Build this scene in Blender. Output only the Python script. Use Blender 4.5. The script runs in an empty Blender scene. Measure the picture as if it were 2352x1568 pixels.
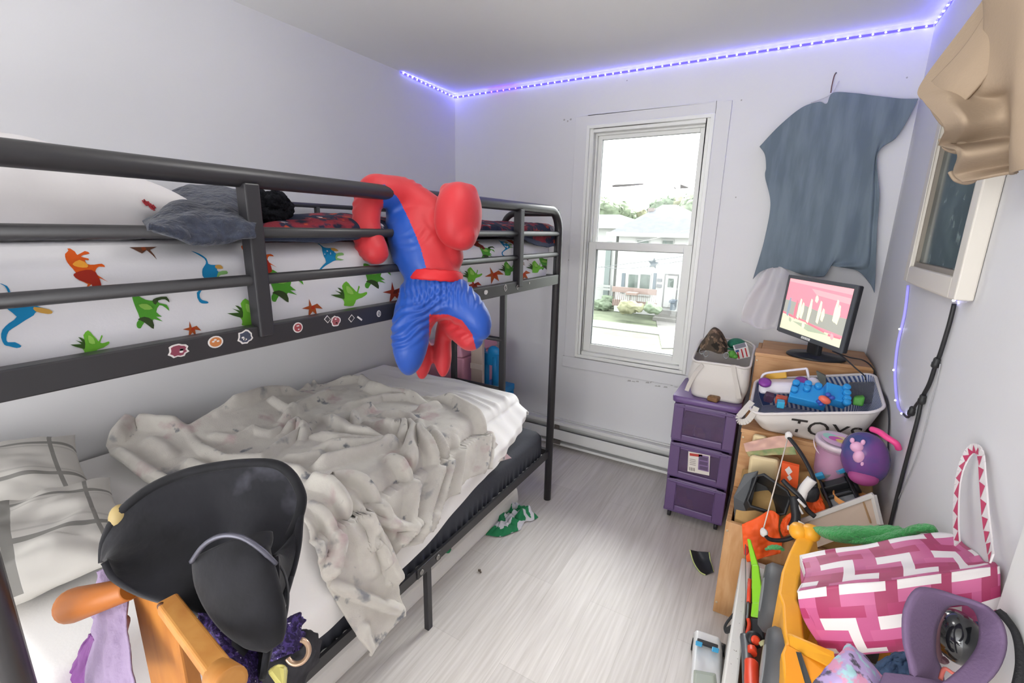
import bpy, bmesh, math, random
import numpy as np
from mathutils import Vector, Matrix, noise as mn
random.seed(7)
SC = bpy.context.scene
COL = SC.collection
V = Vector
# ---------------------------------------------------------------- camera (metres, z up, camera standing at x=0 y=0)
FPX = 1057.15
YAW, PIT, ROLL = -0.524075, -0.239611, 0.0207413
CAM = V((0, 0, 1.55))
_f = V((math.sin(YAW)*math.cos(PIT), math.cos(YAW)*math.cos(PIT), math.sin(PIT)))
_r = V((math.cos(YAW), -math.sin(YAW), 0)); _u = _r.cross(_f)
RR = _r*math.cos(ROLL)+_u*math.sin(ROLL); UU = -_r*math.sin(ROLL)+_u*math.cos(ROLL); FF = _f
def ray(px, py): return FF + RR*((px-1176)/FPX) + UU*((784-py)/FPX)
def at(px, py, x=None, y=None, z=None, d=None):
    r = ray(px, py)
    if d is not None: return CAM + r*d
    if x is not None: t = (x-CAM.x)/r.x
    elif y is not None: t = (y-CAM.y)/r.y
    else: t = (z-CAM.z)/r.z
    return CAM + r*t
# ---------------------------------------------------------------- materials
def lin(h):
    if isinstance(h, (tuple, list)): c = h
    else:
        h = h.lstrip('#'); c = [int(h[i:i+2], 16)/255 for i in (0, 2, 4)]
    return tuple((x/12.92 if x <= .04045 else ((x+.055)/1.055)**2.4) for x in c) + (1.0,)
MATS = {}
def mat(name, col, rough=.6, metal=0., spec=.4, bump=0., bscale=60., vary=0., vscale=8., emit=0., sheen=0., coat=0., alpha=1., col2=None, stretch=None, trans=0.):
    if name in MATS: return MATS[name]
    m = bpy.data.materials.new(name); m.use_nodes = True
    nt = m.node_tree; N = nt.nodes; L = nt.links
    b = N['Principled BSDF']
    b.inputs['Base Color'].default_value = lin(col)
    b.inputs['Roughness'].default_value = rough
    b.inputs['Metallic'].default_value = metal
    b.inputs['Specular IOR Level'].default_value = spec
    b.inputs['Sheen Weight'].default_value = sheen
    b.inputs['Coat Weight'].default_value = coat
    b.inputs['Alpha'].default_value = alpha
    b.inputs['Transmission Weight'].default_value = trans
    if emit:
        b.inputs['Emission Color'].default_value = lin(col); b.inputs['Emission Strength'].default_value = emit
    tc = None
    def coords():
        nonlocal tc
        if tc is None:
            tc = N.new('ShaderNodeTexCoord')
        if stretch:
            mp = N.new('ShaderNodeMapping'); mp.inputs['Scale'].default_value = stretch
            L.new(tc.outputs['Object'], mp.inputs['Vector']); return mp.outputs['Vector']
        return tc.outputs['Object']
    if vary or col2:
        n = N.new('ShaderNodeTexNoise'); n.inputs['Scale'].default_value = vscale; n.inputs['Detail'].default_value = 5
        L.new(coords(), n.inputs['Vector'])
        r = N.new('ShaderNodeValToRGB')
        c = lin(col); c2 = lin(col2) if col2 else tuple(x*(1-vary) for x in c[:3])+(1,)
        r.color_ramp.elements[0].position = .38; r.color_ramp.elements[1].position = .62
        r.color_ramp.elements[0].color = c2; r.color_ramp.elements[1].color = c
        L.new(n.outputs['Fac'], r.inputs['Fac']); L.new(r.outputs['Color'], b.inputs['Base Color'])
    if bump:
        n2 = N.new('ShaderNodeTexNoise'); n2.inputs['Scale'].default_value = bscale; n2.inputs['Detail'].default_value = 4
        L.new(coords(), n2.inputs['Vector'])
        bp = N.new('ShaderNodeBump'); bp.inputs['Strength'].default_value = bump; bp.inputs['Distance'].default_value = .01
        L.new(n2.outputs['Fac'], bp.inputs['Height']); L.new(bp.outputs['Normal'], b.inputs['Normal'])
    MATS[name] = m
    return m
# ---------------------------------------------------------------- objects
ORG = {}
def lab(o, label=None, cat=None, group=None, kind=None):
    if label: o['label'] = label
    if cat: o['category'] = cat
    if group: o['group'] = group
    if kind: o['kind'] = kind
    return o
def root(name, loc, label, cat, group=None):
    o = bpy.data.objects.new(name, None); COL.objects.link(o)
    o.location = loc; ORG[o.name] = V(loc); o.empty_display_size = .05
    return lab(o, label, cat, group)
class MB:
    def __init__(s): s.v = []; s.f = []; s.m = []; s.s = []
    def add(s, vs, fs, mi=0, sm=False):
        k = len(s.v); s.v += [V(p) for p in vs]
        for f in fs:
            s.f.append([i+k for i in f]); s.m.append(mi); s.s.append(sm)
        return s
    def box(s, lo, hi, mi=0):
        x0, y0, z0 = lo; x1, y1, z1 = hi
        return s.hexa([(x0,y0,z0),(x1,y0,z0),(x1,y1,z0),(x0,y1,z0),(x0,y0,z1),(x1,y0,z1),(x1,y1,z1),(x0,y1,z1)], mi)
    def hexa(s, p, mi=0):
        return s.add(p, [(3,2,1,0),(4,5,6,7),(0,1,5,4),(1,2,6,5),(2,3,7,6),(3,0,4,7)], mi)
    def obox(s, c, size, R=None, mi=0):
        R = R or Matrix.Identity(3); c = V(c); h = V(size)/2
        p = [c + R @ V((sx*h.x, sy*h.y, sz*h.z)) for sz in (-1,1) for sx, sy in ((-1,-1),(1,-1),(1,1),(-1,1))]
        return s.hexa(p, mi)
    def tube(s, pts, r, n=10, closed=False, mi=0, flat=1., up=None):
        pts = [V(p) for p in pts]; k = len(pts)
        rs = r if isinstance(r, (list, tuple)) else [r]*k
        vs = []; prev = None
        for i, p in enumerate(pts):
            a = pts[i-1] if (i > 0 or closed) else p; b = pts[(i+1) % k] if (i < k-1 or closed) else p
            t = (b-a).normalized() if (b-a).length > 1e-9 else V((0,0,1))
            if prev is None:
                g = up and V(up) or (V((0,0,1)) if abs(t.z) < .9 else V((1,0,0)))
            else: g = prev
            e1 = (g - t*g.dot(t)); e1 = e1.normalized() if e1.length > 1e-6 else t.orthogonal().normalized()
            e2 = t.cross(e1); prev = e1
            for j in range(n):
                an = 2*math.pi*(j+.5)/n
                vs.append(p + e1*(math.cos(an)*rs[i]*flat) + e2*(math.sin(an)*rs[i]))
        fs = []
        for i in range(k if closed else k-1):
            i2 = (i+1) % k
            for j in range(n):
                j2 = (j+1) % n; fs.append((i*n+j, i*n+j2, i2*n+j2, i2*n+j))
        s.add(vs, fs, mi, n > 4)
        if not closed:
            base = len(s.v)-len(vs)
            s.f.append([base+j for j in range(n)][::-1]); s.m.append(mi); s.s.append(False)
            s.f.append([base+(k-1)*n+j for j in range(n)]); s.m.append(mi); s.s.append(False)
        return s
    def lathe(s, prof, c, axis=(0,0,1), n=24, mi=0, caps=True, sx=1., sy=1., xdir=None):
        ax = V(axis).normalized(); e1 = V(xdir) if xdir else (ax.orthogonal() if abs(ax.z) < .99 else V((1,0,0)))
        e1 = (e1-ax*e1.dot(ax)).normalized(); e2 = ax.cross(e1); c = V(c); vs = []
        for r, h in prof:
            for j in range(n):
                a = 2*math.pi*j/n; vs.append(c+ax*h+e1*(math.cos(a)*r*sx)+e2*(math.sin(a)*r*sy))
        fs = []
        for i in range(len(prof)-1):
            for j in range(n):
                j2 = (j+1) % n; fs.append((i*n+j, i*n+j2, (i+1)*n+j2, (i+1)*n+j))
        s.add(vs, fs, mi, True)
        if caps:
            b = len(s.v)-len(vs)
            s.f.append([b+j for j in range(n)][::-1]); s.m.append(mi); s.s.append(False)
            s.f.append([b+(len(prof)-1)*n+j for j in range(n)]); s.m.append(mi); s.s.append(False)
        return s
    def ball(s, c, r, R=None, n=20, mi=0, pw=1.):
        if not isinstance(r, (tuple, list, V)): r = (r, r, r)
        c = V(c); R = R or Matrix.Identity(3); vs = []; m = n//2
        sg = lambda x: math.copysign(abs(x)**pw, x)
        for i in range(m+1):
            th = math.pi*i/m
            for j in range(n):
                a = 2*math.pi*j/n
                vs.append(c + R @ V((r[0]*sg(math.sin(th))*sg(math.cos(a)), r[1]*sg(math.sin(th))*sg(math.sin(a)), r[2]*sg(math.cos(th)))))
        fs = [(i*n+j, (i+1)*n+j, (i+1)*n+(j+1) % n, i*n+(j+1) % n) for i in range(m) for j in range(n)]
        return s.add(vs, fs, mi, True)
    def prism(s, poly, ext, mi=0, sm=False):
        poly = [V(p) for p in poly]; ext = V(ext); k = len(poly)
        vs = poly + [p+ext for p in poly]
        fs = [list(range(k))[::-1], [k+i for i in range(k)]] + [(i, (i+1) % k, k+(i+1) % k, k+i) for i in range(k)]
        return s.add(vs, fs, mi, sm)
    def face(s, poly, mi=0):
        return s.add(poly, [list(range(len(poly)))], mi)
    def grid(s, fn, nu, nv, mi=0, keep=None, mfn=None):
        vs = [fn(i/(nu-1), j/(nv-1)) for i in range(nu) for j in range(nv)]
        k = len(s.v); s.v += [V(p) for p in vs]
        for i in range(nu-1):
            for j in range(nv-1):
                if keep and not keep((i+.5)/(nu-1), (j+.5)/(nv-1)): continue
                s.f.append([k+i*nv+j, k+(i+1)*nv+j, k+(i+1)*nv+j+1, k+i*nv+j+1])
                s.m.append(mfn((i+.5)/(nu-1), (j+.5)/(nv-1)) if mfn else mi); s.s.append(True)
        return s
    def build(s, name, mats, parent=None, bevel=0., seg=2, sub=0, solid=0., off=0., label=None, cat=None, group=None, kind=None, weld=True, sol_first=True, remesh=0., facefn=None):
        if not isinstance(mats, (list, tuple)): mats = [mats]
        me = bpy.data.meshes.new(name)
        if parent is not None: o0 = ORG[parent.name]
        else:
            xs = [p.x for p in s.v]; ys = [p.y for p in s.v]; zs = [p.z for p in s.v]
            o0 = V(((min(xs)+max(xs))/2, (min(ys)+max(ys))/2, min(zs)))
        me.from_pydata([tuple(p-o0) for p in s.v], [], s.f)
        for m in mats: me.materials.append(m)
        me.polygons.foreach_set('material_index', s.m); me.polygons.foreach_set('use_smooth', s.s)
        bm = bmesh.new(); bm.from_mesh(me)
        if weld: bmesh.ops.remove_doubles(bm, verts=bm.verts, dist=2e-5)
        bmesh.ops.recalc_face_normals(bm, faces=bm.faces)
        bm.to_mesh(me); bm.free(); me.update()
        o = bpy.data.objects.new(name, me); COL.objects.link(o)
        if parent is not None: o.parent = parent
        else: o.location = o0
        ORG[o.name] = o0
        if solid:
            md = o.modifiers.new('thick', 'SOLIDIFY'); md.thickness = solid; md.offset = off
        if bevel:
            md = o.modifiers.new('bevel', 'BEVEL'); md.width = bevel; md.segments = seg; md.limit_method = 'ANGLE'; md.angle_limit = math.radians(35)
        if sub:
            md = o.modifiers.new('sub', 'SUBSURF'); md.levels = sub; md.render_levels = sub
        return lab(o, label, cat, group, kind)
def catmull(p0, p1, p2, p3, t):
    return .5*((2*p1) + (p2-p0)*t + (2*p0-5*p1+4*p2-p3)*t*t + (3*p1-p0-3*p2+p3)*t**3)
def curve(pts, n, closed=False):
    P = [V(p) for p in pts]; k = len(P); out = []
    segs = k if closed else k-1
    for i in range(n if closed else n):
        t = i/(n if closed else n-1)*segs; a = min(int(t), segs-1); f = t-a
        g = (lambda q: P[q % k]) if closed else (lambda q: P[max(0, min(k-1, q))])
        out.append(catmull(g(a-1), g(a), g(a+1), g(a+2), f))
    return out
def patchfn(rows):
    R = [[V(p) for p in r] for r in rows]; nr = len(R); nc = len(R[0])
    def row(r, v):
        t = v*(nc-1); a = min(int(t), nc-2); f = t-a
        g = lambda q: r[max(0, min(nc-1, q))]
        return catmull(g(a-1), g(a), g(a+1), g(a+2), f)
    def fn(u, v):
        t = u*(nr-1); a = min(int(t), nr-2); f = t-a
        g = lambda q: row(R[max(0, min(nr-1, q))], v)
        return catmull(g(a-1), g(a), g(a+1), g(a+2), f)
    return fn
def nz(p, s=1., o=0): return mn.noise(V(p)*s + V((o*7.3, o*3.1, o*1.7)))
def rotm(ax=0, ay=0, az=0):
    return (Matrix.Rotation(math.radians(az), 3, 'Z') @ Matrix.Rotation(math.radians(ay), 3, 'Y') @ Matrix.Rotation(math.radians(ax), 3, 'X'))
def frame(fwd, up=(0,0,1)):
    """3x3 with columns: right, forward, up"""
    f = V(fwd).normalized(); r = f.cross(V(up)).normalized(); u = r.cross(f)
    return Matrix((r, f, u)).transposed()
def ridge_field(lines):
    """lines: (points2d, amp, width[, one-sided]) -> height function of numpy arrays"""
    def h(X, Y):
        tot = np.zeros_like(X)
        for pts, amp, w in lines:
            P = np.array(pts, float); best = np.full(X.shape, 1e9); bt = np.zeros(X.shape)
            n = len(P)-1
            for i in range(n):
                a, b = P[i], P[i+1]; d = b-a; L2 = d@d+1e-12
                t = np.clip(((X-a[0])*d[0]+(Y-a[1])*d[1])/L2, 0, 1)
                D = np.hypot(X-a[0]-t*d[0], Y-a[1]-t*d[1])
                bt = np.where(D < best, (i+t)/n, bt); best = np.minimum(best, D)
            taper = np.clip(np.minimum(bt, 1-bt)*5, .25, 1)
            tot = np.maximum(tot, amp*taper*np.exp(-(best/w)**2)) + .35*np.minimum(tot, amp*taper*np.exp(-(best/w)**2))
        return tot
    return h
def text_mesh(mb, s, origin, xdir, ydir, size, mi=0, thick=.0006, spacing=1.):
    cu = bpy.data.curves.new('t', 'FONT'); cu.body = s; cu.size = size; cu.space_character = spacing
    cu.resolution_u = 3
    ob = bpy.data.objects.new('t', cu); COL.objects.link(ob)
    dg = bpy.context.evaluated_depsgraph_get(); me = ob.evaluated_get(dg).to_mesh()
    X = V(xdir).normalized(); Y = V(ydir).normalized(); Z = X.cross(Y)
    vs = [V(origin)+X*v.co.x+Y*v.co.y+Z*thick for v in me.vertices]
    mb.add(vs, [tuple(p.vertices) for p in me.polygons], mi)
    ob.evaluated_get(dg).to_mesh_clear(); bpy.data.objects.remove(ob); bpy.data.curves.remove(cu)
# ================================================================ ROOM
XL, XR, YB, YF, ZC = -2.19, .430, 2.90, -3.0, 2.475
WX0, WX1, WZ0, WZ1 = -1.15, -.442, .715, 2.165        # window opening in the back wall
def wallmat(name, col, vary=.03):
    return mat(name, col, rough=.62, spec=.25, bump=.04, bscale=35, vary=vary, vscale=1.3)
m_wall = wallmat('wall_paint', '#dcdcde'); m_ceil = mat('ceiling_paint', '#ebebe9', rough=.9, spec=.15)
m_white = mat('white_trim_paint', '#e2e2e0', rough=.45, bump=.02)
m_vinyl = mat('white_vinyl', '#e6e7e4', rough=.35)
def floor_mat():
    m = bpy.data.materials.new('vinyl_planks'); m.use_nodes = True; N = m.node_tree.nodes; L = m.node_tree.links; b = N['Principled BSDF']
    tc = N.new('ShaderNodeTexCoord'); mp = N.new('ShaderNodeMapping'); mp.inputs['Rotation'].default_value = (0, 0, math.radians(90))
    L.new(tc.outputs['Object'], mp.inputs['Vector'])
    br = N.new('ShaderNodeTexBrick'); br.offset = .37; br.inputs['Scale'].default_value = 1.0
    br.inputs['Brick Width'].default_value = 1.22; br.inputs['Row Height'].default_value = .18
    br.inputs['Mortar Size'].default_value = .0009; br.inputs['Mortar Smooth'].default_value = .4
    br.inputs['Color1'].default_value = lin('#d0cbc7'); br.inputs['Color2'].default_value = lin('#dad5d1'); br.inputs['Mortar'].default_value = lin('#bfb9b4')
    L.new(mp.outputs['Vector'], br.inputs['Vector'])
    m2 = N.new('ShaderNodeMapping'); m2.inputs['Scale'].default_value = (55, 2.2, 1); L.new(tc.outputs['Object'], m2.inputs['Vector'])
    n = N.new('ShaderNodeTexNoise'); n.inputs['Scale'].default_value = 1.6; n.inputs['Detail'].default_value = 6; L.new(m2.outputs['Vector'], n.inputs['Vector'])
    r = N.new('ShaderNodeValToRGB'); r.color_ramp.elements[0].position = .3; r.color_ramp.elements[1].position = .7
    r.color_ramp.elements[0].color = (.84, .825, .81, 1); r.color_ramp.elements[1].color = (1.05, 1.05, 1.05, 1)
    L.new(n.outputs['Fac'], r.inputs['Fac'])
    mx = N.new('ShaderNodeMix'); mx.data_type = 'RGBA'; mx.blend_type = 'MULTIPLY'; mx.inputs[0].default_value = 1
    L.new(br.outputs['Color'], mx.inputs[6]); L.new(r.outputs['Color'], mx.inputs[7]); L.new(mx.outputs[2], b.inputs['Base Color'])
    b.inputs['Roughness'].default_value = .42; b.inputs['Specular IOR Level'].default_value = .35
    bp = N.new('ShaderNodeBump'); bp.inputs['Strength'].default_value = .12; bp.inputs['Distance'].default_value = .004
    L.new(n.outputs['Fac'], bp.inputs['Height']); L.new(bp.outputs['Normal'], b.inputs['Normal'])
    return m
m_floor = floor_mat()
T = .12
MB().box((XL-T, YF-T, -.1), (XR+T, YB+T, 0)).build('floor', m_floor, kind='structure')
MB().box((XL-T, YF-T, ZC), (XR+T, YB+T, ZC+.1)).build('ceiling', m_ceil, kind='structure')
MB().box((XL-T, YF-T, 0), (XL, YB+T, ZC)).build('wall_left', m_wall, kind='structure')
MB().box((XR, YF-T, 0), (XR+T, YB+T, ZC)).build('wall_right', m_wall, kind='structure')
wb = MB()
wb.box((XL, YB, 0), (WX0, YB+T, ZC)); wb.box((WX1, YB, 0), (XR, YB+T, ZC)); wb.box((WX0, YB, 0), (WX1, YB+T, WZ0)); wb.box((WX0, YB, WZ1), (WX1, YB+T, ZC))
# filler specks and scuffs left on the paint
m_speck = mat('paint_scuff', '#a9a7a6', rough=.8)
random.seed(3)
for px, py, s in ((1296,275,5),(1304,278,4),(1311,274,5),(1703,230,3),(1440,185,3),(2083,178,3),(1306,597,3),(1690,453,3),(1480,292,3)):
    c = at(px, py, y=YB-.0008); rr = s*.0011
    wb.face([c+V((math.cos(a)*rr*(1+.3*random.random()), 0, math.sin(a)*rr*(1+.4*random.random()))) for a in np.linspace(0, 2*math.pi, 9)[:-1]], 1)
for k in range(26):   # peeling strip under the window casing
    c = at(1370+k*7.5+random.random()*5, 846+k*1.5+random.random()*14, y=YB-.0008); w = .004+.010*random.random(); h = .002+.004*random.random()
    wb.face([c+V((-w,0,-h)), c+V((w,0,-h*.6)), c+V((w*.8,0,h)), c+V((-w*.5,0,h*.8))], 1)
wb.build('wall_back', [m_wall, m_speck], kind='structure')
# the side behind the camera is left open so sky light fills the room
# ---- window
tr = MB()
OX0, OX1, OZ0, OZ1 = -1.243, -.352, .618, 2.237        # flat casing boards
yc = YB-.012
tr.box((OX0, yc, OZ0+.075), (WX0-.012, YB, OZ1)); tr.box((WX1+.012, yc, OZ0+.075), (OX1, YB, OZ1))
tr.box((WX0-.012, yc, WZ1+.012), (WX1+.012, YB, OZ1)); tr.box((OX0-.01, yc-.004, OZ0), (OX1+.01, YB, OZ0+.075))
tr.build('trim_1', m_wall, bevel=.002, kind='structure')
wf = MB()
def ring(mb, x0, x1, z0, z1, y0, y1, w, wb_=None, wt=None, mi=0):
    wb_ = w if wb_ is None else wb_; wt = w if wt is None else wt
    mb.box((x0, y0, z0), (x0+w, y1, z1), mi); mb.box((x1-w, y0, z0), (x1, y1, z1), mi)
    mb.box((x0+w, y0, z0), (x1-w, y1, z0+wb_), mi); mb.box((x0+w, y0, z1-wt), (x1-w, y1, z1), mi)
ring(wf, WX0-.014, WX1+.014, WZ0-.014, WZ1+.014, YB-.022, YB+.03, .020)
ring(wf, WX0+.006, WX1-.006, WZ0+.006, WZ1-.006, YB-.010, YB+.08, .022)
ring(wf, WX0+.028, WX1-.028, WZ0+.028, WZ1-.028, YB+.035, YB+.10, .012)
win = wf.build('window_1', m_vinyl, bevel=.003, kind='structure')
ZM = 1.455
us = MB(); ring(us, WX0+.040, WX1-.040, ZM-.02, WZ1-.040, YB+.055, YB+.085, .026, .03, .022); us.build('upper_sash', m_vinyl, win, bevel=.003)
ls = MB(); ring(ls, WX0+.030, WX1-.030, WZ0+.030, ZM+.022, YB+.018, YB+.050, .050, .052, .046); ls.build('lower_sash', m_vinyl, win, bevel=.004)
gk = MB(); ring(gk, WX0+.078, WX1-.078, WZ0+.080, ZM-.022, YB+.030, YB+.040, .005); ring(gk, WX0+.064, WX1-.064, ZM+.008, WZ1-.060, YB+.066, YB+.074, .003)
gk.build('glazing_gasket', mat('dark_gasket', '#6d7375', rough=.7), win)
def glass_mat():
    m = bpy.data.materials.new('window_glass'); m.use_nodes = True; N = m.node_tree.nodes; L = m.node_tree.links
    N.remove(N['Principled BSDF']); out = N['Material Output']
    t = N.new('ShaderNodeBsdfTransparent'); t.inputs[0].default_value = (.97, .985, .975, 1)
    g = N.new('ShaderNodeBsdfGlossy'); g.inputs['Roughness'].default_value = .02
    fr = N.new('ShaderNodeFresnel'); fr.inputs[0].default_value = 1.35
    mx = N.new('ShaderNodeMixShader'); L.new(fr.outputs[0], mx.inputs[0]); L.new(t.outputs[0], mx.inputs[1]); L.new(g.outputs[0], mx.inputs[2]); L.new(mx.outputs[0], out.inputs[0])
    return m
m_glass = glass_mat()
MB().box((WX0+.06, YB+.068, ZM), (WX1-.06, YB+.071, WZ1-.055)).build('pane', m_glass, win)
MB().box((WX0+.075, YB+.033, WZ0+.075), (WX1-.075, YB+.036, ZM-.02)).build('pane', m_glass, win)
# ---- baseboard heater
hx0, hx1 = -1.72, -.20
ht = root('baseboard_heater', ((hx0+hx1)/2, YB-.03, 0), 'long white electric baseboard heater on the wall under the window', 'heater')
h = MB(); h.box((hx0, YB-.018, .03), (hx1, YB, .215)); h.box((hx0, YB-.062, .185), (hx1, YB-.018, .21)); h.box((hx0, YB-.066, .075), (hx1, YB-.058, .150)); h.box((hx0, YB-.060, .03), (hx1, YB-.018, .048))
for x in (hx0, hx1-.012): h.box((x, YB-.064, .03), (x+.012, YB-.018, .21))
h.build('heater_casing', mat('heater_enamel', '#dddddb', rough=.4), ht, bevel=.003)
h = MB(); h.box((hx0+.015, YB-.05, .08), (hx1-.015, YB-.025, .14)); h.build('heating_element', mat('heater_dark', '#77787a', rough=.6, metal=.4), ht)
h = MB(); h.box((-1.27, YB-.0645, .152), (-1.235, YB-.055, .183)); h.build('vent_clip', mat('vent_clip', '#5f5a55', rough=.5), ht)
h = MB(); h.box((-1.29, YB-.068, .040), (-1.22, YB-.058, .073)); h.build('vent_clip', mat('vent_clip', '#5f5a55'), ht)
# door casing at the near end of the right wall
MB().box((XR-.022, .30, 0), (XR, at(2327,1275,x=XR-.022).y, 2.1)).build('trim_2', m_white, bevel=.003, kind='structure')
# ---- led strip along the ceiling line
m_tape = mat('led_tape', (.12,.10,1.0), rough=.4, emit=11.)
m_bulb = mat('led_bulb_blue', '#c3c4ff', emit=30.0)
m_bulbr = mat('led_bulb_red', '#ff5a50', emit=12.0)
ld = root('led_strip', (XR-.9, YB-.01, ZC-.03), 'blue glowing LED strip stuck along the ceiling edge and right wall', 'light strip')
zs = ZC-.022
pts = [at(920,166,x=XL+.004), V((XL+.006, YB-.02, zs-.002)), V((XL+.02, YB-.006, zs))]
def tape(mb, a, b, nrm, w=.010, mi=0):
    a = V(a); b = V(b); t = (b-a).normalized(); s = t.cross(V(nrm)).normalized()*w/2; n = V(nrm)*.0015
    mb.hexa([a-s, b-s, b+s, a+s, a-s+n, b-s+n, b+s+n, a+s+n], mi)
tp = MB()
A0 = at(920,166,x=XL+.001); A1 = V((XL+.001, YB-.004, zs)); B0 = V((XL+.006, YB-.001, zs)); B1 = V((XR-.006, YB-.001, zs)); C0 = V((XR-.001, YB-.006, zs)); C1 = V((XR-.001, 1.95, zs))
tape(tp, A0, A1, (1,0,0)); tape(tp, B0, B1, (0,-1,0)); tape(tp, C0, C1, (-1,0,0))
tp.build('led_tape', m_tape, ld)
def bulbs(a, b, nrm, step, red=None):
    a = V(a); b = V(b); n = int((b-a).length/step)
    for i in range(n+1):
        p = a+(b-a)*((i+.5)/(n+1)); k = MB(); d = V(nrm)
        k.ball(p+d*.004, (.0036,.0036,.0036), n=8)
        r = red and red[0] < p.x < red[1]
        k.build('led_bulb', m_bulbr if r else m_bulb, ld, label='red glowing bulb' if r else None)
bulbs(A0, A1, (1,0,0), .045); bulbs(B0, B1, (0,-1,0), .0475, (at(1118,205,y=YB).x, at(1192,194,y=YB).x)); bulbs(C0, C1, (-1,0,0), .06)
# ================================================================ BUNK BED
m_blk = mat('black_powder_coat', '#2b2a2d', rough=.38, spec=.5)
BX0, BX1, BY0, BY1 = -2.11, -1.02, .12, 2.22
bed = root('bunk_bed', ((BX0+BX1)/2, (BY0+BY1)/2, 0), 'black metal bunk bed with guard rails along the left wall', 'bunk bed')
def mesh(fn, name, mats, parent, **k):
    b = MB(); fn(b); return b.build(name, mats, parent, **k)
ZT = 1.645
def hoop(b, x0, x1, y, r=.019, z0=.0, z1=.0):
    pass
# foot and head posts: round tube rising, bending at the top corner into the top rail
def arc(c, e1, e2, r, n=8): return [V(c)+V(e1)*(r*math.cos(a))+V(e2)*(r*math.sin(a)) for a in np.linspace(0, math.pi/2, n)]
R = .11
fp = [V((BX1, BY0, 0)), V((BX1, BY0, ZT-R))] + arc((BX1, BY0+R, ZT-R), (0,-1,0), (0,0,1), R)[1:] + [V((BX1, y, ZT)) for y in np.linspace(BY0+.3, BY1-.3, 8)]
fp += arc((BX1, BY1-R, ZT-R), (0,1,0), (0,0,1), R)[::-1] + [V((BX1, BY1, 0))]
mesh(lambda b: b.tube(fp, .021, 16, up=(1,0,0)), 'front_frame', m_blk, bed)
for y in (BY0, BY1): mesh(lambda b: b.tube([(BX0, y, 0), (BX0, y, ZT)], .021, 12), 'post', m_blk, bed)
for z in (1.531, 1.428): mesh(lambda b: b.tube([(BX1+.002, BY0, z), (BX1+.002, BY1, z)], .0125, 12), 'guard_rail', m_blk, bed)
for y, in ((.608,), (1.795,)): mesh(lambda b: b.box((BX1-.012, y-.0165, 1.30), (BX1+.024, y+.0165, ZT-.012)), 'guard_post', m_blk, bed, bevel=.003)
mesh(lambda b: b.box((BX1-.018, BY0, 1.275), (BX1+.016, BY1, 1.325)), 'side_rail', m_blk, bed, bevel=.003)
mesh(lambda b: b.box((BX0, BY0, 1.275), (BX0+.03, BY1, 1.325)), 'side_rail', m_blk, bed, bevel=.003)
mesh(lambda b: b.tube([(BX0+.01, BY0, ZT), (BX0+.01, BY1, ZT)], .012, 10), 'back_rail', m_blk, bed)
mesh(lambda b: b.tube([(BX0+.01, BY0, 1.56), (BX0+.01, BY1, 1.56)], .010, 10), 'back_rail', m_blk, bed)
mesh(lambda b: b.box((BX0, 1.60, 1.3), (BX0+.02, 1.62, ZT)), 'back_post', m_blk, bed)
# end hoops at the foot, either side of the ladder
def endhoop(x0, x1):
    r = .08; zt = ZT-.012
    return [V((x0, BY1, 1.30))]+[V((x0, BY1, zt-r))]+[V((x0+r-r*math.cos(a), BY1, zt-r+r*math.sin(a))) for a in np.linspace(0, math.pi/2, 8)][1:]+[V((x1, BY1, zt))]
mesh(lambda b: b.tube(endhoop(-1.352, BX1), .017, 12), 'end_hoop', m_blk, bed)
mesh(lambda b: b.tube([V((BX0, BY1, ZT-.012)), V((-1.86, BY1, ZT-.012)), V((-1.80, BY1, ZT-.03)), V((-1.775, BY1, ZT-.08)), V((-1.775, BY1, 1.3))], .017, 12), 'end_hoop', m_blk, bed)
for x in (-1.345, -1.70): mesh(lambda b: b.box((x-.018, BY1-.012, .30), (x+.018, BY1+.012, 1.30)), 'ladder_rail', m_blk, bed, bevel=.003)
for z in (.34, .62, .925, 1.2): mesh(lambda b: b.tube([(-1.70, BY1, z), (-1.345, BY1, z)], .013, 10), 'ladder_rung', m_blk, bed)
for y in (BY0, BY1):
    mesh(lambda b: b.box((BX0, y-.012, 1.278), (BX1, y+.012, 1.322)), 'end_rail', m_blk, bed)
    mesh(lambda b: b.box((BX0, y-.012, .282), (BX1, y+.012, .318)), 'end_rail', m_blk, bed)
# lower bunk side rail: an angle section, with a mid leg and bolted plate
def lower_rail(b, x, s):
    b.box((x-.006, BY0, .278), (x+.006, BY1, .318)); b.box((min(x, x+s*.03), BY0, .278), (max(x, x+s*.03), BY1, .284))
mesh(lambda b: lower_rail(b, BX1, -1), 'side_rail', m_blk, bed); mesh(lambda b: lower_rail(b, BX0, 1), 'side_rail', m_blk, bed)
mesh(lambda b: [b.box((BX0, y-.015, .284), (BX1, y+.015, .292)) for y in np.linspace(.3, 2.05, 9)], 'bed_slats', m_blk, bed)
mesh(lambda b: b.box((BX1-.014, 1.140, 0), (BX1+.008, 1.166, .30)), 'leg', m_blk, bed, bevel=.002)
mesh(lambda b: b.box((BX0-.008, 1.140, 0), (BX0+.014, 1.166, .30)), 'leg', m_blk, bed, bevel=.002)
pl = mesh(lambda b: b.box((BX1+.006, 1.085, .280), (BX1+.012, 1.222, .322)), 'bracket_plate', m_blk, bed, bevel=.006)
m_bolt = mat('zinc_bolt', '#8d8b88', rough=.35, metal=.8)
for y in (1.105, 1.20): mesh(lambda b: b.lathe([(.0105,0),(.0105,.003),(.007,.005),(.004,.005)], (BX1+.012, y, .301), (1,0,0), 14), 'bolt', m_bolt, pl)
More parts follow.
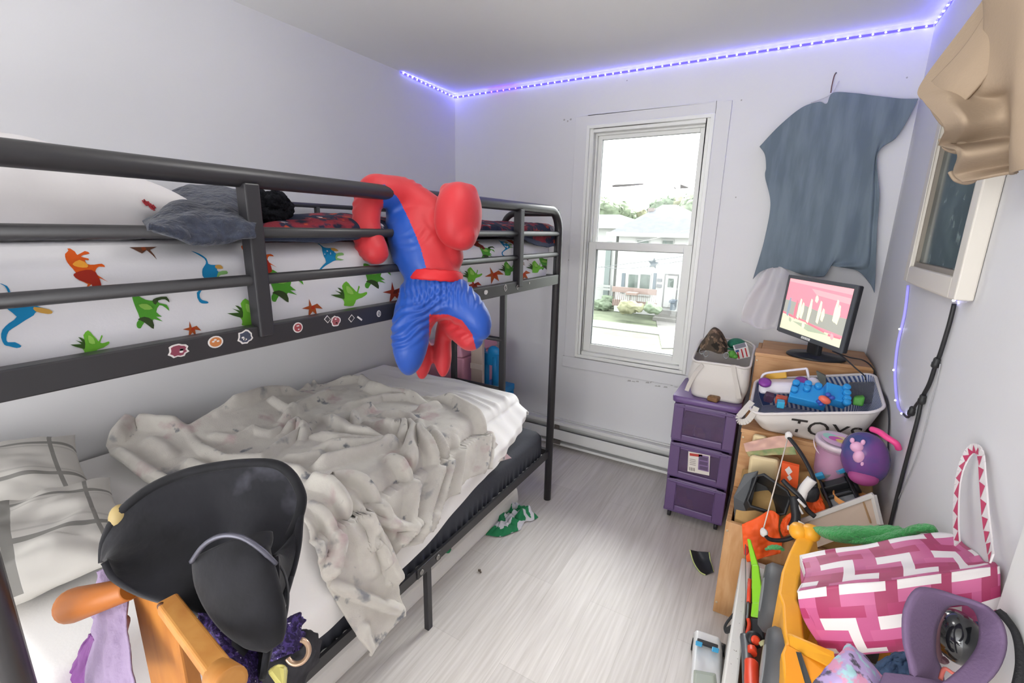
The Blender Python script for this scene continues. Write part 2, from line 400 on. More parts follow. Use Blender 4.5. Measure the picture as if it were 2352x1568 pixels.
# stickers along the upper side rail (plain blots with white cut borders)
m_sw = mat('sticker_white', '#cfcac8', rough=.5)
def sticker(px, py, w, hh, col, shape='blob', seed=1):
    c = at(px, py, x=BX1+.0165); d = (c-CAM).dot(FF)/FPX
    rnd = random.Random(seed); b = MB()
    def poly(k, off):
        out = []
        n = 18
        for i in range(n):
            a = 2*math.pi*i/n; r = 1.
            if shape == 'blob': r = .8+.3*rnd2[i % len(rnd2)]
            if shape == 'bar': pass
            out.append(c+V((off, math.cos(a)*w*.5*d*1.12*r*k, math.sin(a)*hh*.5*d*r*k)))
        if shape == 'bar':
            t = math.radians(-38 if seed % 2 else 40); q = []
            for sx, sz in ((-1,-1),(1,-1),(1,1),(-1,1)):
                u, v = sx*w*.5*d*k, sz*hh*.5*d*k; q.append(c+V((off, u*math.cos(t)-v*math.sin(t), u*math.sin(t)+v*math.cos(t))))
            return q
        return out
    rnd2 = [rnd.random() for _ in range(18)]
    b.prism(poly(1., 0), (.0006,0,0), 0); b.prism(poly(.78, .0006), (.0004,0,0), 1)
    for i in range(3 if shape != 'bar' else 0):
        a = rnd.random()*6.28; q = c+V((.0011, math.cos(a)*w*.18*d, math.sin(a)*hh*.18*d)); rr = w*.07*d
        b.face([q+V((0, math.cos(t)*rr*1.6, math.sin(t)*rr)) for t in np.linspace(0, 6.28, 8)[:-1]], 0)
    b.build('sticker', [m_sw, mat('sticker_'+col, col, rough=.5)], bed)
for a in ((409,805,40,34,'#7d3a4c','blob',1),(495,785,30,28,'#b5713f','disc',2),(563,773,32,34,'#3c4152','blob',3),(684,752,22,24,'#8c3a3f','disc',4),(752,733,12,14,'#3c3a3d','bar',4),(771,737,24,26,'#8a4a50','blob',6),(807,731,14,12,'#2f2e30','bar',8),(826,731,16,4,'#c9c5c2','bar',9),(870,720,11,15,'#77767a','disc',8),(1088,673,5,8,'#b0aeae','blob',9),(1116,671,14,12,'#c4c2c0','blob',12),(1161,661,11,16,'#3c3b3d','blob',11),(1189,659,8,11,'#3c3b3d','blob',13),(1216,650,4,5,'#bdbbb9','blob',14)):
    sticker(*a)

# ---- upper mattress with dinosaur sheet
m_sheet = mat('dino_sheet_cotton', '#dddce0', rough=.85, spec=.15, bump=.03, bscale=200)
UX0, UX1, UY0, UY1, UZ0, UZ1 = -2.07, -1.052, .17, 2.165, 1.325, 1.505
def ux(y, z):
    """outer front face of the sheet: taut but rumpled"""
    t = (z-UZ0)/(UZ1-UZ0)
    w = .006*nz((y*5.5+z*9, z*3, 0), 1) + .004*math.sin(y*34+z*46+3*nz((y*2,z*2,4)))*max(0., (y-1.3))*1.3 + .0035*math.sin(y*21-z*60+2*nz((y*3, z*3, 9)))*max(0, .9-t)*.7
    rnd = -.05*max(0, t-.78)**2/.05 - .02*max(0, .15-t)
    return UX1 + w*(.4+.6*math.sin(math.pi*min(1, max(0, t)))) + rnd
def sheet_side(u, v):
    y = UY0+(UY1-UY0)*u; z = UZ0-.012+(UZ1-UZ0+.012)*v
    return V((ux(y, z), y, z))
mb = MB(); mb.grid(sheet_side, 240, 26)
top = lambda u, v: V((ux(UY0+(UY1-UY0)*u, UZ1)*(1-v)+UX0*v, UY0+(UY1-UY0)*u, UZ1+.012*math.sin(math.pi*min(1, v*2.5)*.5)*(1+.4*nz((u*9, v*4, 2)))))
mb.grid(top, 240, 30)
mb.grid(lambda u, v: V((ux(UY1, UZ0-.012+(UZ1-UZ0+.012)*v)*(1-u)+UX0*u, UY1+.012*math.sin(math.pi*v), UZ0-.012+(UZ1-UZ0+.012)*v)), 30, 26)
mb.grid(lambda u, v: V((ux(UY0, UZ0-.012+(UZ1-UZ0+.012)*v)*(1-u)+UX0*u, UY0, UZ0-.012+(UZ1-UZ0+.012)*v)), 30, 26)
mb.box((UX0, UY0+.01, UZ0-.012), (UX1-.02, UY1-.01, UZ0))
# printed dinosaurs: flat fabric print following the sheet
DINO = {
 'tricera': [('a', [(-0.39,0.50),(-0.27,0.45),(-0.15,0.31),(-0.14,0.24),(0.07,0.32),(0.14,0.27),(-0.01,0.24),(-0.08,0.20),(0.05,0.17),(0.04,0.13),(-0.03,0.14),(-0.01,0.05),(0.14,0.04),(0.30,0.06),(0.36,-0.01),(0.23,-0.00),(0.16,-0.07),(0.18,-0.17),(0.43,-0.33),(0.28,-0.26),(0.24,-0.27),(0.29,-0.45),(0.11,-0.49),(0.07,-0.38),(-0.08,-0.50),(-0.01,-0.38),(-0.20,-0.29),(-0.32,-0.19),(-0.27,-0.13),(-0.39,0.02),(-0.43,0.14),(-0.39,0.26),(-0.27,0.33),(-0.29,0.43)]), ('b', [(-0.27,-0.13),(-0.05,-0.07),(0.16,-0.12),(0.29,-0.45),(0.11,-0.49),(0.07,-0.38),(-0.20,-0.29),(-0.32,-0.19)]), ('c', [(-0.33,0.05),(-0.15,0.14),(-0.01,0.05),(-0.03,-0.02),(-0.22,-0.01)])],
 'sauro': [('a', [(-0.30,0.50),(-0.18,0.45),(-0.09,0.36),(-0.07,0.26),(0.04,0.24),(0.16,0.24),(0.21,0.17),(0.10,0.17),(0.12,0.11),(0.27,0.13),(0.29,0.07),(0.16,0.06),(0.13,-0.00),(0.30,-0.05),(0.10,-0.06),(-0.03,-0.13),(-0.22,-0.26),(-0.24,-0.37),(-0.19,-0.43),(-0.09,-0.46),(-0.07,-0.49),(-0.15,-0.50),(-0.24,-0.47),(-0.30,-0.29),(-0.13,-0.11),(-0.19,0.04),(-0.18,0.17),(-0.12,0.26),(-0.13,0.36)]), ('b', [(0.06,0.23),(0.16,0.24),(0.21,0.17),(0.08,0.17)]), ('c', [(0.11,0.10),(0.27,0.13),(0.29,0.07),(0.16,0.05),(0.13,-0.00),(0.30,-0.05),(0.10,-0.05)])],
 'longneck': [('a', [(-0.42,0.50),(-0.28,0.45),(-0.23,0.36),(-0.22,0.33),(-0.01,0.33),(0.18,0.38),(0.20,0.34),(0.04,0.29),(0.13,0.16),(0.37,0.09),(0.42,0.04),(0.35,0.02),(0.18,0.06),(0.13,-0.00),(0.01,-0.07),(-0.13,-0.16),(-0.25,-0.24),(-0.29,-0.34),(-0.27,-0.41),(-0.16,-0.41),(-0.06,-0.47),(-0.13,-0.50),(-0.25,-0.47),(-0.32,-0.45),(-0.37,-0.34),(-0.35,-0.22),(-0.25,-0.12),(-0.13,-0.02),(-0.28,0.10),(-0.32,0.24),(-0.28,0.29),(-0.27,0.36),(-0.32,0.45)]), ('b', [(0.13,0.13),(0.37,0.09),(0.42,0.04),(0.35,0.02),(0.16,0.06)]), ('c', [(-0.01,0.33),(0.18,0.38),(0.20,0.34),(0.03,0.30)])],
 'rex': [('a', [(-0.54,0.50),(-0.37,0.48),(-0.16,0.36),(0.08,0.33),(0.15,0.41),(0.46,0.45),(0.54,0.28),(0.42,0.37),(0.22,0.34),(0.25,0.26),(0.46,0.21),(0.54,0.03),(0.42,0.13),(0.25,0.20),(0.15,-0.00),(0.32,-0.14),(0.15,-0.14),(0.35,-0.28),(0.08,-0.21),(0.04,-0.34),(0.09,-0.50),(-0.06,-0.41),(-0.20,-0.31),(-0.30,-0.48),(-0.41,-0.45),(-0.42,-0.31),(-0.34,-0.17),(-0.44,0.10),(-0.51,0.31)]), ('b', [(-0.39,-0.21),(-0.20,-0.14),(0.04,-0.24),(0.09,-0.50),(-0.06,-0.41),(-0.20,-0.31),(-0.33,-0.24)]), ('b', [(0.04,0.33),(0.15,0.41),(0.46,0.45),(0.54,0.28),(0.42,0.37),(0.22,0.34),(0.13,0.21)]), ('c', [(-0.37,0.21),(-0.13,0.24),(0.04,0.10),(-0.20,0.07)])],
 'anky': [('a', [(-0.18,-0.50),(-0.18,-0.40),(-0.27,-0.21),(-0.75,-0.05),(-0.32,-0.03),(-0.56,0.12),(-0.28,0.05),(-0.46,0.24),(-0.22,0.14),(-0.26,0.31),(-0.08,0.50),(0.11,0.31),(0.25,0.17),(0.35,0.07),(0.43,0.31),(0.48,0.26),(0.40,0.02),(0.58,0.02),(0.73,0.07),(0.75,-0.02),(0.54,-0.17),(0.30,-0.26),(0.20,-0.50)]), ('b', [(-0.27,-0.21),(-0.75,-0.05),(-0.32,-0.03),(-0.56,0.12),(-0.28,0.05),(-0.46,0.24),(-0.22,0.14),(-0.18,-0.17)]), ('c', [(-0.08,0.31),(0.11,0.21),(0.20,-0.02),(-0.04,0.02)])],
 'ptero': [('a', [(-.1,.5),(.02,.12),(.3,.2),(.55,-.1),(.2,-.02),(.24,-.4),(.04,-.16),(-.2,-.46),(-.14,-.04),(-.5,.06),(-.12,.14)]), ('b', [(0,.1),(.2,.12),(.12,-.06),(-.04,-.04)])],
}
DC = {'orange': ('#d2591f','#9c2f22','#e8a03c'), 'blue': ('#1f7fb0','#c69a4e','#7fae6a'), 'green': ('#4f9433','#3a4a2c','#86b552'), 'lime': ('#6fb33a','#3d5a2a','#97cc5e'), 'red': ('#9a3a2a','#6d2a22','#b5563a'), 'brown': ('#6e4a3a','#9a4a2a','#8a6a52'), 'rust': ('#a8522a','#b33a24','#c9743c')}
mats = [m_sheet]; mid = {}
for k, cs in DC.items():
    for q, c in zip('abc', cs):
        mid[k+q] = len(mats); mats.append(mat('print_'+k+'_'+q, c, rough=.85, spec=.15))
def dino(px, py, size, kind, col, rot, flip=1):
    a = math.radians(rot)
    for li, (q, P) in enumerate(DINO[kind]):
        pts = curve([(x, y, 0) for x, y in P], len(P)*2, True) if kind != 'ptero' else [V((x, y, 0)) for x, y in P]
        vs = []
        for p in pts:
            u, v = p.x*flip*size, p.y*size
            w = at(px+u*math.cos(a)-v*math.sin(a), py-u*math.sin(a)-v*math.cos(a), x=UX1)
            y, z = w.y, w.z
            z = min(max(z, UZ0-.01), UZ1-.004); y = min(max(y, UY0), UY1)
            vs.append(V((y, z, 0)))
        bm = bmesh.new(); f = bm.faces.new([bm.verts.new(p) for p in vs])
        bmesh.ops.triangulate(bm, faces=[f]); bm.verts.index_update()
        bmesh.ops.subdivide_edges(bm, edges=bm.edges[:], cuts=1)
        bm.verts.index_update()
        mb.add([V((ux(p.co.x, p.co.y)+.0011+.0004*li, p.co.x, p.co.y)) for p in bm.verts], [[w.index for w in ff.verts] for ff in bm.faces], mid[col+q]); bm.free()
for a in ((203,612,107,'tricera','orange',0,1),(487,637,120,'sauro','blue',0,1),(346,716,78,'rex','green',0,1),(206,788,60,'anky','lime',0,1),(441,757,40,'ptero','rust',5,1),(352,568,60,'ptero','brown',190,1),(62,545,40,'anky','lime',180,1),(58,724,150,'longneck','blue',0,1),(568,716,62,'anky','lime',0,1),(602,588,78,'tricera','orange',0,1),(655,656,76,'rex','green',0,1),(762,592,92,'sauro','blue',0,1),(717,708,46,'ptero','rust',8,1),(801,674,56,'anky','lime',0,1),(864,634,58,'rex','green',0,1),(905,672,52,'ptero','red',5,1),(1103,556,34,'tricera','red',0,1),(1118,580,32,'rex','green',0,1),(1081,630,34,'anky','lime',0,1),(1133,632,42,'ptero','rust',15,1),(1166,566,46,'sauro','blue',0,1),(1192,556,30,'tricera','red',0,1),(1229,612,28,'anky','lime',0,1),(1256,605,30,'rex','green',0,1),(1165,616,32,'anky','green',0,1),(1201,632,36,'ptero','rust',25,1),(1089,655,32,'ptero','red',10,1),(1196,600,34,'rex','brown',0,1),(975,640,50,'rex','green',0,1),(940,560,60,'sauro','blue',0,1),(1012,590,44,'tricera','orange',0,1)):
    dino(*a)
um = mb.build('mattress', mats, weld=False, label='upper bunk mattress in a white fitted sheet printed with dinosaurs', cat='mattress')

# ---- lower bunk: dark foundation mattress, white mattress
m_dark = mat('charcoal_cover', '#3a3c44', rough=.8, bump=.1, bscale=90)
def dark_front(b):
    y0, y1, x1 = .17, 2.15, -1.045
    def side(u, v):
        y = y0+(y1-y0)*u; z = .295+.15*v
        g = .004*math.sin(y*150+4*nz((y*9, 0, 0)))*max(0, 1-v*2.2) + .006*nz((y*4, z*12, 3))
        return V((x1+g-.03*max(0, v-.75)**2*16, y, z))
    b.grid(side, 320, 14)
    b.grid(lambda u, v: V((side(u, 1).x*(1-v)+(-2.10)*v, y0+(y1-y0)*u, .445+.01*math.sin(math.pi*v))), 320, 8)
    b.grid(lambda u, v: V((side(1, v).x*(1-u)+(-2.10)*u, y1+.012*math.sin(math.pi*v), .295+.15*v)), 20, 14)
    b.grid(lambda u, v: V((side(0, v).x*(1-u)+(-2.10)*u, y0, .295+.15*v)), 20, 14)
    b.box((-2.10, y0+.01, .294), (x1-.03, y1-.01, .30))
b = MB(); dark_front(b); b.build('mattress', m_dark, label='thin charcoal mattress under the white one on the lower bunk', cat='mattress')
# white mattress (fitted sheet) ; heights include traced folds at the foot end
MX0, MX1, MY0, MY1, MZ = -2.165, -1.135, .14, 2.12, .672
def top_px(pts, z=MZ): return [(p.x, p.y) for p in (at(a, c, z=z) for a, c in pts)]
sheet_lines = [(top_px([(860,880),(960,900),(1060,930),(1130,975),(1180,985)]), .010, .016), (top_px([(880,862),(980,885),(1070,905),(1140,930),(1190,955)]), .012, .014),
 (top_px([(930,868),(1020,878),(1100,893),(1160,915),(1188,940)]), .016, .016), (top_px([(820,892),(900,905),(960,920)]), .007, .016), (top_px([(900,850),(1000,868),(1080,876),(1150,890)]), .009, .014),
 (top_px([(940,892),(1010,912),(1080,945),(1120,975)]), .009, .010), (top_px([(1000,893),(1080,915),(1150,950)]), .009, .010), (top_px([(1185,905),(1178,930),(1186,960)]), .008, .012), (top_px([(1165,925),(1170,960),(1160,985)]), .006, .010)]
sh = ridge_field(sheet_lines)
def mfront(y):   # the hem climbs toward the foot end
    return float(np.interp(y, [.14,.6,1.0,1.15,1.4,1.67,1.98,2.12], [.385,.375,.362,.375,.432,.482,.54,.555]))+.012*nz((y*4,0,0))
def mcorner(u):
    return 0
def white_mattress(b):
    nu, nv = 220, 90
    ys = np.linspace(MY0, MY1, nu); rows = []
    prof = []
    # cross profile: from wall edge, top, rounded front edge, down to the hem
    W = MX1-MX0
    for i, y in enumerate(ys):
        e = min(y-MY0, MY1-y); endr = .05
        droop = 0 if e > endr else .05*(1-math.sqrt(max(0, 1-((endr-e)/endr)**2)))
        row = []
        foot = max(0, (y-1.75)/.37); x1 = MX1-.03*foot**2
        for s in np.linspace(0, 1, nv):
            zt = MZ-droop-.035*max(0,(y-1.2)/.9)*0
            if s < .68:
                q = s/.68; x = MX0+(x1-.045-MX0)*q; z = zt; n = (0,0,1)
            elif s < .80:
                a = (s-.68)/.12*math.pi/2; x = x1-.045+.045*math.sin(a); z = zt-.045*(1-math.cos(a))
            else:
                q = (s-.80)/.20; zb = mfront(y); x = x1+.108*min(1, q/.62)*(1-.5*foot)+.010*nz((y*7, q*2, 1))*q; z = (zt-.045)*(1-q)+zb*q
            row.append((x, y+ (.02*0), z))
        rows.append(row)
    A = np.array(rows)
    H = sh(A[:,:,0], A[:,:,1]); fr = np.clip((A[:,:,2]-.60)/.06, 0, 1)
    A[:,:,2] += H*fr
    A[:,:,0] += (1-fr)*.006*np.sin(A[:,:,1]*60+8*A[:,:,2])*np.clip((A[:,:,1]-1.5)/.6, 0, 1)
    for i in range(nu):
        for j in range(nv): A[i,j,2] += .003*nz((A[i,j,0]*6, A[i,j,1]*6, 2))*fr[i,j]
    b.grid(lambda u, v: V(A[int(round(u*(nu-1))), int(round(v*(nv-1)))]), nu, nv)
    # foot and head ends hang down
    for idx, s in ((nu-1, 1), (0, -1)):
        def endf(u, v, idx=idx, s=s):
            p = V(A[idx, int(round(u*(nv-1)))]); zb = .545 if s > 0 else .40
            zz = min(p.z, MZ-.05)*(1-v)+min(p.z, zb)*v if v > 0 else p.z
            return V((p.x, p.y+s*(.012*math.sin(math.pi*min(1, v*1.2))+.006*nz((p.x*9, v*3, 5))*(v > 0)), zz))
        b.grid(endf, nv, 10)
m_ws = mat('white_sheet_cotton', '#eceae8', rough=.8, spec=.2, bump=.04, bscale=160)
b = MB(); white_mattress(b)
wm = b.build('mattress', m_ws, weld=True, label='white mattress in a creased fitted sheet on the lower bunk', cat='mattress')
# white mattress stored flat on the floor under the bed
b = MB()
e0, e1 = at(1188,1140,z=.10), at(205,1568,z=0)
b.hexa([(-2.05, .3, .002), (-1.13, .3, .002), (-1.13, 2.10, .002), (-2.05, 2.10, .002), (-2.05, .3, .115), (-1.145, .3, .115), (-1.145, 2.10, .115), (-2.05, 2.10, .115)])
b.build('trundle_mattress', mat('under_bed_white', '#e2dfdb', rough=.7, vary=.06, vscale=5), bevel=.035, seg=4, label='white mattress stored flat on the floor under the bed', cat='mattress')
# ================================================================ ON THE BUNKS
def mixmat(name, base, layers, rough=.85, bump=0., bscale=120, sheen=.0, spec=.2, stretch=None):
    """base colour with noise-shaped printed blotches: layers = (colour, scale, lo, hi, offset)"""
    m = bpy.data.materials.new(name); m.use_nodes = True; N = m.node_tree.nodes; L = m.node_tree.links; b = N['Principled BSDF']
    tc = N.new('ShaderNodeTexCoord'); prev = None
    for i, (col, sc, lo, hi, off) in enumerate(layers):
        mp = N.new('ShaderNodeMapping'); mp.inputs['Location'].default_value = (off, off*.7, off*1.3)
        if stretch: mp.inputs['Scale'].default_value = stretch
        L.new(tc.outputs['Object'], mp.inputs['Vector'])
        n = N.new('ShaderNodeTexNoise'); n.inputs['Scale'].default_value = sc; n.inputs['Detail'].default_value = 4; L.new(mp.outputs['Vector'], n.inputs['Vector'])
        r = N.new('ShaderNodeMapRange'); r.inputs[1].default_value = lo; r.inputs[2].default_value = hi; L.new(n.outputs['Fac'], r.inputs[0])
        x = N.new('ShaderNodeMix'); x.data_type = 'RGBA'
        L.new(r.outputs[0], x.inputs[0]); x.inputs[7].default_value = lin(col)
        if prev is None: x.inputs[6].default_value = lin(base)
        else: L.new(prev, x.inputs[6])
        prev = x.outputs[2]
    L.new(prev, b.inputs['Base Color']); b.inputs['Roughness'].default_value = rough; b.inputs['Sheen Weight'].default_value = sheen; b.inputs['Specular IOR Level'].default_value = spec
    if bump:
        n2 = N.new('ShaderNodeTexNoise'); n2.inputs['Scale'].default_value = bscale; n2.inputs['Detail'].default_value = 3; L.new(tc.outputs['Object'], n2.inputs['Vector'])
        bp = N.new('ShaderNodeBump'); bp.inputs['Strength'].default_value = bump; bp.inputs['Distance'].default_value = .01; L.new(n2.outputs['Fac'], bp.inputs['Height']); L.new(bp.outputs['Normal'], b.inputs['Normal'])
    return m
def coons(top, bot, left, right):
    """sides as 2D polylines; top,bot run u 0..1 ; left,right run v 0..1 (top -> bottom)"""
    def ev(P, t):
        L = [0]
        for a, b in zip(P, P[1:]): L.append(L[-1]+math.hypot(b[0]-a[0], b[1]-a[1]))
        d = t*L[-1]
        for i in range(len(P)-1):
            if d <= L[i+1]+1e-9:
                f = (d-L[i])/max(1e-9, L[i+1]-L[i]); return np.array(P[i])*(1-f)+np.array(P[i+1])*f
        return np.array(P[-1], float)
    def fn(u, v):
        A, B, C, D = ev(top, u), ev(bot, u), ev(left, v), ev(right, v)
        return A*(1-v)+B*v+C*(1-u)+D*u-(np.array(top[0])*(1-u)*(1-v)+np.array(top[-1])*u*(1-v)+np.array(bot[0])*(1-u)*v+np.array(bot[-1])*u*v)
    return fn
# ---- grey fleece throw
def lift(y, s):   # the throw is bunched up against the wall near the pillows
    return .15*math.exp(-((y-.98)/.30)**2)*math.exp(-(max(0, s)/.26)**2) + .02
def TS(px, py):
    y, s = 1., .5
    for _ in range(40):
        p = at(px, py, z=MZ+lift(y, s)); y = .5*y+.5*p.y; s = .5*s+.5*max(.012, p.x-MX0)
    if s < .02: y = at(px, py, x=MX0+.015).y
    return (y, s)
def HS(px, py): p = at(px, py, x=-1.038); return (p.y, 1.03+MZ-p.z)
b_top = [TS(*p) for p in ((248,1030),(272,995),(305,970),(360,975),(430,978),(520,930),(590,900),(650,902),(720,886),(790,880),(840,876),(880,892))]
b_right = [TS(*p) for p in ((880,892),(930,905),(990,915),(1060,932),(1110,962))]+[HS(1142,1005), HS(1166,1046)]
b_bot = [HS(*p) for p in ((800,1472),(850,1418),(886,1385),(884,1330),(888,1268))]+[HS(*p) for p in ((950,1215),(1010,1152),(1090,1080),(1130,1058))]+[HS(1166,1046)]
b_left = [TS(*p) for p in ((248,1030),(262,1055),(340,1112),(420,1150),(520,1170),(610,1160),(680,1172))]+[HS(*p) for p in ((740,1260),(748,1330),(775,1410),(800,1472))]
bl = coons(b_top, b_bot, b_left, b_right)
Tr = lambda L, a, w: ([TS(*p) for p in L], a, w)
Hr = lambda L, a, w: ([HS(*p) for p in L], a, w)
rid = [Tr(L, a, w) for L, a, w in (
 (((252,1032),(300,1070),(360,1108),(420,1135)), .03, .026), (((305,968),(285,1000),(262,1030)), .04, .03), (((305,968),(360,980),(430,985)), .03, .02),
 (((425,985),(470,1040),(520,1065),(600,1060),(660,1020),(705,990),(740,955)), .026, .017), (((500,950),(570,920),(640,905),(700,905)), .03, .02),
 (((615,916),(651,939),(684,954)), .026, .018), (((641,977),(689,941),(791,895)), .03, .02), (((643,1003),(684,977),(702,998),(690,1020)), .03, .017),
 (((697,895),(712,882),(725,888)), .03, .016), (((733,888),(830,876),(853,895),(888,913)), .03, .02), (((560,985),(620,1000),(660,985)), .018, .02), (((470,1000),(540,1010),(600,985)), .016, .02),
 (((700,1087),(776,1064),(878,1036),(919,1024)), .034, .022), (((700,1039),(802,1029),(891,1029),(919,1018)), .030, .018), (((700,1003),(776,1016),(878,1024),(909,1016)), .026, .016),
 (((738,957),(784,983),(807,1003),(904,1016)), .034, .019), (((810,985),(815,962),(843,947),(863,939)), .032, .019), (((843,973),(904,993),(929,990),(929,1008),(912,1024)), .036, .018),
 (((929,973),(950,998),(937,1044),(925,1058)), .034, .020), (((963,967),(965,1003),(983,1039),(980,1095),(975,1133),(955,1184)), .038, .017), (((993,983),(1009,1023),(1014,1069),(996,1120),(986,1160)), .034, .018),
 (((980,916),(1044,929),(1088,955),(1113,993),(1108,1044)), .034, .019), (((1100,950),(1133,993),(1159,1045)), .03, .017), (((955,947),(1016,934)), .024, .018), (((827,891),(866,904),(930,914),(993,937)), .032, .018),
 (((751,952),(878,919),(955,919)), .026, .017), (((700,1110),(764,1128),(787,1159)), .034, .018), (((738,1112),(827,1108),(930,1136)), .032, .019), (((843,1159),(878,1159),(930,1174)), .03, .018),
 (((802,1128),(840,1146),(850,1180)), .03, .018), (((878,1049),(930,1070),(945,1120),(930,1155)), .034, .018), (((1040,985),(1055,1020),(1075,1060)), .022, .02), (((640,1060),(700,1060),(760,1045)), .022, .02), (((560,1090),(640,1085),(720,1100)), .028, .02), (((860,960),(920,955),(960,965)), .02, .016), (((420,1060),(470,1085),(540,1100)), .022, .022), (((330,1010),(380,1035),(400,1060)), .018, .03))]
rid += [Hr(L, a, w) for L, a, w in ((((787,1170),(788,1240),(768,1290),(748,1330)), .034, .014), (((750,1325),(800,1350),(850,1368),(886,1376)), .022, .012), (((850,1190),(868,1230),(880,1290),(884,1330)), .03, .02), (((820,1200),(840,1260),(845,1320)), .02, .03), (((715,1190),(745,1240),(750,1290)), .02, .025), (((955,1184),(924,1202),(866,1190)), .034, .017), (((900,1225),(960,1195),(985,1160)), .024, .02), (((800,1400),(795,1440),(800,1470)), .018, .02))]
rid = [(L, a, w*.85) for L, a, w in rid]
rh = ridge_field(rid)
nu, nv = 230, 200
UVg = np.array([[bl(i/(nu-1), j/(nv-1)) for j in range(nv)] for i in range(nu)])
Hh = rh(UVg[:,:,0], UVg[:,:,1])
def blanket_base(y, s):
    e = 1.03-.045
    if s < e: return V((MX0+s, y, MZ)), V((0,0,1))
    if s < e+.0707:
        a = (s-e)/.045; return V((MX1-.045+.045*math.sin(a), y, MZ-.045*(1-math.cos(a)))), V((math.sin(a),0,math.cos(a)))
    q = s-e-.0707; return V((MX1+.036+.36*q, y, MZ-.045-q*.97)), V((1,0,.25)).normalized()
def blk(u, v):
    i, j = int(round(u*(nu-1))), int(round(v*(nv-1)))
    y, s = UVg[i,j]; p, n = blanket_base(y, s)
    h = .010+(Hh[i,j]**1.2)*3.0+.007*(nz((y*5, s*5, 1))+.6)+.0012*nz((y*26, s*26, 6))
    if s < .985: h += lift(y, s)-.02
    return p+n*h
m_fleece = mixmat('grey_fleece_print', '#cbc7bf', [('#c3beb7', 14, .42, .6, 3), ('#b29598', 6.5, .60, .72, 0), ('#85868a', 8, .62, .72, 11), ('#77797e', 14, .64, .70, 21)], rough=.95, bump=.12, bscale=240, sheen=.3, spec=.1)
b = MB(); b.grid(blk, nu, nv)
b.build('throw_blanket', m_fleece, solid=.009, off=1, label='crumpled grey fleece throw with faded print across the lower bunk', cat='blanket')
# ---- pillows
def pillow(c, a, b_, n, T, name, mats, label, mfn=None, wr=.012, seed=0, cat='pillow', res=56, sag=None, pinch=.10):
    c, a, b_, n = V(c), V(a), V(b_), V(n).normalized(); mb = MB()
    def side(sg):
        def fn(u, v):
            x, y = 2*u-1, 2*v-1
            pinx = 1-pinch*(y*y)*(1-.0*abs(x)); piny = 1-pinch*(x*x)
            x2 = x*(1-pinch*(1-y**2)*.6*abs(x)**3); y2 = y*(1-pinch*(1-x**2)*.6*abs(y)**3)
            t = max(0, (1-abs(x)**2.6))**.55*max(0, (1-abs(y)**2.6))**.55
            w = wr*(nz((x*2.2, y*2.2, sg), 1, seed)+.5*nz((x*5, y*5, sg), 1, seed+3))*(.3+.7*t)
            edge = max(abs(x), abs(y)); w += wr*.5*math.sin((x*14 if abs(y) > abs(x) else y*14)+3*nz((x*3,y*3,1),1,seed))*max(0, (edge-.45))*1.3*(1-edge)*4
            p = c+a*x2+b_*y2+n*(sg*T*t+w*(1 if edge < .999 else 0))
            return sag(p) if sag else p
        return fn
    mb.grid(side(1), res, res, mfn=mfn); mb.grid(side(-1), res, res)
    return mb.build(name, mats, label=label, cat=cat)
m_pw = mat('white_pillow_cotton', '#cfcccd', rough=.85, bump=.03, bscale=150)
m_red = mat('red_thread', '#9b2a33', rough=.8)
from mathutils.bvhtree import BVHTree
def surf(o, px, py, off=.001):
    """point on object o seen along the ray through px, py, lifted a little off its surface"""
    og = ORG[o.name]; bv = BVHTree.FromPolygons([tuple(v.co+og) for v in o.data.vertices], [tuple(p.vertices) for p in o.data.polygons])
    h = bv.ray_cast(CAM, ray(px, py).normalized()); n = h[1] if h[1].dot(ray(px, py)) < 0 else -h[1]
    return h[0]+n*off, n
wpil = pillow((-1.40,.215,1.61), (.0,.36,-.012), (-.29,0,.03), (.2,0,1), .115, 'pillow', [m_pw], 'white pillow with small red embroidery behind the top rail', seed=2, pinch=.02, wr=.016)
eb = MB(); random.seed(5)
for k in range(16):
    q, n = surf(wpil, 330+k*1.6, 460+k*.9+random.random()*7); eb.obox(q, (.006+.004*random.random(), .004, .0016), rotm(0, 60, 90*random.random()))
eb.build('embroidery', m_red, wpil)
c2 = at(60, 352, x=-1.72)
bpil = pillow((-1.78,.16,c2.z-.045), (.03,.36,-.02), (-.22,0,.10), (.4,0,1), .09, 'pillow', [m_pw, mat('red_piping', '#b3243a', rough=.8)], 'white pillow with a red edge at the back of the top bunk', seed=8, mfn=lambda u, v: 1 if (v > .80 and u < .52) else 0)
b = MB(); b.tube(curve([at(px, py, x=-1.74) for px, py in ((-40,318),(0,322),(40,326),(80,331),(105,336))], 24), [.012]*16+[.009]*4+[.005]*4, 8); b.build('piping', mat('red_piping', '#b3243a'), bpil, label='red edge')
# stripes of the plaid pillowcases painted by position across the pillow
m_pl = [mat('plaid_ground', '#c6c3bd', rough=.85, vary=.04, vscale=12), mat('plaid_dark', '#85837f', rough=.85), mat('plaid_mid', '#b3b0ab', rough=.85)]
def plaid(u, v):
    for c, w, m in ((.24,.016,1),(.62,.016,1),(.90,.010,1),(.30,.010,2),(.56,.010,2)):
        if abs(u-c) < w: return m
    for c, w, m in ((.30,.02,1),(.74,.02,1),(.37,.010,2),(.68,.010,2)):
        if abs(v-c) < w: return m
    return 0
pillow((-1.94,.20,.775), (.06,.29,-.01), (-.22,.04,.04), (.02,-.1,1), .085, 'pillow', m_pl, 'white and grey plaid pillow farther back against the left wall', seed=5, mfn=plaid, res=110, wr=.016)
pillow((-1.60,.17,.745), (.06,.29,.00), (-.245,.05,.0), (.05,-.05,1), .075, 'pillow', m_pl, 'creased white and grey plaid pillow at the near edge of the lower bunk', seed=9, mfn=plaid, res=120, wr=.022)
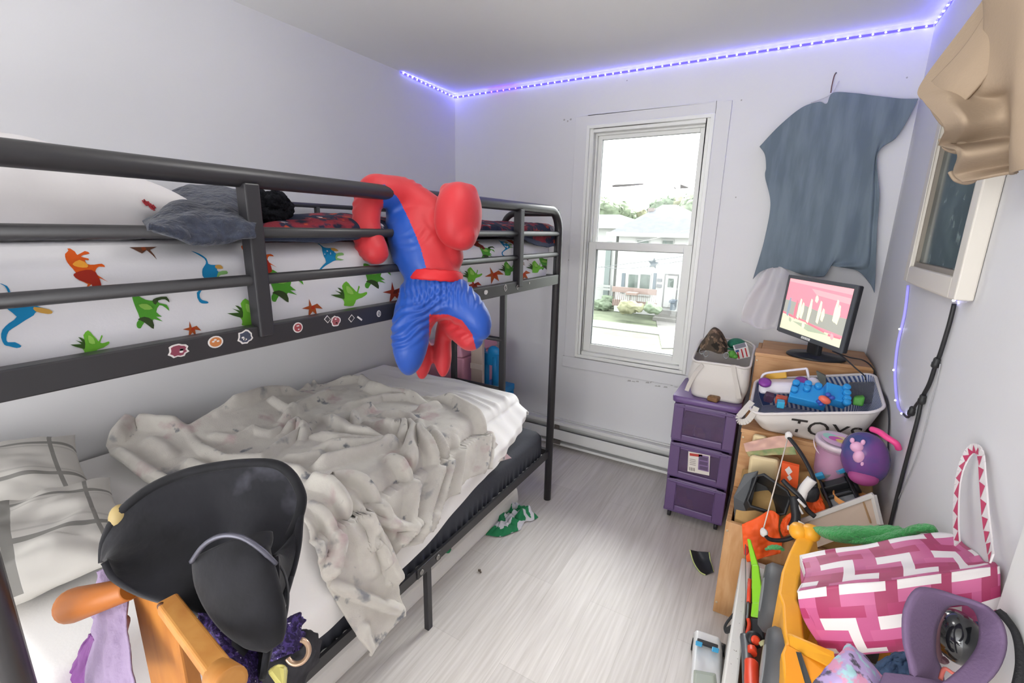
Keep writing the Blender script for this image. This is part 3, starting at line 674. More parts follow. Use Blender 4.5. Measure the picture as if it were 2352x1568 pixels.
# ---- navy fleece robe and dark furry toy on the top bunk
m_navy = mat('navy_sherpa', '#343a4a', rough=.95, bump=1.0, bscale=70, vary=.35, vscale=60, sheen=.2)
rows = []
def lump(poly_rows, name, mats, label, cat, amp=.012, sc=10, solid=.0, nu=60, nv=60, seed=0, group=None, mfn=None, **k):
    f = patchfn(poly_rows); b = MB()
    def fn(u, v):
        p = f(u, v); d = amp*(nz(p, sc, seed)+.5*nz(p, sc*2.3, seed+2)); return p+V((.6, -.5, .62))*d
    b.grid(fn, nu, nv, mfn=mfn)
    return b.build(name, mats, solid=solid, label=label, cat=cat, group=group, **k)
def RX(x, *pts): return [at(px, py, x=x) for px, py in pts]
lump([RX(-1.52, (350,490),(400,450),(470,440),(540,452),(600,480)), RX(-1.30, (340,505),(400,442),(470,432),(540,440),(600,470)), RX(-1.12, (335,515),(400,470),(470,462),(530,470),(590,500)),
      RX(-1.02, (335,520),(395,505),(455,498),(520,500),(590,515)), RX(-.992, (340,524),(400,522),(462,528),(510,524),(585,530)), RX(-.985, (350,526),(420,546),(462,553),(500,548),(585,540)), RX(-1.03, (365,530),(430,545),(470,551),(510,548),(590,545))],
     'fleece_robe', m_navy, 'navy sherpa fleece robe bundled on the top bunk beside the white pillow', 'robe', amp=.012, sc=16, solid=.012, nu=80, nv=80)
m_fur = mat('black_fur', '#1c1d22', rough=1., bump=1., bscale=120, vary=.5, vscale=90, spec=.1)
b = MB(); b.ball(at(622,502,x=-1.16), (.05,.075,.034)); b.ball(at(600,512,x=-1.2), (.06,.09,.04))
t = root('plush_toy', at(610,525,x=-1.16), 'black furry plush toy lying behind the left guard post', 'plush toy')
def fur(mb, amp=.006, sc=90):
    for i, p in enumerate(mb.v): mb.v[i] = p + V((nz(p,sc,1), nz(p,sc,2), nz(p,sc,3)))*amp
    return mb
def fball(c, r, R=None): m = MB(); m.ball(c, r, R, n=40); return fur(m)
fball(at(606,488,x=-1.18), (.05,.085,.042), rotm(14)).build('body', m_fur, t)
fball(at(636,462,x=-1.13), (.026,.030,.028)).build('paw', m_fur, t)
fball(at(634,497,x=-1.13), (.026,.036,.024)).build('paw', m_fur, t)
fball(at(606,455,x=-1.17), (.02,.03,.02)).build('ear', m_fur, t)
# ---- red and navy throw along the top bunk
m_rn = mixmat('red_navy_fleece', '#23283c', [('#7d2a35', 13, .50, .54, 2), ('#b5a7ac', 16, .62, .66, 7), ('#a8452f', 20, .62, .66, 4), ('#1c2132', 9, .58, .62, 14)], rough=.95, bump=.2, bscale=150)
m_ne = mat('navy_fleece_edge', '#3a4256', rough=.95, bump=.4, bscale=120)
yy = lambda px, py: at(px, py, x=-1.05)
lump([RX(-1.8, (610,505),(700,498),(800,500),(900,505),(1000,508),(1090,510),(1180,513),(1235,514)), RX(-1.4, (606,506),(690,496),(800,496),(900,505),(1000,506),(1090,508),(1180,512),(1245,515)), RX(-1.15, (600,516),(690,500),(800,503),(900,506),(1000,511),(1090,514),(1180,520),(1255,520)), RX(-1.055, (596,528),(690,520),(800,515),(900,516),(1000,518),(1090,520),(1180,526),(1266,524)), RX(-1.042, (596,552),(690,558),(800,552),(900,540),(1000,540),(1100,536),(1186,541),(1268,530))],
     'throw_blanket', [m_rn, m_ne], 'red and navy patterned throw spread along the top bunk', 'blanket', amp=.010, sc=11, solid=.010, nu=60, nv=150, mfn=lambda u, v: 1 if u > .90 else 0)
lump([RX(-1.10, (1182,520),(1210,516),(1240,514),(1266,519),(1272,526)), RX(-1.045, (1184,524),(1212,522),(1240,522),(1262,524),(1272,534)), RX(-1.038, (1186,533),(1214,538),(1240,544),(1258,548),(1272,552)), RX(-1.036, (1188,540),(1214,555),(1236,564),(1256,567),(1271,566))],
     'folded_throw', [m_rn, m_ne], 'folded corner of red and navy fleece hanging at the foot of the top bunk', 'blanket', amp=.006, sc=18, solid=.010, nu=40, nv=50, mfn=lambda u, v: 1 if u > .82 or v < .10 else 0)
# ---- red and blue cloth doll hooked by one arm over the top rail
def C(px, py, d): return at(px, py, d=d)
def remeshed(mb, vox, name, mats, parent, facefn, smooth=8, disp=None, **k):
    o = mb.build(name, mats, parent, weld=False)
    r = o.modifiers.new('r', 'REMESH'); r.mode = 'VOXEL'; r.voxel_size = vox
    s = o.modifiers.new('s', 'SMOOTH'); s.iterations = smooth; s.factor = .5
    sb = o.modifiers.new('sb', 'SUBSURF'); sb.levels = 1
    dg = bpy.context.evaluated_depsgraph_get(); me = bpy.data.meshes.new_from_object(o.evaluated_get(dg))
    o.modifiers.clear(); old = o.data; o.data = me; bpy.data.meshes.remove(old)
    me.materials.clear()
    for m in mats: me.materials.append(m)
    og = ORG[o.name]
    if disp:
        nv_ = len(me.vertices); co = np.empty(nv_*3, np.float32); no = np.empty(nv_*3, np.float32)
        me.vertices.foreach_get('co', co); me.vertex_normals.foreach_get('vector', no); co = co.reshape(-1, 3); no = no.reshape(-1, 3)
        dd = np.array([disp(og+V(c)) for c in co], np.float32); me.vertices.foreach_set('co', (co+no*dd[:, None]).ravel()); me.update()
    cs = [og+p.center for p in me.polygons]
    me.polygons.foreach_set('material_index', [facefn(c) if facefn else 0 for c in cs]); me.polygons.foreach_set('use_smooth', [True]*len(cs)); me.update()
    return lab(o, **k)
def limb(mb, pts, k=7):
    P = [V((a, b_, d)) for a, b_, d, r in pts]; Rr = [V((r, 0, 0)) for a, b_, d, r in pts]
    n = (len(P)-1)*k
    for p, r in zip(curve(P, n), curve(Rr, n)):
        mb.ball(C(p.x, p.y, p.z), r.x*p.z/FPX, n=16)
def pix(p):
    v = p-CAM; w = v.dot(FF); return 1176+FPX*v.dot(RR)/w, 784-FPX*v.dot(UU)/w
def inpoly(x, y, P):
    c = False
    for i in range(len(P)):
        (x1, y1), (x2, y2) = P[i-1], P[i]
        if (y1 > y) != (y2 > y) and x < (x2-x1)*(y-y1)/(y2-y1)+x1: c = not c
    return c
m_pr = mat('red_plush_satin', '#b2222a', rough=.55, bump=.06, bscale=40, sheen=.15); m_pb = mat('blue_plush_satin', '#14459b', rough=.45, bump=.08, bscale=30, sheen=.1)
doll = root('cloth_doll', C(1000,640,1.42), 'large red and blue stuffed cloth doll hanging by one arm over the top rail', 'stuffed doll')
dr = (at(846,500,x=-1.058)-CAM).dot(FF)
b = MB()
limb(b, [(990,490,1.44,40),(950,530,1.425,58),(975,590,1.42,66),(1000,640,1.42,58),(1002,675,1.42,62)])
limb(b, [(1010,520,1.43,46),(1030,590,1.42,36)])
limb(b, [(985,490,1.44,44),(930,452,1.41,42),(885,440,1.36,38),(858,436,dr,34),(844,470,dr,33),(842,520,dr,32),(850,560,dr,36),(862,578,dr-.01,31)])
limb(b, [(876,560,dr-.012,13),(882,585,dr-.012,12)], 4)
limb(b, [(930,470,1.41,36),(915,520,1.41,30),(930,590,1.41,30)])
limb(b, [(972,680,1.42,56),(948,740,1.38,47),(942,790,1.36,42),(940,828,1.36,30),(938,848,1.37,16)])
limb(b, [(1032,680,1.42,52),(1070,708,1.39,42),(1098,738,1.37,32),(1109,766,1.375,17)])
limb(b, [(950,800,1.44,22),(970,790,1.47,19),(971,835,1.47,20),(969,862,1.47,11)])
limb(b, [(1080,774,1.41,33),(1052,754,1.44,30),(1027,746,1.46,22),(1018,775,1.47,20),(1017,825,1.47,21),(1018,858,1.46,10)])
blue = [(858,424),(884,424),(915,455),(940,505),(965,565),(986,640),(930,650),(900,600),(880,520),(876,470)]
def doll_col(p):
    x, y = pix(p); d = (p-CAM).dot(FF)
    if y < 641:
        if x < 880 and d > dr-.075 and y > 445: return 0
        return 1 if inpoly(x, y, blue) else 0
    if x < 992 and y > 768 and d > 1.425: return 0
    if inpoly(x, y, [(986,722),(1030,722),(1062,736),(1084,766),(1098,816),(1000,885),(985,885)]): return 0
    return 1
def doll_wr(p):   # gathers at the belt, creases behind the knees
    x, y = pix(p); h = 0
    if y > 640: h += .0022*math.sin(x*.5+4*nz((x*.03,y*.03,1)))*max(0, 1-abs(y-668)/45)
    h += .0035*math.sin((y+x*.5)*.30+5*nz(p, 12))*max(0, nz(p, 8, 5)-.05)*1.6
    return h
remeshed(b, .0062, 'body', [m_pr, m_pb], doll, doll_col, smooth=10, disp=doll_wr)
hb = MB(); Rh = frame(-RR*.55+FF*-.83, UU*.985+RR*.12)
hb.ball(C(1053,497,1.385), (49*1.385/FPX, 56*1.385/FPX, 77*1.385/FPX), Rh, n=40, pw=.86)
hb.ball(C(1028,440,1.38), 20*1.38/FPX); hb.ball(C(1078,442,1.38), 20*1.38/FPX); hb.ball(C(1061,540,1.375), 36*1.38/FPX)
remeshed(hb, .006, 'head', [m_pr], doll, None, smooth=12)
sm = MB()   # seam round the head
bb = MB(); cw = C(1000,636,1.42); k = 1.42/FPX
bb.lathe([(58.5*k,-12*k),(60*k,-8*k),(60*k,8*k),(57*k,12*k)], cw, UU+RR*.02, 36, sx=1.03, sy=1.08, caps=False, xdir=RR)
for i, p in enumerate(bb.v):
    x, y = pix(p); bb.v[i] = p+UU*(-.006*math.cos((x-1010)/40)+.0012*math.sin(x*.9))
bb.build('belt', mat('red_belt_elastic', '#c01f26', rough=.6), doll, solid=.004)
# ---- seen below the top bunk, behind the foot of the bed
pbn = root('storage_bin', (-1.98, 2.52, 0), 'pink plastic storage bin with a lid behind the foot of the bed', 'bin')
m_pink = mat('pink_plastic', '#e0a0b5', rough=.4)
b = MB(); p0, p1 = at(1040,870,y=2.42), at(1084,862,y=2.42)
b.hexa([(-2.12,2.44,.002),(-1.80,2.44,.002),(-1.80,2.84,.002),(-2.12,2.84,.002),(-2.14,2.42,.695),(-1.775,2.42,.695),(-1.775,2.86,.695),(-2.14,2.86,.695)]); b.build('bin_body', m_pink, pbn, bevel=.012)
b = MB(); b.hexa([(-2.15,2.405,.70),(-1.775,2.405,.70),(-1.775,2.87,.70),(-2.15,2.87,.70),(-2.13,2.42,.76),(-1.80,2.42,.78),(-1.80,2.86,.76),(-2.13,2.86,.76)]); b.build('lid', m_pink, pbn, bevel=.012)
b = MB(); b.box((-1.748,2.47,.002),(-1.655,2.50,.86)); b.box((-1.750,2.464,.62),(-1.653,2.472,.66), 1)
b.build('cardboard_box', [mat('pale_cardboard', '#c9b7ab', rough=.8, vary=.05), mat('box_tape', '#d8cabf', rough=.5)], bevel=.004, label='tall pale cardboard box standing between the pink bin and blue chair', cat='box')
chair = root('toy_chair', (-1.56, 2.62, 0), "blue plastic child's chair behind the foot of the bed", 'chair')
m_blue = mat('blue_plastic', '#1c86c4', rough=.4)
b = MB(); cx = -1.685
b.tube([(cx-.07,2.57,.45),(cx-.075,2.57,.58),(cx-.075,2.57,.70)], .026, 10); b.build('back_post', m_blue, chair)
b = MB(); b.tube([(cx+.07,2.57,.45),(cx+.075,2.57,.58),(cx+.075,2.57,.70)], .026, 10); b.build('back_post', m_blue, chair)
b = MB(); b.box((cx-.10,2.55,.64),(cx+.10,2.59,.72)); b.ball((cx-.06,2.57,.73),(.05,.022,.045)); b.ball((cx+.06,2.57,.73),(.05,.022,.045)); b.build('backrest', m_blue, chair)
b = MB(); b.tube([(cx,2.57,.45),(cx,2.57,.64)], .02, 8); b.build('back_slat', m_blue, chair)
b = MB(); b.box((cx-.10,2.55,.40),(cx+.10,2.80,.45)); b.build('seat', m_blue, chair, bevel=.01)
for sx in (-.08,.08):
    for y in (2.58,2.78):
        b = MB(); b.tube([(cx+sx,y,.41),(cx+sx*1.15,y,0.0)], .018, 8); b.build('leg', m_blue, chair)
# ================================================================ RIGHT SIDE: FURNITURE
def P(px, py, y): return at(px, py, y=y)
def single(fn, name, mats, label, cat, **k):
    b = MB(); fn(b); return b.build(name, mats, label=label, cat=cat, **k)
def part(fn, name, mats, parent, **k):
    b = MB(); fn(b); return b.build(name, mats, parent, **k)
def rrect(cx, cy, hx, hy, r, n=5):
    out = []
    for qx, qy, a0 in ((1,1,0),(-1,1,90),(-1,-1,180),(1,-1,270)):
        for k in range(n):
            a = math.radians(a0+90*k/(n-1)); out.append((cx+qx*(hx-r)+r*math.cos(a), cy+qy*(hy-r)+r*math.sin(a)))
    return out
def loft(mb, rings, mi=0, cap0=True, cap1=False, sm=True):
    n = len(rings[0]); vs = [p for r in rings for p in r]
    mb.add(vs, [(i*n+j, i*n+(j+1) % n, (i+1)*n+(j+1) % n, (i+1)*n+j) for i in range(len(rings)-1) for j in range(n)], mi, sm)
    if cap0: mb.face(rings[0][::-1], mi)
    if cap1: mb.face(rings[-1], mi)
# ---- pine crates, three heights like a staircase
def wood(name, a, b_, axis=(1,1,14), knots=True):
    m = bpy.data.materials.new(name); m.use_nodes = True; N = m.node_tree.nodes; L = m.node_tree.links; p = N['Principled BSDF']
    tc = N.new('ShaderNodeTexCoord'); mp = N.new('ShaderNodeMapping'); mp.inputs['Scale'].default_value = axis; L.new(tc.outputs['Object'], mp.inputs['Vector'])
    n = N.new('ShaderNodeTexNoise'); n.inputs['Scale'].default_value = 3.0; n.inputs['Detail'].default_value = 5; n.inputs['Distortion'].default_value = .6; L.new(mp.outputs['Vector'], n.inputs['Vector'])
    r = N.new('ShaderNodeValToRGB'); r.color_ramp.elements[0].position = .35; r.color_ramp.elements[1].position = .65
    r.color_ramp.elements[0].color = lin(b_); r.color_ramp.elements[1].color = lin(a); L.new(n.outputs['Fac'], r.inputs['Fac'])
    v = N.new('ShaderNodeTexVoronoi'); v.inputs['Scale'].default_value = 5.5; L.new(tc.outputs['Object'], v.inputs['Vector'])
    mr = N.new('ShaderNodeMapRange'); mr.inputs[1].default_value = .05; mr.inputs[2].default_value = .09; mr.inputs[3].default_value = .8 if knots else 0; mr.inputs[4].default_value = 0; L.new(v.outputs['Distance'], mr.inputs[0])
    x = N.new('ShaderNodeMix'); x.data_type = 'RGBA'; L.new(mr.outputs[0], x.inputs[0]); L.new(r.outputs['Color'], x.inputs[6]); x.inputs[7].default_value = lin('#6e4426')
    L.new(x.outputs[2], p.inputs['Base Color']); p.inputs['Roughness'].default_value = .5
    return m
m_pine = wood('pine_boards', '#c79a6c', '#b58355', (2, 14, 14)); m_pinev = wood('pine_boards_upright', '#c99d70', '#b88857', (14, 14, 2)); m_screw = mat('screw_head', '#cbb89a', rough=.4, metal=.5)
CX0, CX1 = -.058, .418
def crate(y0, y1, z0, z1, label, opened, vert=False):
    r = root('wooden_crate', ((CX0+CX1)/2, (y0+y1)/2, z0), label, 'crate'); t = .018; m = m_pinev if vert else m_pine
    part(lambda b: b.box((CX0, y0, z0), (CX1, y0+t, z1-(0 if opened else t))), 'front_panel', m, r, bevel=.002)
    part(lambda b: b.box((CX0, y1-t, z0), (CX1, y1, z1-(0 if opened else t))), 'back_panel', m, r, bevel=.002)
    for x in (CX0, CX1-t): part(lambda b: b.box((x, y0+t, z0), (x+t, y1-t, z1-(0 if opened else t))), 'side_panel', m_pine, r, bevel=.002)
    if opened: part(lambda b: b.box((CX0+t, y0+t, max(z0, z1-.30)), (CX1-t, y1-t, max(z0, z1-.30)+t)), 'floor_panel', m_pine, r)
    else:
        for k in range(3): part(lambda b: b.box((CX0-.004 if k == 0 else CX0+.02+(CX1-CX0-.02)*0, y0-.002+(y1-y0)/3*k, z1-t), (CX1, y0+(y1-y0)/3*(k+1)-.003, z1)), 'lid_board', m_pine, r, bevel=.002)
    for z in (z1-.04, z0+.05):
        for x in (CX0+.009, CX1-.02): part(lambda b: b.lathe([(.005,0),(.005,.001),(.002,.0005)], (x, y0, z), (0,-1,0), 10), 'screw', m_screw, r)
    return r
crate(2.545, 2.885, 0, .975, 'tall pine crate against the back wall carrying the monitor', False)
crate(2.15, 2.54, 0, .715, 'middle pine crate holding the white canvas toy basket', False)
crA = crate(1.842, 2.145, 0, .432, 'low pine crate full of toys at the near end of the crates', True, True)
# ---- monitor
MT = [V((.033,2.755,1.352)), V((.280,2.355,1.352))]
ex = (MT[1]-MT[0]).normalized(); nrm = V((-ex.y*-1, 0, 0)); nrm = V((ex.y, -ex.x, 0)); nrm = nrm if nrm.y < 0 else -nrm
Wm = (MT[1]-MT[0]).length; Hm = .29; tilt = (V((0,0,1))-nrm*.10).normalized(); up_ = V((0,0,1))-nrm*.06; up_.normalize(); nn = ex.cross(up_); nn = nn if nn.y < 0 else -nn
TLc = MT[0]
mon = root('monitor', (.19,2.60,.975), 'black computer monitor with a pink picture on the tall pine crate', 'monitor')
def mp_(u, v, o=0): return TLc+ex*(u*Wm)-up_*(v*Hm)+nn*o
m_mb = mat('monitor_black', '#232427', rough=.35); m_bz = mat('monitor_bezel', '#55585c', rough=.3)
def bx4(b, u0, v0, u1, v1, o0, o1, mi=0):
    b.hexa([mp_(u0,v0,o0), mp_(u1,v0,o0), mp_(u1,v1,o0), mp_(u0,v1,o0), mp_(u0,v0,o1), mp_(u1,v0,o1), mp_(u1,v1,o1), mp_(u0,v1,o1)], mi)
part(lambda b: bx4(b, 0, 0, 1, 1, -.026, -.004), 'housing', m_mb, mon, bevel=.006)
def bez(b):
    bx4(b, 0, 0, .035, 1, -.006, .003); bx4(b, .965, 0, 1, 1, -.006, .003); bx4(b, .035, 0, .965, .055, -.006, .003); bx4(b, .035, .93, .965, 1, -.006, .003)
part(bez, 'bezel', m_bz, mon, bevel=.002)
lg = MB()
for u0, u1 in ((.43,.455),(.46,.48),(.485,.51),(.515,.53),(.535,.565)):
    lg.hexa([mp_(u0,.945,.0032), mp_(u1,.945,.0032), mp_(u1-.004,.985,.0032), mp_(u0-.004,.985,.0032), mp_(u0,.945,.0036), mp_(u1,.945,.0036), mp_(u1-.004,.985,.0036), mp_(u0-.004,.985,.0036)])
lg.build('brand_mark', mat('mark_white', '#e8e8e8'), mon)
scm = {k: mat('screen_'+k, c, rough=.3, emit=e) for k, c, e in (('pink','#f0929f',.62),('pinkl','#f4abb0',.62),('grey','#a9aaa0',.55),('cream','#d8d9bd',.62),('sage','#b3bda4',.55),('pale','#efe6c8',.65),('blue','#93a3ae',.55),('rose','#e9828f',.6))}
kn = list(scm); sm_ = MB(); ix = {k: i for i, k in enumerate(kn)}
def sq(pts, k, o=.0005): sm_.face([mp_(.035+.93*u, .055+.875*v, o) for u, v in pts], ix[k])
sq([(0,0),(1,0),(1,1),(0,1)], 'pink', 0.)
sq([(0,0),(1,0),(1,.10),(0,.06)], 'pinkl', .0002); sq([(.4,.12),(1,.16),(1,.26),(.5,.22)], 'pinkl', .0002)
sq([(0,.42),(.3,.44),(.6,.50),(1,.50),(1,.80),(.5,.75),(0,.72)], 'grey', .0003); sq([(0,.70),(.4,.73),(.75,.82),(1,.84),(1,1),(0,1)], 'cream', .0004); sq([(.2,.80),(.5,.78),(.8,.86),(.5,.90)], 'sage', .0005)
for a, b_ in (((0,.66),(.18,.72)),((.12,.69),(.48,.76)),((.44,.73),(.74,.84)),((.80,.83),(.98,.86))): sq([a, (b_[0],b_[1]-.03), b_, (a[0],a[1]+.04)], 'rose', .0006)
for x, y0, y1, k in ((.09,.36,.74,'blue'),(.22,.38,.76,'rose'),(.28,.34,.74,'pale'),(.33,.40,.72,'pale'),(.45,.30,.76,'pale'),(.52,.22,.36,'pale'),(.60,.30,.72,'pale'),(.66,.42,.66,'pale'),(.83,.22,.62,'pale'),(.87,.30,.64,'pale'),(.16,.74,.84,'sage'),(.40,.76,.88,'pale'),(.86,.80,.92,'pinkl')):
    sq([(x-.012,y0),(x+.012,y0+.02),(x+.028,(y0+y1)/2),(x+.016,y1),(x-.02,y1-.03),(x-.024,(y0+y1)/2-.03)], k, .0008)
sm_.build('screen', [scm[k] for k in kn], mon)
part(lambda b: b.lathe([(.118,0),(.118,.006),(.11,.012),(.03,.018),(.03,.02)], (.195,2.615,.976), n=40, sx=1.05, sy=.86), 'stand_base', m_mb, mon)
part(lambda b: b.obox((.185,2.60,1.02), (.03,.075,.12), frame(ex)), 'stand_neck', m_mb, mon, bevel=.008)
single(lambda b: [b.tube(curve([P(1912,806,2.45), P(1935,818,2.42), P(1965,845,2.38), P(1985,862,2.35), P(1988,872,2.33)], 24), .0028, 6), b.tube(curve([P(1912,806,2.46), P(1950,820,2.50), P(1985,828,2.50), at(2008,850,x=.417), at(2018,885,x=.424), at(2036,915,x=.424), at(2042,960,x=.424), at(2040,1020,x=.424), at(2041,1060,x=.424)], 50), .0032, 6)], 'cable', mat('cable_black', '#2b2b2e', rough=.5), 'thin black cables trailing from the monitor down beside the canvas basket', 'cable')
# ---- purple three drawer tower
m_pur = mat('purple_plastic', '#5b4572', rough=.35); m_purl = mat('purple_lid', '#6c5486', rough=.32)
m_tr = mat('purple_translucent', '#6b5480', rough=.28, alpha=.80); m_trw = mat('purple_translucent_window', '#5a4468', rough=.2, alpha=.62)
dw = root('drawer_tower', (-.24, 2.60, 0), 'purple plastic three drawer tower on casters under the window', 'drawer unit')
DX0, DX1, DY0, DY1 = -.40, -.088, 2.405, 2.76
part(lambda b: loft(b, [[V((x,y,z)) for x,y in rrect((DX0+DX1)/2,(DY0+DY1)/2,(DX1-DX0)/2+e,(DY1-DY0)/2+e,.03)] for z,e in ((.685,.0),(.690,.008),(.712,.010),(.722,.004))], 0, True, True), 'top', m_purl, dw)
part(lambda b: [b.box((DX0+.005, DY0+.02, .045), (DX0+.02, DY1, .69)), b.box((DX1-.02, DY0+.02, .045), (DX1-.005, DY1, .69)), b.box((DX0+.005, DY1-.015, .045), (DX1-.005, DY1, .69)), b.box((DX0+.005, DY0+.01, .045), (DX1-.005, DY1, .065)), b.box((DX0+.005, DY0+.01, .255), (DX1-.005, DY1, .27)), b.box((DX0+.005, DY0+.01, .465), (DX1-.005, DY1, .48))], 'frame', m_pur, dw, bevel=.004)
zz = ((.485,.682),(.275,.462),(.068,.252))
for i, (z0, z1) in enumerate(zz):
    s = .006*i
    dd = part(lambda b: ring(b, DX0+.006+s*.4, DX1-.004, z0, z1, DY0-.012, DY0-.002, .052, .032, .030), 'drawer', m_tr, dw, bevel=.006, seg=3)
    part(lambda b: b.box((DX0+.05, DY0-.004, z0+.025), (DX1-.05, DY0+.001, z1-.025)), 'window', m_trw, dd)
    part(lambda b: b.box((DX0+.03, DY0+.002, z0+.002), (DX1-.03, DY1-.03, z0+.008)), 'drawer_bottom', m_pur, dd)
    part(lambda b: [b.box((DX0+.02, DY0-.016, z1-.016), (DX1-.02, DY0-.010, z1-.004))], 'pull_lip', m_pur, dd, bevel=.003)
m_cas = mat('caster_black', '#232226', rough=.5)
for x in (DX0+.035, DX1-.035):
    for y in (DY0+.04, DY1-.05): part(lambda b: [b.lathe([(.010,-.010),(.021,-.008),(.021,.008),(.010,.010)], (x, y, .021), (1,0,0), 16), b.obox((x, y, .042), (.022,.022,.012))], 'caster', m_cas, dw)
# product label on the middle drawer: little picture of the tower, red word strip, barcode
lp = lambda px, py, o=0: P(px, py, DY0-.0125-o)
ltr = MB(); ltr.face([lp(1581,1036), lp(1631,1046), lp(1629,1092), lp(1579,1082)]); ltr.face([lp(1605,1043,.0003), lp(1628,1048,.0003), lp(1628,1084,.0003), lp(1603,1078,.0003)], 1)
for k in range(3): ltr.face([lp(1607,1047+k*11,.0005), lp(1626,1051+k*11,.0005), lp(1625,1059+k*11,.0005), lp(1606,1055+k*11,.0005)], 2)
ltr.face([lp(1584,1040,.0003), lp(1613,1044,.0003), lp(1613,1050,.0003), lp(1584,1046,.0003)], 3)
for k in range(7): ltr.face([lp(1583+k*2,1072+k*.4,.0003), lp(1584+k*2,1072.2+k*.4,.0003), lp(1584+k*2,1080+k*.4,.0003), lp(1583+k*2,1080+k*.4,.0003)], 4)
for k in range(4): ltr.face([lp(1584,1053+k*4,.0003), lp(1598,1056+k*4,.0003), lp(1598,1057+k*4,.0003), lp(1584,1054+k*4,.0003)], 4)
ltr.build('paper_label', [mat('label_paper', '#d6d0c9'), mat('label_purple', '#7c648f'), mat('label_purple_dark', '#574566'), mat('label_red', '#b23b35'), mat('label_ink', '#5d5552')], dw, label='white product label')
cols = ['#b5443a','#c99a4a','#4d6fa8','#a84f86','#c7b8b0','#4c8a5c']
random.seed(11)
for i, (z0, z1) in enumerate(zz):
    for k in range((4, 3, 2)[i]):
        x = DX0+.075+.05*k+random.random()*.02; y = DY0+.05+random.random()*.06; L_ = .05+.05*random.random(); c = cols[(i*3+k) % 6]; h = .02+.03*random.random()
        b = MB(); R_ = rotm(0, 0, random.random()*70-35); b.obox((x, y, z0+.009+h/2), (L_*.5, L_, h), R_)
        b.build('toy_block', mat('toy_'+c, c, rough=.5), bevel=.005, label=('small toy piece blurred behind the top drawer front', 'small toy piece blurred behind the middle drawer front', 'small toy piece blurred behind the bottom drawer front')[i], cat='toy', group=('toys inside the top purple drawer', 'toys inside the middle purple drawer', 'toys inside the bottom purple drawer')[i])
# ---- small canvas tote on the tower
m_can = mat('white_canvas', '#d5d0cb', rough=.85, bump=.08, bscale=220)
def basket(b, base, rim, r0, r1, folds, nseg=14, n=10, wob=.006, seed=0, lean=(0,0), zfn=None):
    """base / rim = (cx, cy, hx, hy, z)"""
    rings = []
    for i in range(nseg+1):
        t = i/nseg; cx, cy, hx, hy, z = [a+(c-a)*t for a, c in zip(base, rim)]
        bulge = .010*math.sin(math.pi*t)
        rg = []
        for x, y in rrect(cx, cy, hx+bulge, hy+bulge, r0+(r1-r0)*t, n):
            w = wob*nz((x*9, y*9, z*9), 1, seed)*math.sin(math.pi*min(1, t*1.1)); nx, ny = x-cx, y-cy; l = math.hypot(nx, ny)
            zz_ = z+(zfn(x, y)*t if zfn else 0)
            rg.append(V((x+nx/l*w, y+ny/l*w, zz_)))
        rings.append(rg)
    loft(b, rings, 0, True, False)
    return rings
tb = root('tote_basket', (-.205,2.575,.722), 'small white canvas tote basket standing on the purple drawer tower', 'basket')
b = MB(); rg = basket(b, (-.205,2.575,.122,.135,.7235), (-.205,2.57,.134,.150,.955), .045, .05, None, seed=4, wob=.016, zfn=lambda x, y: .035*(y-2.57)/.15+.012*math.cos((x+.2)*20)); b.build('canvas_body', m_can, tb, solid=.004, off=-1)
rim = rg[-1]
b = MB(); b.tube([p+V((0,0,.0)) for p in rim], .006, 8, closed=True); b.build('rim_binding', m_can, tb)
m_strap = mat('canvas_strap', '#c9c3bd', rough=.9)
def strap(b, pts, w, nrm, t=.003):
    Q = curve(pts, 20); N_ = V(nrm).normalized()
    for a, c in zip(Q, Q[1:]):
        s = (c-a).normalized().cross(N_).normalized()*w/2
        b.hexa([a-s, c-s, c+s, a+s, a-s+N_*t, c-s+N_*t, c+s+N_*t, a+s+N_*t])
part(lambda b: strap(b, [P(1614,838,2.412), P(1600,852,2.395), P(1585,878,2.392), P(1577,897,2.396)], .02, (.2,-1,0)), 'handle_strap', m_strap, tb)
part(lambda b: strap(b, [P(1684,838,2.416), P(1688,865,2.412), P(1694,893,2.412), P(1698,915,2.414)], .02, (0,-1,0)), 'handle_strap', m_strap, tb)
m_camo = mixmat('camo_cloth', '#4a4037', [('#6f5d4c', 26, .5, .55, 2), ('#2a2622', 22, .55, .6, 6), ('#8a7563', 40, .6, .64, 9)], bump=.3)
f = patchfn([[P(1600,808,2.50),P(1625,804,2.47),P(1650,812,2.46),P(1668,810,2.5)],[P(1612,785,2.53),P(1632,770,2.48),P(1650,790,2.47),P(1670,800,2.52)],[P(1630,765,2.56),P(1640,752,2.54),P(1655,762,2.54),P(1668,782,2.56)],[P(1640,770,2.62),P(1652,768,2.62),P(1662,775,2.62),P(1670,795,2.62)],[P(1620,800,2.66),P(1640,800,2.67),P(1660,800,2.67),P(1670,808,2.66)]])
b = MB(); b.grid(lambda u, v: f(u, v)+V((0,-1,.3))*.008*nz((u*6, v*6, 2)), 40, 34); b.build('camo_hat', m_camo, solid=.004, label='crumpled brown camouflage hat sticking out of the small canvas tote', cat='hat')
b = MB(); c = P(1692,790,2.62); b.ball(c, (.045,.05,.030), n=24); b.obox(c+V((-.005,-.055,-.018)), (.07,.05,.008), rotm(-15)); b.build('cap', mat('green_mesh', '#1f6b52', rough=.7, bump=.4, bscale=180), bevel=.003, label='dark green cap in the small canvas tote behind the red and white box', cat='cap')
b = MB(); c = P(1703,806,2.53); R_ = rotm(28, -22, 12); b.obox(c, (.062,.035,.07), R_)
for k in (-.02, 0, .018): b.obox(c+R_ @ V((k, -.0177, 0)), (.006,.001,.06), R_, 1)
b.obox(c+R_ @ V((-.02,-.0178,.024)), (.016,.001,.014), R_, 2); b.obox(c+R_ @ V((0,0,.0355)), (.05,.03,.001), R_, 3)
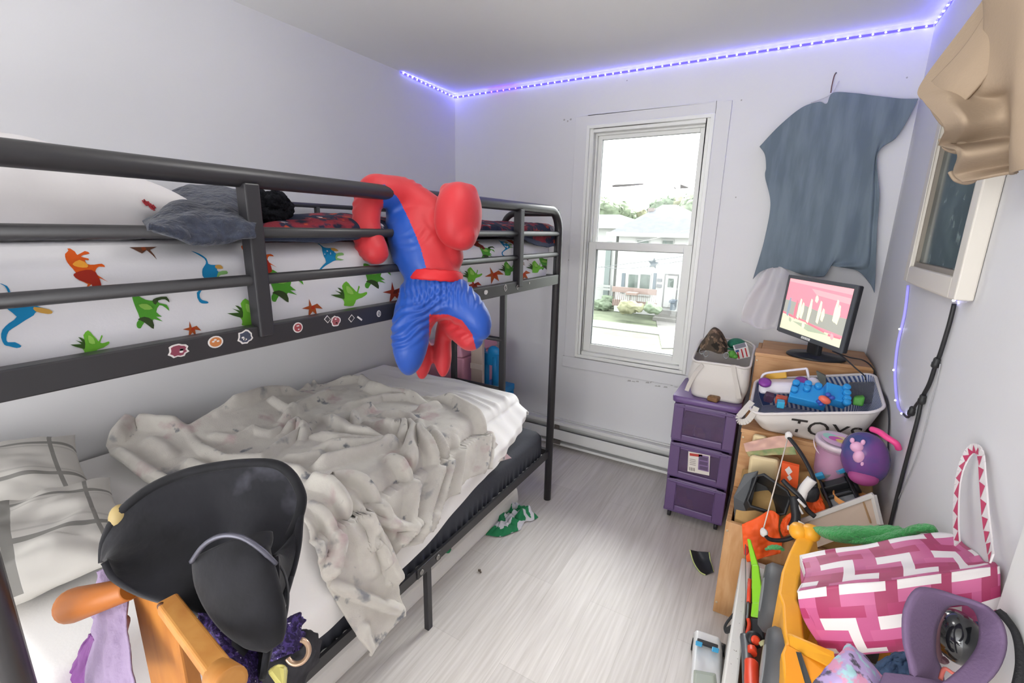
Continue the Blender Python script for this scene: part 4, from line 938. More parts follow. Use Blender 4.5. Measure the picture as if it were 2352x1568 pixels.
b.build('snack_box', [mat('box_white', '#d9d6d4', rough=.5), mat('box_red', '#b4343a', rough=.5), mat('box_blue', '#3a4a86', rough=.5), mat('box_grey', '#77787c', rough=.5)], label='small red and white box lying on top of the small canvas tote', cat='box')
single(lambda b: [b.ball(P(1681,813,2.50), (.02,.02,.02)), b.ball(P(1688,818,2.49), (.015,.015,.012))], 'toy_ball', mat('leaf_green', '#4d8a34', rough=.6, bump=.3), 'small green toy beside the red and white box in the tote', 'toy')
for k, (px, py, yy_) in enumerate(((1612,806,2.49),(1622,812,2.47),(1668,816,2.48))):
    single(lambda b: b.tube([P(px,py,yy_)+V((.012*math.cos(a), .006*math.sin(a), .014*math.sin(a))) for a in np.linspace(0,6.28,14)[:-1]], .0022, 6, closed=True), 'metal_ring', mat('ring_steel', '#8e9193', rough=.3, metal=.8), ('steel ring at the left inside the small canvas tote', 'second steel ring under the camouflage hat', 'steel ring right of the camouflage hat')[k], 'ring')
b = MB(); R_ = frame((.25,1,0)); c = P(1640,910,2.425); c.z = .7365; b.obox(c, (.052,.05,.026), R_); w_ = b.build('wallet', mat('brown_leather', '#7d5a38', rough=.45, vary=.15, vscale=40), bevel=.008, seg=3, label='small brown leather wallet on the front edge of the drawer tower', cat='wallet')
part(lambda b: b.tube([c+V((.010*math.cos(a), .010*math.sin(a)-.008, .0135)) for a in np.linspace(0,6.28,18)[:-1]], .001, 5, closed=True), 'stamp_ring', mat('leather_emboss', '#a88a62', rough=.5), w_)
# ---- big canvas toy basket on the middle crate
m_lin = bpy.data.materials.new('striped_lining'); m_lin.use_nodes = True
N_ = m_lin.node_tree.nodes; L_ = m_lin.node_tree.links; wv = N_.new('ShaderNodeTexWave'); wv.inputs['Scale'].default_value = 26; wv.bands_direction = 'X'; tc = N_.new('ShaderNodeTexCoord'); mp2 = N_.new('ShaderNodeMapping'); mp2.inputs['Rotation'].default_value = (0,.5,.78); L_.new(tc.outputs['Object'], mp2.inputs['Vector']); L_.new(mp2.outputs['Vector'], wv.inputs['Vector'])
rp = N_.new('ShaderNodeValToRGB'); rp.color_ramp.interpolation = 'CONSTANT'; rp.color_ramp.elements[0].color = lin('#44598c'); rp.color_ramp.elements[1].color = lin('#cfd3dc'); rp.color_ramp.elements[1].position = .5; L_.new(wv.outputs['Fac'], rp.inputs['Fac']); L_.new(rp.outputs['Color'], N_['Principled BSDF'].inputs['Base Color'])
tk = root('toy_basket', (.18,2.32,.716), 'large white canvas basket full of toys on the middle crate', 'basket')
zf = lambda x, y: .055*(x-.18)/.23 + .030*(y-2.3)/.18 - .012*math.sin((x+.05)*7)
b = MB(); rg = basket(b, (.175,2.325,.165,.150,.7175), (.186,2.310,.226,.178,.878), .05, .055, None, seed=14, wob=.018, zfn=zf); b.build('canvas_body', m_can, tk, solid=.004, off=-1)
b = MB(); loft(b, [[p+(V((.186,2.31,p.z))-p)*.025 for p in rg[k]] for k in range(2, 15)], 0, True, False); b.build('striped_lining', m_lin, tk)
b = MB(); b.tube(rg[-1], .0065, 8, closed=True); b.build('rim_binding', mat('rim_white', '#dcd6d4', rough=.8), tk)
part(lambda b: strap(b, [P(1728,922,2.20), P(1712,940,2.18), P(1697,958,2.16), P(1700,968,2.14), P(1716,966,2.14), P(1730,950,2.145), P(1738,934,2.15)], .026, (-.4,-.9,0)), 'handle_strap', m_strap, tk)
b = MB(); fr0 = rg[3][17]; text_mesh(b, 'TOYS', V((.112,2.142,.742)), (1,0,.05), (.06,0,1), .100, thick=.0, spacing=.98)
from mathutils.bvhtree import BVHTree
bvh = BVHTree.FromPolygons([tuple(p) for r_ in rg for p in r_], [(i*len(rg[0])+j, i*len(rg[0])+(j+1) % len(rg[0]), (i+1)*len(rg[0])+(j+1) % len(rg[0]), (i+1)*len(rg[0])+j) for i in range(len(rg)-1) for j in range(len(rg[0]))])
for i, p in enumerate(b.v):   # lettering lies on the cloth front
    h_ = bvh.ray_cast(V((p.x, 1.7, p.z)), V((0,1,0))); b.v[i] = V((p.x, (h_[0].y if h_[0] is not None else p.y)-.003, p.z))
b.build('lettering', mat('ink_dark', '#34312f', rough=.8), tk)
# toys inside
tc_ = root('toy_car', P(1808,890,2.36), 'white toy car with purple wheels upside down in the canvas basket', 'toy car')
m_tw = mat('toy_white', '#dcd7df', rough=.35); m_twp = mat('toy_purple', '#8a3f9c', rough=.35)
part(lambda b: b.hexa([P(1744,905,2.31),P(1868,905,2.31),P(1872,900,2.40),P(1742,898,2.40),P(1742,878,2.33),P(1874,880,2.33),P(1870,868,2.42),P(1746,868,2.42)]), 'car_body', m_tw, tc_, bevel=.015, seg=3)
part(lambda b: b.tube(curve([P(1748,874,2.36),P(1756,858,2.37),P(1800,852,2.37),P(1846,847,2.37),P(1853,848,2.37),P(1858,872,2.36)], 24), .0055, 8), 'roll_bar', m_tw, tc_)
for px, py in ((1757,878),(1841,876)): part(lambda b: b.lathe([(.012,.009),(.026,.007),(.026,-.007),(.012,-.009)], P(px,py,2.325), (0,-.45,.9), 20), 'wheel', m_twp, tc_)
part(lambda b: b.ball(P(1866,884,2.35), (.03,.03,.035)), 'fender', m_tw, tc_)
single(lambda b: b.hexa([P(1758,872,2.40),P(1808,868,2.40),P(1808,866,2.44),P(1760,870,2.44),P(1760,858,2.40),P(1806,853,2.40),P(1806,852,2.44),P(1762,857,2.44)]), 'toy_block', mat('toy_yellow', '#d9a83a', rough=.4), 'yellow toy block tucked behind the white toy car', 'toy block', bevel=.004)
m_mega = mat('brick_blue', '#2f94d6', rough=.35)
def brick(c, sx, sy, sz, Rm, studs, label, col=m_mega):
    r = root('building_brick', c, label, 'toy brick')
    part(lambda b: b.obox(c, (sx, sy, sz), Rm), 'brick_body', col, r, bevel=.004)
    for u, v in studs: part(lambda b: b.lathe([(.014,-.004),(.014,.016),(.011,.019),(.004,.019)], V(c)+Rm @ V((u*sx, v*sy, sz/2)), Rm @ V((0,0,1)), 18), 'stud', col, r)
Rk = rotm(38, 4, -4)
brick(P(1856,908,2.265), .135, .088, .05, Rk, ((-.40,.30),(-.40,-.12),(-.08,.42),(.20,.42),(-.08,.12)), 'bigger blue toy brick with round studs in the canvas basket')
brick(P(1918,908,2.262), .085, .080, .05, rotm(40, 10, 8), ((.32,.40),(.34,.06),(.36,-.28),(.36,-.52)), 'blue toy brick beside the orange and blue figure in the canvas basket')
fg = root('toy_figure', P(1892,920,2.20), 'little orange and blue toy figure on the blue bricks', 'toy')
part(lambda b: b.ball(P(1894,918,2.205), (.024,.014,.016), rotm(0,25)), 'body', mat('coral', '#e8705a', rough=.4), fg)
for px, py in ((1881,922),(1886,928),(1902,906),(1911,913)): part(lambda b: b.ball(P(px,py,2.203), (.011,.010,.009)), 'limb', mat('royal_blue', '#3a55b0', rough=.4), fg)
single(lambda b: b.hexa([P(1958,930,2.24),P(1982,934,2.24),P(1982,930,2.28),P(1958,926,2.28),P(1960,912,2.25),P(1988,912,2.25),P(1984,906,2.30),P(1962,908,2.30)]), 'toy_block', mat('toy_green', '#4f9a3a', rough=.45, bump=.3), 'green toy block at the right inside the canvas basket', 'toy block', bevel=.006)
single(lambda b: b.hexa([P(1955,930,2.30),P(2020,925,2.30),P(2020,922,2.32),P(1955,926,2.32),P(1950,880,2.40),P(2010,878,2.40),P(2010,876,2.42),P(1950,877,2.42)]), 'plastic_sheet', mat('smoky_plastic', '#55585e', rough=.15, alpha=.75), 'smoky clear plastic tray on the right inside the canvas basket', 'tray', bevel=.003)
single(lambda b: b.hexa([P(1884,895,2.34),P(1898,898,2.34),P(1896,896,2.36),P(1884,893,2.36),P(1874,852,2.40),P(1897,863,2.40),P(1897,861,2.42),P(1876,850,2.42)]), 'felt_flap', mat('grey_felt', '#6d7068', rough=.9), 'upright grey flap between the toy car and the smoky tray', 'flap', bevel=.002)
single(lambda b: b.obox(P(1766,912,2.27), (.035,.03,.04), rotm(20,10,10)), 'toy_block', mat('toy_plum', '#4a3148', rough=.5), 'dark plum toy block under the white toy car', 'toy block', bevel=.004)
single(lambda b: b.obox(P(1795,918,2.26), (.045,.03,.035), rotm(10,0,-8)), 'toy_block', mat('toy_rust', '#c4573f', rough=.5), 'rust red toy block under the white toy car', 'toy block', bevel=.004)
single(lambda b: b.obox(P(1793,927,2.20), (.028,.03,.03), rotm(10,0,5)), 'toy_block', mat('toy_cyan', '#3fa9d0', rough=.4), 'small cyan toy block at the front left inside the canvas basket', 'toy block', bevel=.003)
# ---- shirt on the back wall, plastic bag, mirror, led tail, cord
m_shirt = mixmat('charcoal_cloth', '#75828d', [('#66737e', 3, .4, .6, 1)], rough=.8, bump=.12, bscale=8, stretch=(6,1,1))
SY = 2.862
sl = [(1745,340),(1760,372),(1762,405),(1768,480),(1760,540),(1742,600),(1730,640)]
rowsS = [
 [(1745,338),(1790,290),(1840,250),(1880,236),(1898,240),(1912,216),(1960,216),(2010,222),(2060,228),(2107,229)],
 [(1757,356),(1800,322),(1850,290),(1885,275),(1905,270),(1925,262),(1970,262),(2014,262),(2050,268),(2086,272)],
 [(1760,385),(1800,365),(1850,345),(1885,335),(1905,330),(1930,325),(1970,322),(2005,318),(2030,318),(2056,318)],
 [(1758,408),(1800,405),(1850,400),(1885,398),(1905,395),(1935,390),(1970,385),(2000,378),(2010,364),(2014,355)],
 [(1770,470),(1800,470),(1850,468),(1885,466),(1905,465),(1935,462),(1970,458),(1995,455),(2008,452),(2018,450)],
 [(1757,545),(1790,545),(1840,545),(1880,545),(1905,545),(1935,540),(1970,535),(1992,530),(2003,528),(2013,525)],
 [(1742,600),(1775,600),(1830,606),(1870,610),(1905,600),(1925,588),(1965,598),(1990,606),(2000,606),(2010,606)],
 [(1730,640),(1750,622),(1790,613),(1845,630),(1890,634),(1905,612),(1925,612),(1970,622),(1996,650),(2007,671)]]
f = patchfn([[P(x, y, SY) for x, y in r] for r in rowsS])
def shf(u, v):
    p = f(u, v); w = .009*math.sin(v*26+5*nz((v*2,u*2,0))+u*2)*(.25+u*.9)*(.6+.4*math.sin(v*3.14)) + .008*nz((p.x*7, p.z*2.5, 0)) + .010
    return p+V((0,-1,0))*max(.001, w+.006)
sr = root('shirt', P(1900,440,2.875), 'large charcoal shirt hung by a hanger on the back wall', 'shirt')
b = MB(); b.grid(shf, 90, 110); b.build('shirt_cloth', m_shirt, sr, solid=.003)
m_wire = mat('white_wire', '#d8d6dc', rough=.4)
single(lambda b: b.tube(curve([P(1908,213,2.872),P(1911,195,2.88),P(1915,178,2.885),P(1918,170,2.893)], 14), .0025, 6), 'string', mat('brown_cord', '#6a4a44', rough=.8), 'short brown string hanging from a nail above the charcoal shirt', 'string')
part(lambda b: b.tube(curve([P(1862,236,2.875),P(1890,226,2.872),P(1908,216,2.87),P(1914,208,2.87),P(1921,196,2.87),P(1927,186,2.875)], 20), .0022, 6), 'hanger', m_wire, sr)
single(lambda b: [b.lathe([(.004,0),(.004,.003),(.0015,.003),(.0015,.014)], P(1920,168,2.899), (0,-1,0), 8)], 'nail', mat('nail_grey', '#8d8d92', metal=.7, rough=.4), 'small nail in the back wall above the charcoal shirt', 'nail')
m_film = mat('milky_film', '#d3cfd4', rough=.35, alpha=.55)
rowsB = [[(1758,618),(1775,614),(1795,613),(1815,628)],[(1735,650),(1765,645),(1790,645),(1808,660)],[(1712,690),(1745,690),(1775,695),(1800,700)],[(1702,728),(1730,738),(1760,742),(1786,745)],[(1706,738),(1735,752),(1765,756),(1790,752)]]
f = patchfn([[P(x, y, 2.84-.02*i) for x, y in r] for i, r in enumerate(rowsB)])
b = MB(); b.grid(lambda u, v: f(u, v)+V((0,-1,0))*(.012*math.sin(v*11+u*2)+.008*nz((u*5,v*5,3))), 40, 40); b.build('plastic_bag', m_film, label='hazy white plastic bag hanging on the back wall left of the monitor', cat='bag')
# mirror in a white frame on the right wall
m_fr = mat('mirror_frame_white', '#d4cfc6', rough=.5)
mr = root('mirror', (XR, 2.0, 1.38), 'small white framed mirror hung on the right wall', 'mirror')
my0, my1, mz0, mz1 = 1.59, 2.21, 1.395, 2.05
fx = XR-.040
def xring(b, y0, y1, z0, z1, x0, x1, w):
    b.box((x0, y0, z0), (x1, y0+w, z1)); b.box((x0, y1-w, z0), (x1, y1, z1)); b.box((x0, y0+w, z0), (x1, y1-w, z0+w)); b.box((x0, y0+w, z1-w), (x1, y1-w, z1))
part(lambda b: xring(b, my0, my1, mz0, mz1, fx, XR-.001, .055), 'frame', m_fr, mr, bevel=.004)
part(lambda b: xring(b, my0+.05, my1-.05, mz0+.05, mz1-.05, fx+.012, fx+.03, .02), 'inner_lip', mat('mirror_lip', '#8b8378', rough=.5), mr)
m_mir = mixmat('dusty_mirror', '#3d4a4a', [('#5a6a68', 9, .45, .7, 2), ('#7d8c88', 24, .58, .75, 5)], rough=.12, spec=.7)
part(lambda b: b.box((fx+.022, my0+.05, mz0+.05), (fx+.03, my1-.05, mz1-.05)), 'glass', m_mir, mr)
# tail of the light strip behind the mirror and the plugged cord
wl_ = root('hanging_light_strip', (XR-.005,1.75,1.4), 'blue light strip looping down beside the mirror on the right wall', 'light strip')
def wpx(x, *pts): return [at(a, c, x=x) for a, c in pts]
L1 = wpx(XR-.006, (2272,400),(2250,470),(2228,560),(2205,660),(2196,690)); L2 = wpx(XR-.006, (2086,655),(2078,720),(2062,790),(2056,850),(2058,900),(2064,935),(2075,950))
for L_ in (L1, L2): part(lambda b: b.tube(curve(L_, 30), .0048, 6, flat=.4), 'led_tape', mat('led_tape_pale', (.62,.60,.93), emit=.3), wl_)
for q in curve(L1, 6): part(lambda b: b.ball(q+V((-.005,0,0)), .0035, n=8), 'led_bulb', m_bulb, wl_)
for q in curve(L2, 5)[1:]: part(lambda b: b.ball(q+V((-.005,0,0)), .003, n=8), 'led_bulb', m_bulb, wl_)
cd_ = root('extension_cable', (XR-.01,1.8,.62), 'black cord with inline connectors running down the right wall', 'cord')
m_cord = mat('cord_black', '#29292b', rough=.5)
Lc = wpx(XR-.008, (2192,697),(2180,745),(2160,810),(2150,835),(2135,880),(2118,915),(2108,960),(2092,1020),(2068,1110),(2042,1215),(2030,1260))
part(lambda b: b.tube(curve(Lc, 60), .0055, 8), 'cord', m_cord, cd_)
part(lambda b: b.tube(curve(wpx(XR-.008, (2075,950),(2085,958),(2094,946),(2105,928),(2116,915)), 20), .004, 8), 'cord', m_cord, cd_)
for px, py in ((2150,833),(2118,917),(2094,944)): part(lambda b: b.lathe([(.006,-.016),(.010,-.012),(.010,.0),(.0085,.002),(.0085,.012),(.006,.016)], at(px,py,x=XR-.010), Lc[3]-Lc[4], 10), 'connector', m_cord, cd_)
single(lambda b: b.tube(curve(wpx(XR-.004, (2160,835),(2148,890),(2138,925),(2130,960),(2105,1050),(2070,1130),(2048,1180)), 40), .0016, 6), 'thin_wire', mat('wire_grey', '#a3a3a6', rough=.5), 'thin grey wire running beside the black cord on the right wall', 'wire')
# ================================================================ OUTSIDE THE WINDOW
YH = 26.
ZG = at(1500,724,y=YH).z
def G(px, py): return at(px, py, z=ZG)
m_grass = mat('lawn', '#626a57', rough=.95, vary=.3, vscale=1.2, bump=.3, bscale=8)
m_conc = mat('concrete_pale', '#757471', rough=.9); m_asph = mat('driveway_grey', '#6d6c6a', rough=.9, vary=.08)
def slab(pts, z0, z1, name, m, label, cat, kind=None, **k):
    b = MB(); b.prism([V((p.x, p.y, z0)) for p in pts], (0,0,z1-z0)); return b.build(name, m, label=label, cat=cat, kind=kind, **k)
slab([V((-40,6,0)), V((22,6,0)), V((22,60,0)), V((-40,60,0))], ZG-.3, ZG-.02, 'lawn', m_grass, 'pale green lawn across the street outside the window', 'lawn', kind='structure')
def strip(name, m, y0, y1, x0, x1, z, label): slab([V((x0,y0,0)),V((x1,y0,0)),V((x1,y1,0)),V((x0,y1,0))], ZG-.02, ZG+z, name, m, label, 'pavement', kind='structure')
ys0, ys1 = G(1420,757).y, G(1420,742).y
strip('sidewalk', m_conc, ys0, ys1, -40, 22, .03, 'pale sidewalk outside')
strip('road', m_asph, 6, G(1400,790).y, -40, 22, .01, 'grey road outside')
dx0 = G(1510,730)
slab([G(1520,800), G(1640,800), V((2,25.5,0)), V((at(1506,720,y=25.5).x, 25.5, 0))], ZG-.02, ZG+.02, 'driveway', m_asph, 'driveway', 'pavement', kind='structure')
m_sid = mat('white_siding', '#bdbebd', rough=.7); m_roof = mat('grey_shingles', '#4b4e53', rough=.9, vary=.15, vscale=3, bump=.2, bscale=5)
m_wtrim = mat('outdoor_white', '#a9aaa9', rough=.6); m_shut = mat('blue_grey_shutter', '#636c73', rough=.7); m_pane = mat('dark_window', '#66706b', rough=.15, vary=.3, vscale=2); m_deck = mat('reddish_deck', '#8a7973', rough=.85)
def Hh_(px, py, y=YH): return at(px, py, y=y)
def rectpx(b, x0, y0, x1, y1, y, t=.06, mi=0):
    p = at(x0, y1, y=y); q = at(x1, y0, y=y); b.box((p.x, y-t, p.z), (q.x, y, q.z), mi)
hb_ = root('house', V((at(1530,600,y=YH).x, YH+4, ZG)), 'white house with a grey hip roof across the street, seen through the window', 'house')
xa, xb = at(1418,600,y=YH).x, at(1660,600,y=YH).x; ze = at(1500,537,y=YH).z
part(lambda b: b.box((xa, YH, ZG), (xb, YH+8, ze)), 'wall', m_sid, hb_)
ap = at(1538,470,y=YH+3.4)
def hip(b, x0, x1, y0, y1, z, apx, apy, apz, ridge=.4, ov=.5):
    c = [(x0-ov,y0-ov,z),(x1+ov,y0-ov,z),(x1+ov,y1+ov,z),(x0-ov,y1+ov,z),(apx-ridge,apy,apz),(apx+ridge,apy,apz)]
    b.add(c, [(0,1,5,4),(1,2,5),(2,3,4,5),(3,0,4),(3,2,1,0)])
part(lambda b: hip(b, xa, at(1640,600,y=YH).x, YH, YH+8, ze, ap.x, ap.y, ap.z), 'roof', m_roof, hb_)
part(lambda b: b.box((xa-.55, YH-.6, ze-.16), (xb+.5, YH-.45, ze+.05)), 'fascia', m_wtrim, hb_)
part(lambda b: b.obox(at(1496,488,y=YH+2.6), (.35,.35,.5)), 'chimney_cap', mat('brick_pale', '#7c7370'), hb_)
wd = part(lambda b: rectpx(b, 1437, 627, 1497, 676, YH, .08), 'window', m_wtrim, hb_)
part(lambda b: [rectpx(b, 1441, 631, 1466, 672, YH-.08, .02), rectpx(b, 1468, 631, 1494, 672, YH-.08, .02)], 'pane', m_pane, wd)
for x0, x1 in ((1426,1437),(1498,1509)): part(lambda b: rectpx(b, x0, 627, x1, 672, YH, .07), 'shutter', m_shut, hb_)
for x0, x1 in ((1462,1490),(1520,1546)):
    w_ = part(lambda b: rectpx(b, x0-3, 549, x1+3, 578, YH, .07), 'window', m_wtrim, hb_)
    part(lambda b: rectpx(b, x0, 553, x1, 574, YH-.07, .02), 'pane', m_pane, w_)
dr_ = part(lambda b: rectpx(b, 1520, 630, 1560, 704, YH, .06), 'door_frame', mat('door_trim_grey', '#777777'), hb_)
d2 = part(lambda b: rectpx(b, 1523, 634, 1557, 704, YH-.06, .05), 'door', m_wtrim, hb_); part(lambda b: rectpx(b, 1533, 640, 1548, 659, YH-.11, .02), 'pane', m_pane, d2)
part(lambda b: [rectpx(b, 1510, 640, 1521, 646, YH, .1), rectpx(b, 1509, 653, 1520, 659, YH, .12)], 'mailbox', mat('mail_grey', '#6e7073'), hb_)
sc_ = at(1501,605,y=YH-.05); srr = .30
part(lambda b: b.prism([sc_+V((math.sin(a)*r, 0, math.cos(a)*r)) for k in range(10) for a, r in ((k*math.pi/5+.1, srr if k % 2 == 0 else srr*.42),)], (0,-.06,0)), 'star_ornament', mat('star_grey', '#5d646a'), hb_)
part(lambda b: [b.box((at(1506,720,y=YH-1).x, YH-1.2, ZG), (at(1566,720,y=YH-1).x, YH-.02, ZG+.35)), b.box((at(1506,720,y=YH-1).x, YH-1.6, ZG), (at(1566,720,y=YH-1).x, YH-1.2, ZG+.18))], 'front_steps', m_conc, hb_)
pr_ = root('porch_railing', at(1458,700,y=YH-1.2), 'faded reddish wooden porch railing in front of the white house', 'railing')
part(lambda b: [rectpx(b, x, 668, x+3.2, 702, YH-1.2, .05) for x in np.arange(1408, 1508, 4.6)], 'pickets', m_deck, pr_)
part(lambda b: [rectpx(b, 1407, 665, 1509, 669, YH-1.15, .12), rectpx(b, 1407, 696, 1509, 700, YH-1.15, .1)], 'rail', m_deck, pr_)
single(lambda b: [rectpx(b, 1443, 671, 1468, 674, YH-1.4, .5), rectpx(b, 1447, 674, 1449, 700, YH-1.4, .08), rectpx(b, 1462, 674, 1464, 700, YH-1.4, .08)], 'patio_table', m_deck, 'small patio table on the porch across the street', 'table')
single(lambda b: [rectpx(b, 1560, 676, 1566, 716, YH-1.3, .2), rectpx(b, 1562, 680, 1600, 686, YH-1.3, .1), rectpx(b, 1562, 700, 1600, 705, YH-1.3, .1)], 'stair_railing', mat('tan_wood', '#8d8075', rough=.8), 'tan wooden stair railing right of the white front door', 'railing')
bn = root('trash_bin', at(1549,710,y=YH-1), 'blue grey wheeled bin beside the white front door', 'bin')
part(lambda b: rectpx(b, 1543, 692, 1555, 709, YH-.9, .5), 'bin_body', m_shut, bn); part(lambda b: rectpx(b, 1542, 688, 1556, 692, YH-.85, .6), 'lid', mat('bin_lid', '#5a636d'), bn)
ha = root('house', V((at(1380,600,y=29).x, 31, ZG)), 'pale bungalow at the left edge of the window view', 'house')
xl, xr_ = at(1240,600,y=29).x, at(1412,600,y=29).x
part(lambda b: b.box((xl, 29, ZG), (xr_, 36, at(1390,521,y=29).z)), 'wall', m_sid, ha)
part(lambda b: hip(b, xl, xr_+.6, 29, 36, at(1390,522,y=29).z, at(1372,492,y=32).x, 32.5, at(1372,492,y=32).z, 1.5, .6), 'roof', m_roof, ha)
part(lambda b: b.box((xl, 28.3, at(1390,524,y=28.4).z), (xr_+1.1, 28.4, at(1390,519,y=28.4).z)), 'fascia', m_wtrim, ha)
part(lambda b: rectpx(b, 1385, 555, 1406, 690, 28.95, .1), 'side_bay', mat('pale_teal_siding', '#828c8b', rough=.7), ha)
part(lambda b: [rectpx(b, 1366, 655, 1404, 657, 28.2, .06), rectpx(b, 1366, 662, 1404, 664, 28.2, .06), rectpx(b, 1401, 655, 1404, 685, 28.2, .08)], 'side_railing', m_wtrim, ha)
def foliage(name, centers, m, label, cat, trunk=None, seed=0):
    r = root(name, V((centers[0][0].x, centers[0][0].y, ZG)), label, cat)
    def cr(b):
        for i, (c, rad) in enumerate(centers):
            b.ball(c, (rad, rad*.8, rad*.85), n=40)
        for i, p in enumerate(b.v): b.v[i] = p+V((nz(p,1.1,seed),nz(p,1.1,seed+2),nz(p,1.1,seed+4)))*rad*.45+V((nz(p,3.5,seed),nz(p,3.5,seed+2),nz(p,3.5,seed+4)))*rad*.30+V((nz(p,8,seed),nz(p,8,seed+2),nz(p,8,seed+4)))*rad*.15
    part(cr, 'foliage', m, r)
    if trunk: part(lambda b: b.tube([V((centers[0][0].x, centers[0][0].y, ZG-.1)), centers[0][0]], trunk, 8), 'trunk', mat('bark', '#5d554e', rough=.9), r)
gl = [mat('leaf_pale', '#828e77', rough=.9, vary=.35, vscale=2.5), mat('leaf_yellow', '#909175', rough=.9, vary=.3, vscale=2.5), mat('leaf_mid', '#7b8974', rough=.9, vary=.35, vscale=2.5)]
kx = lambda px, py, y: at(px, py, y=y)
foliage('tree', [(kx(1392,482,40),1.1),(kx(1377,476,40),.9),(kx(1406,486,40),.9)], gl[0], 'pale green tree behind the bungalow at the left of the window', 'tree', .2, 1)
foliage('tree', [(kx(1424,488,42),1.0),(kx(1438,500,42),.8),(kx(1412,482,42),.8)], gl[0], 'green tree right of the tallest one behind the bungalow', 'tree', .2, 3)
foliage('tree', [(kx(1456,501,43),.7),(kx(1470,497,43),.7),(kx(1448,508,43),.6)], gl[1], 'small yellowish tree between the two roofs', 'tree', .15, 5)
foliage('tree', [(kx(1516,476,38),.8),(kx(1532,468,38),.7),(kx(1503,484,38),.6)], gl[2], 'green tree just left of the hip roof peak', 'tree', .2, 7)
foliage('tree', [(kx(1558,478,38),.9),(kx(1572,486,38),.9),(kx(1546,472,38),.6)], gl[1], 'yellow green tree just right of the hip roof peak', 'tree', .2, 9)
foliage('tree', [(kx(1592,478,37),1.1),(kx(1604,470,37),1.0),(kx(1588,490,37),.9)], gl[0], 'tall pale tree at the right edge of the window view', 'tree', .2, 11)
foliage('shrub', [(kx(1436,704,23.5),.42),(kx(1452,704,23.5),.42),(kx(1464,706,23.5),.34)], gl[1], 'leafy yellow green shrub in front of the porch railing', 'shrub', None, 13)
foliage('shrub', [(kx(1496,708,23.5),.36),(kx(1506,710,23.5),.28)], gl[2], 'darker green shrub beside the front steps', 'shrub', None, 15)
foliage('shrub', [(kx(1374,700,26),.4),(kx(1384,702,26),.4),(kx(1398,690,27),.4)], gl[2], 'low green shrub by the bungalow railing', 'shrub', None, 17)
m_pw = mat('outdoor_cable', '#6e7376', rough=.7)
for k, (A, lb) in enumerate(((((1352,607),(1400,615),(1438,616),(1475,613),(1600,594)), 'lower sagging power cable across the street'), (((1352,618),(1420,608),(1500,598),(1600,584)), 'upper thin power cable crossing below the sash'), (((1440,560),(1480,553),(1540,539),(1610,520)), 'white service cable slanting over the eave'))):
    single(lambda b: b.tube(curve([at(px, py, y=22) for px, py in A], 24), .012, 5), 'power_cable', m_wtrim if k == 2 else m_pw, lb, 'cable')
for pts, lb in (([(1405,426),(1412,424),(1478,421),(1478,424),(1440,428),(1408,430)], 'grey smear of tape on the upper pane at the left'), ([(1545,425),(1552,432),(1562,433),(1563,423),(1574,427),(1582,430),(1580,432),(1550,434)], 'grey smear of tape on the upper pane at the right')):
    b = MB(); b.prism([at(px, py, y=YB+.0675) for px, py in pts], (0,-.0008,0)); b.build('tape_scrap', mat('tape_grey', '#b0afac', rough=.8), label=lb, cat='tape')
# ================================================================ TOYS IN AND IN FRONT OF THE LOW CRATE
m_orange = mat('blaze_orange', '#ee5a1c', rough=.6, bump=.05, bscale=60); m_gbk = mat('toy_black', '#26272a', rough=.45); m_gry = mat('toy_grey', '#77797c', rough=.45); m_tan = mat('tan_fabric', '#b9955f', rough=.85, vary=.12, vscale=9, bump=.1, bscale=60); m_cream = mat('cream_plastic', '#dcc79c', rough=.5)
# soft tan sack filling the crate, everything else sits on it
f = patchfn([[V((-.03,1.87,.40)),V((.1,1.87,.41)),V((.25,1.87,.42)),V((.39,1.87,.42))],[V((-.03,1.92,.47)),V((.1,1.92,.50)),V((.25,1.92,.53)),V((.395,1.92,.57))],[V((-.03,2.02,.53)),V((.1,2.02,.56)),V((.25,2.02,.60)),V((.40,2.02,.64))],[V((-.03,2.10,.54)),V((.1,2.10,.57)),V((.25,2.10,.61)),V((.40,2.10,.64))],[V((-.03,2.122,.42)),V((.1,2.122,.42)),V((.25,2.122,.42)),V((.40,2.122,.42))]])
b = MB(); b.grid(lambda u, v: f(u, v)+V((0,0,.015))*nz((u*6,v*6,1)), 40, 40); b.build('sack', m_tan, solid=.01, label='soft tan sack filling the low pine crate under the toys', cat='bag')
# cream boxes, sandwich bag, orange card
def hx(name, m, q0, y0, q1, y1, label, cat, bevel=.006, **k):
    return single(lambda b: b.hexa([P(a, c, y0) for a, c in q0]+[P(a, c, y1) for a, c in q1]), name, m, label, cat, bevel=bevel, seg=3, **k)
hx('cream_box', m_cream, ((1716,1092),(1788,1108),(1790,1056),(1722,1044)), 2.00, ((1722,1078),(1794,1092),(1792,1050),(1728,1038)), 2.10, 'rounded cream plastic box at the left of the low crate', 'box', .014)
hx('cream_box', m_cream, ((1726,1020),(1760,1026),(1760,1004),(1730,997)), 2.10, ((1728,1014),(1762,1020),(1762,1000),(1732,994)), 2.135, 'smaller cream box tucked behind the pink edged bag', 'box', .01)
f = patchfn([[P(1708,1018,2.07),P(1740,1010,2.09),P(1780,1002,2.09),P(1808,1000,2.08)],[P(1712,1034,2.04),P(1745,1030,2.05),P(1785,1024,2.05),P(1822,1020,2.05)],[P(1720,1048,2.02),P(1750,1046,2.02),P(1790,1044,2.02),P(1830,1044,2.02)]])
b = MB(); b.grid(lambda u, v: f(u, v)+V((0,-1,.5))*.008*nz((u*4,v*6,2)), 24, 30, mfn=lambda u, v: 0 if u < .62 else 1)
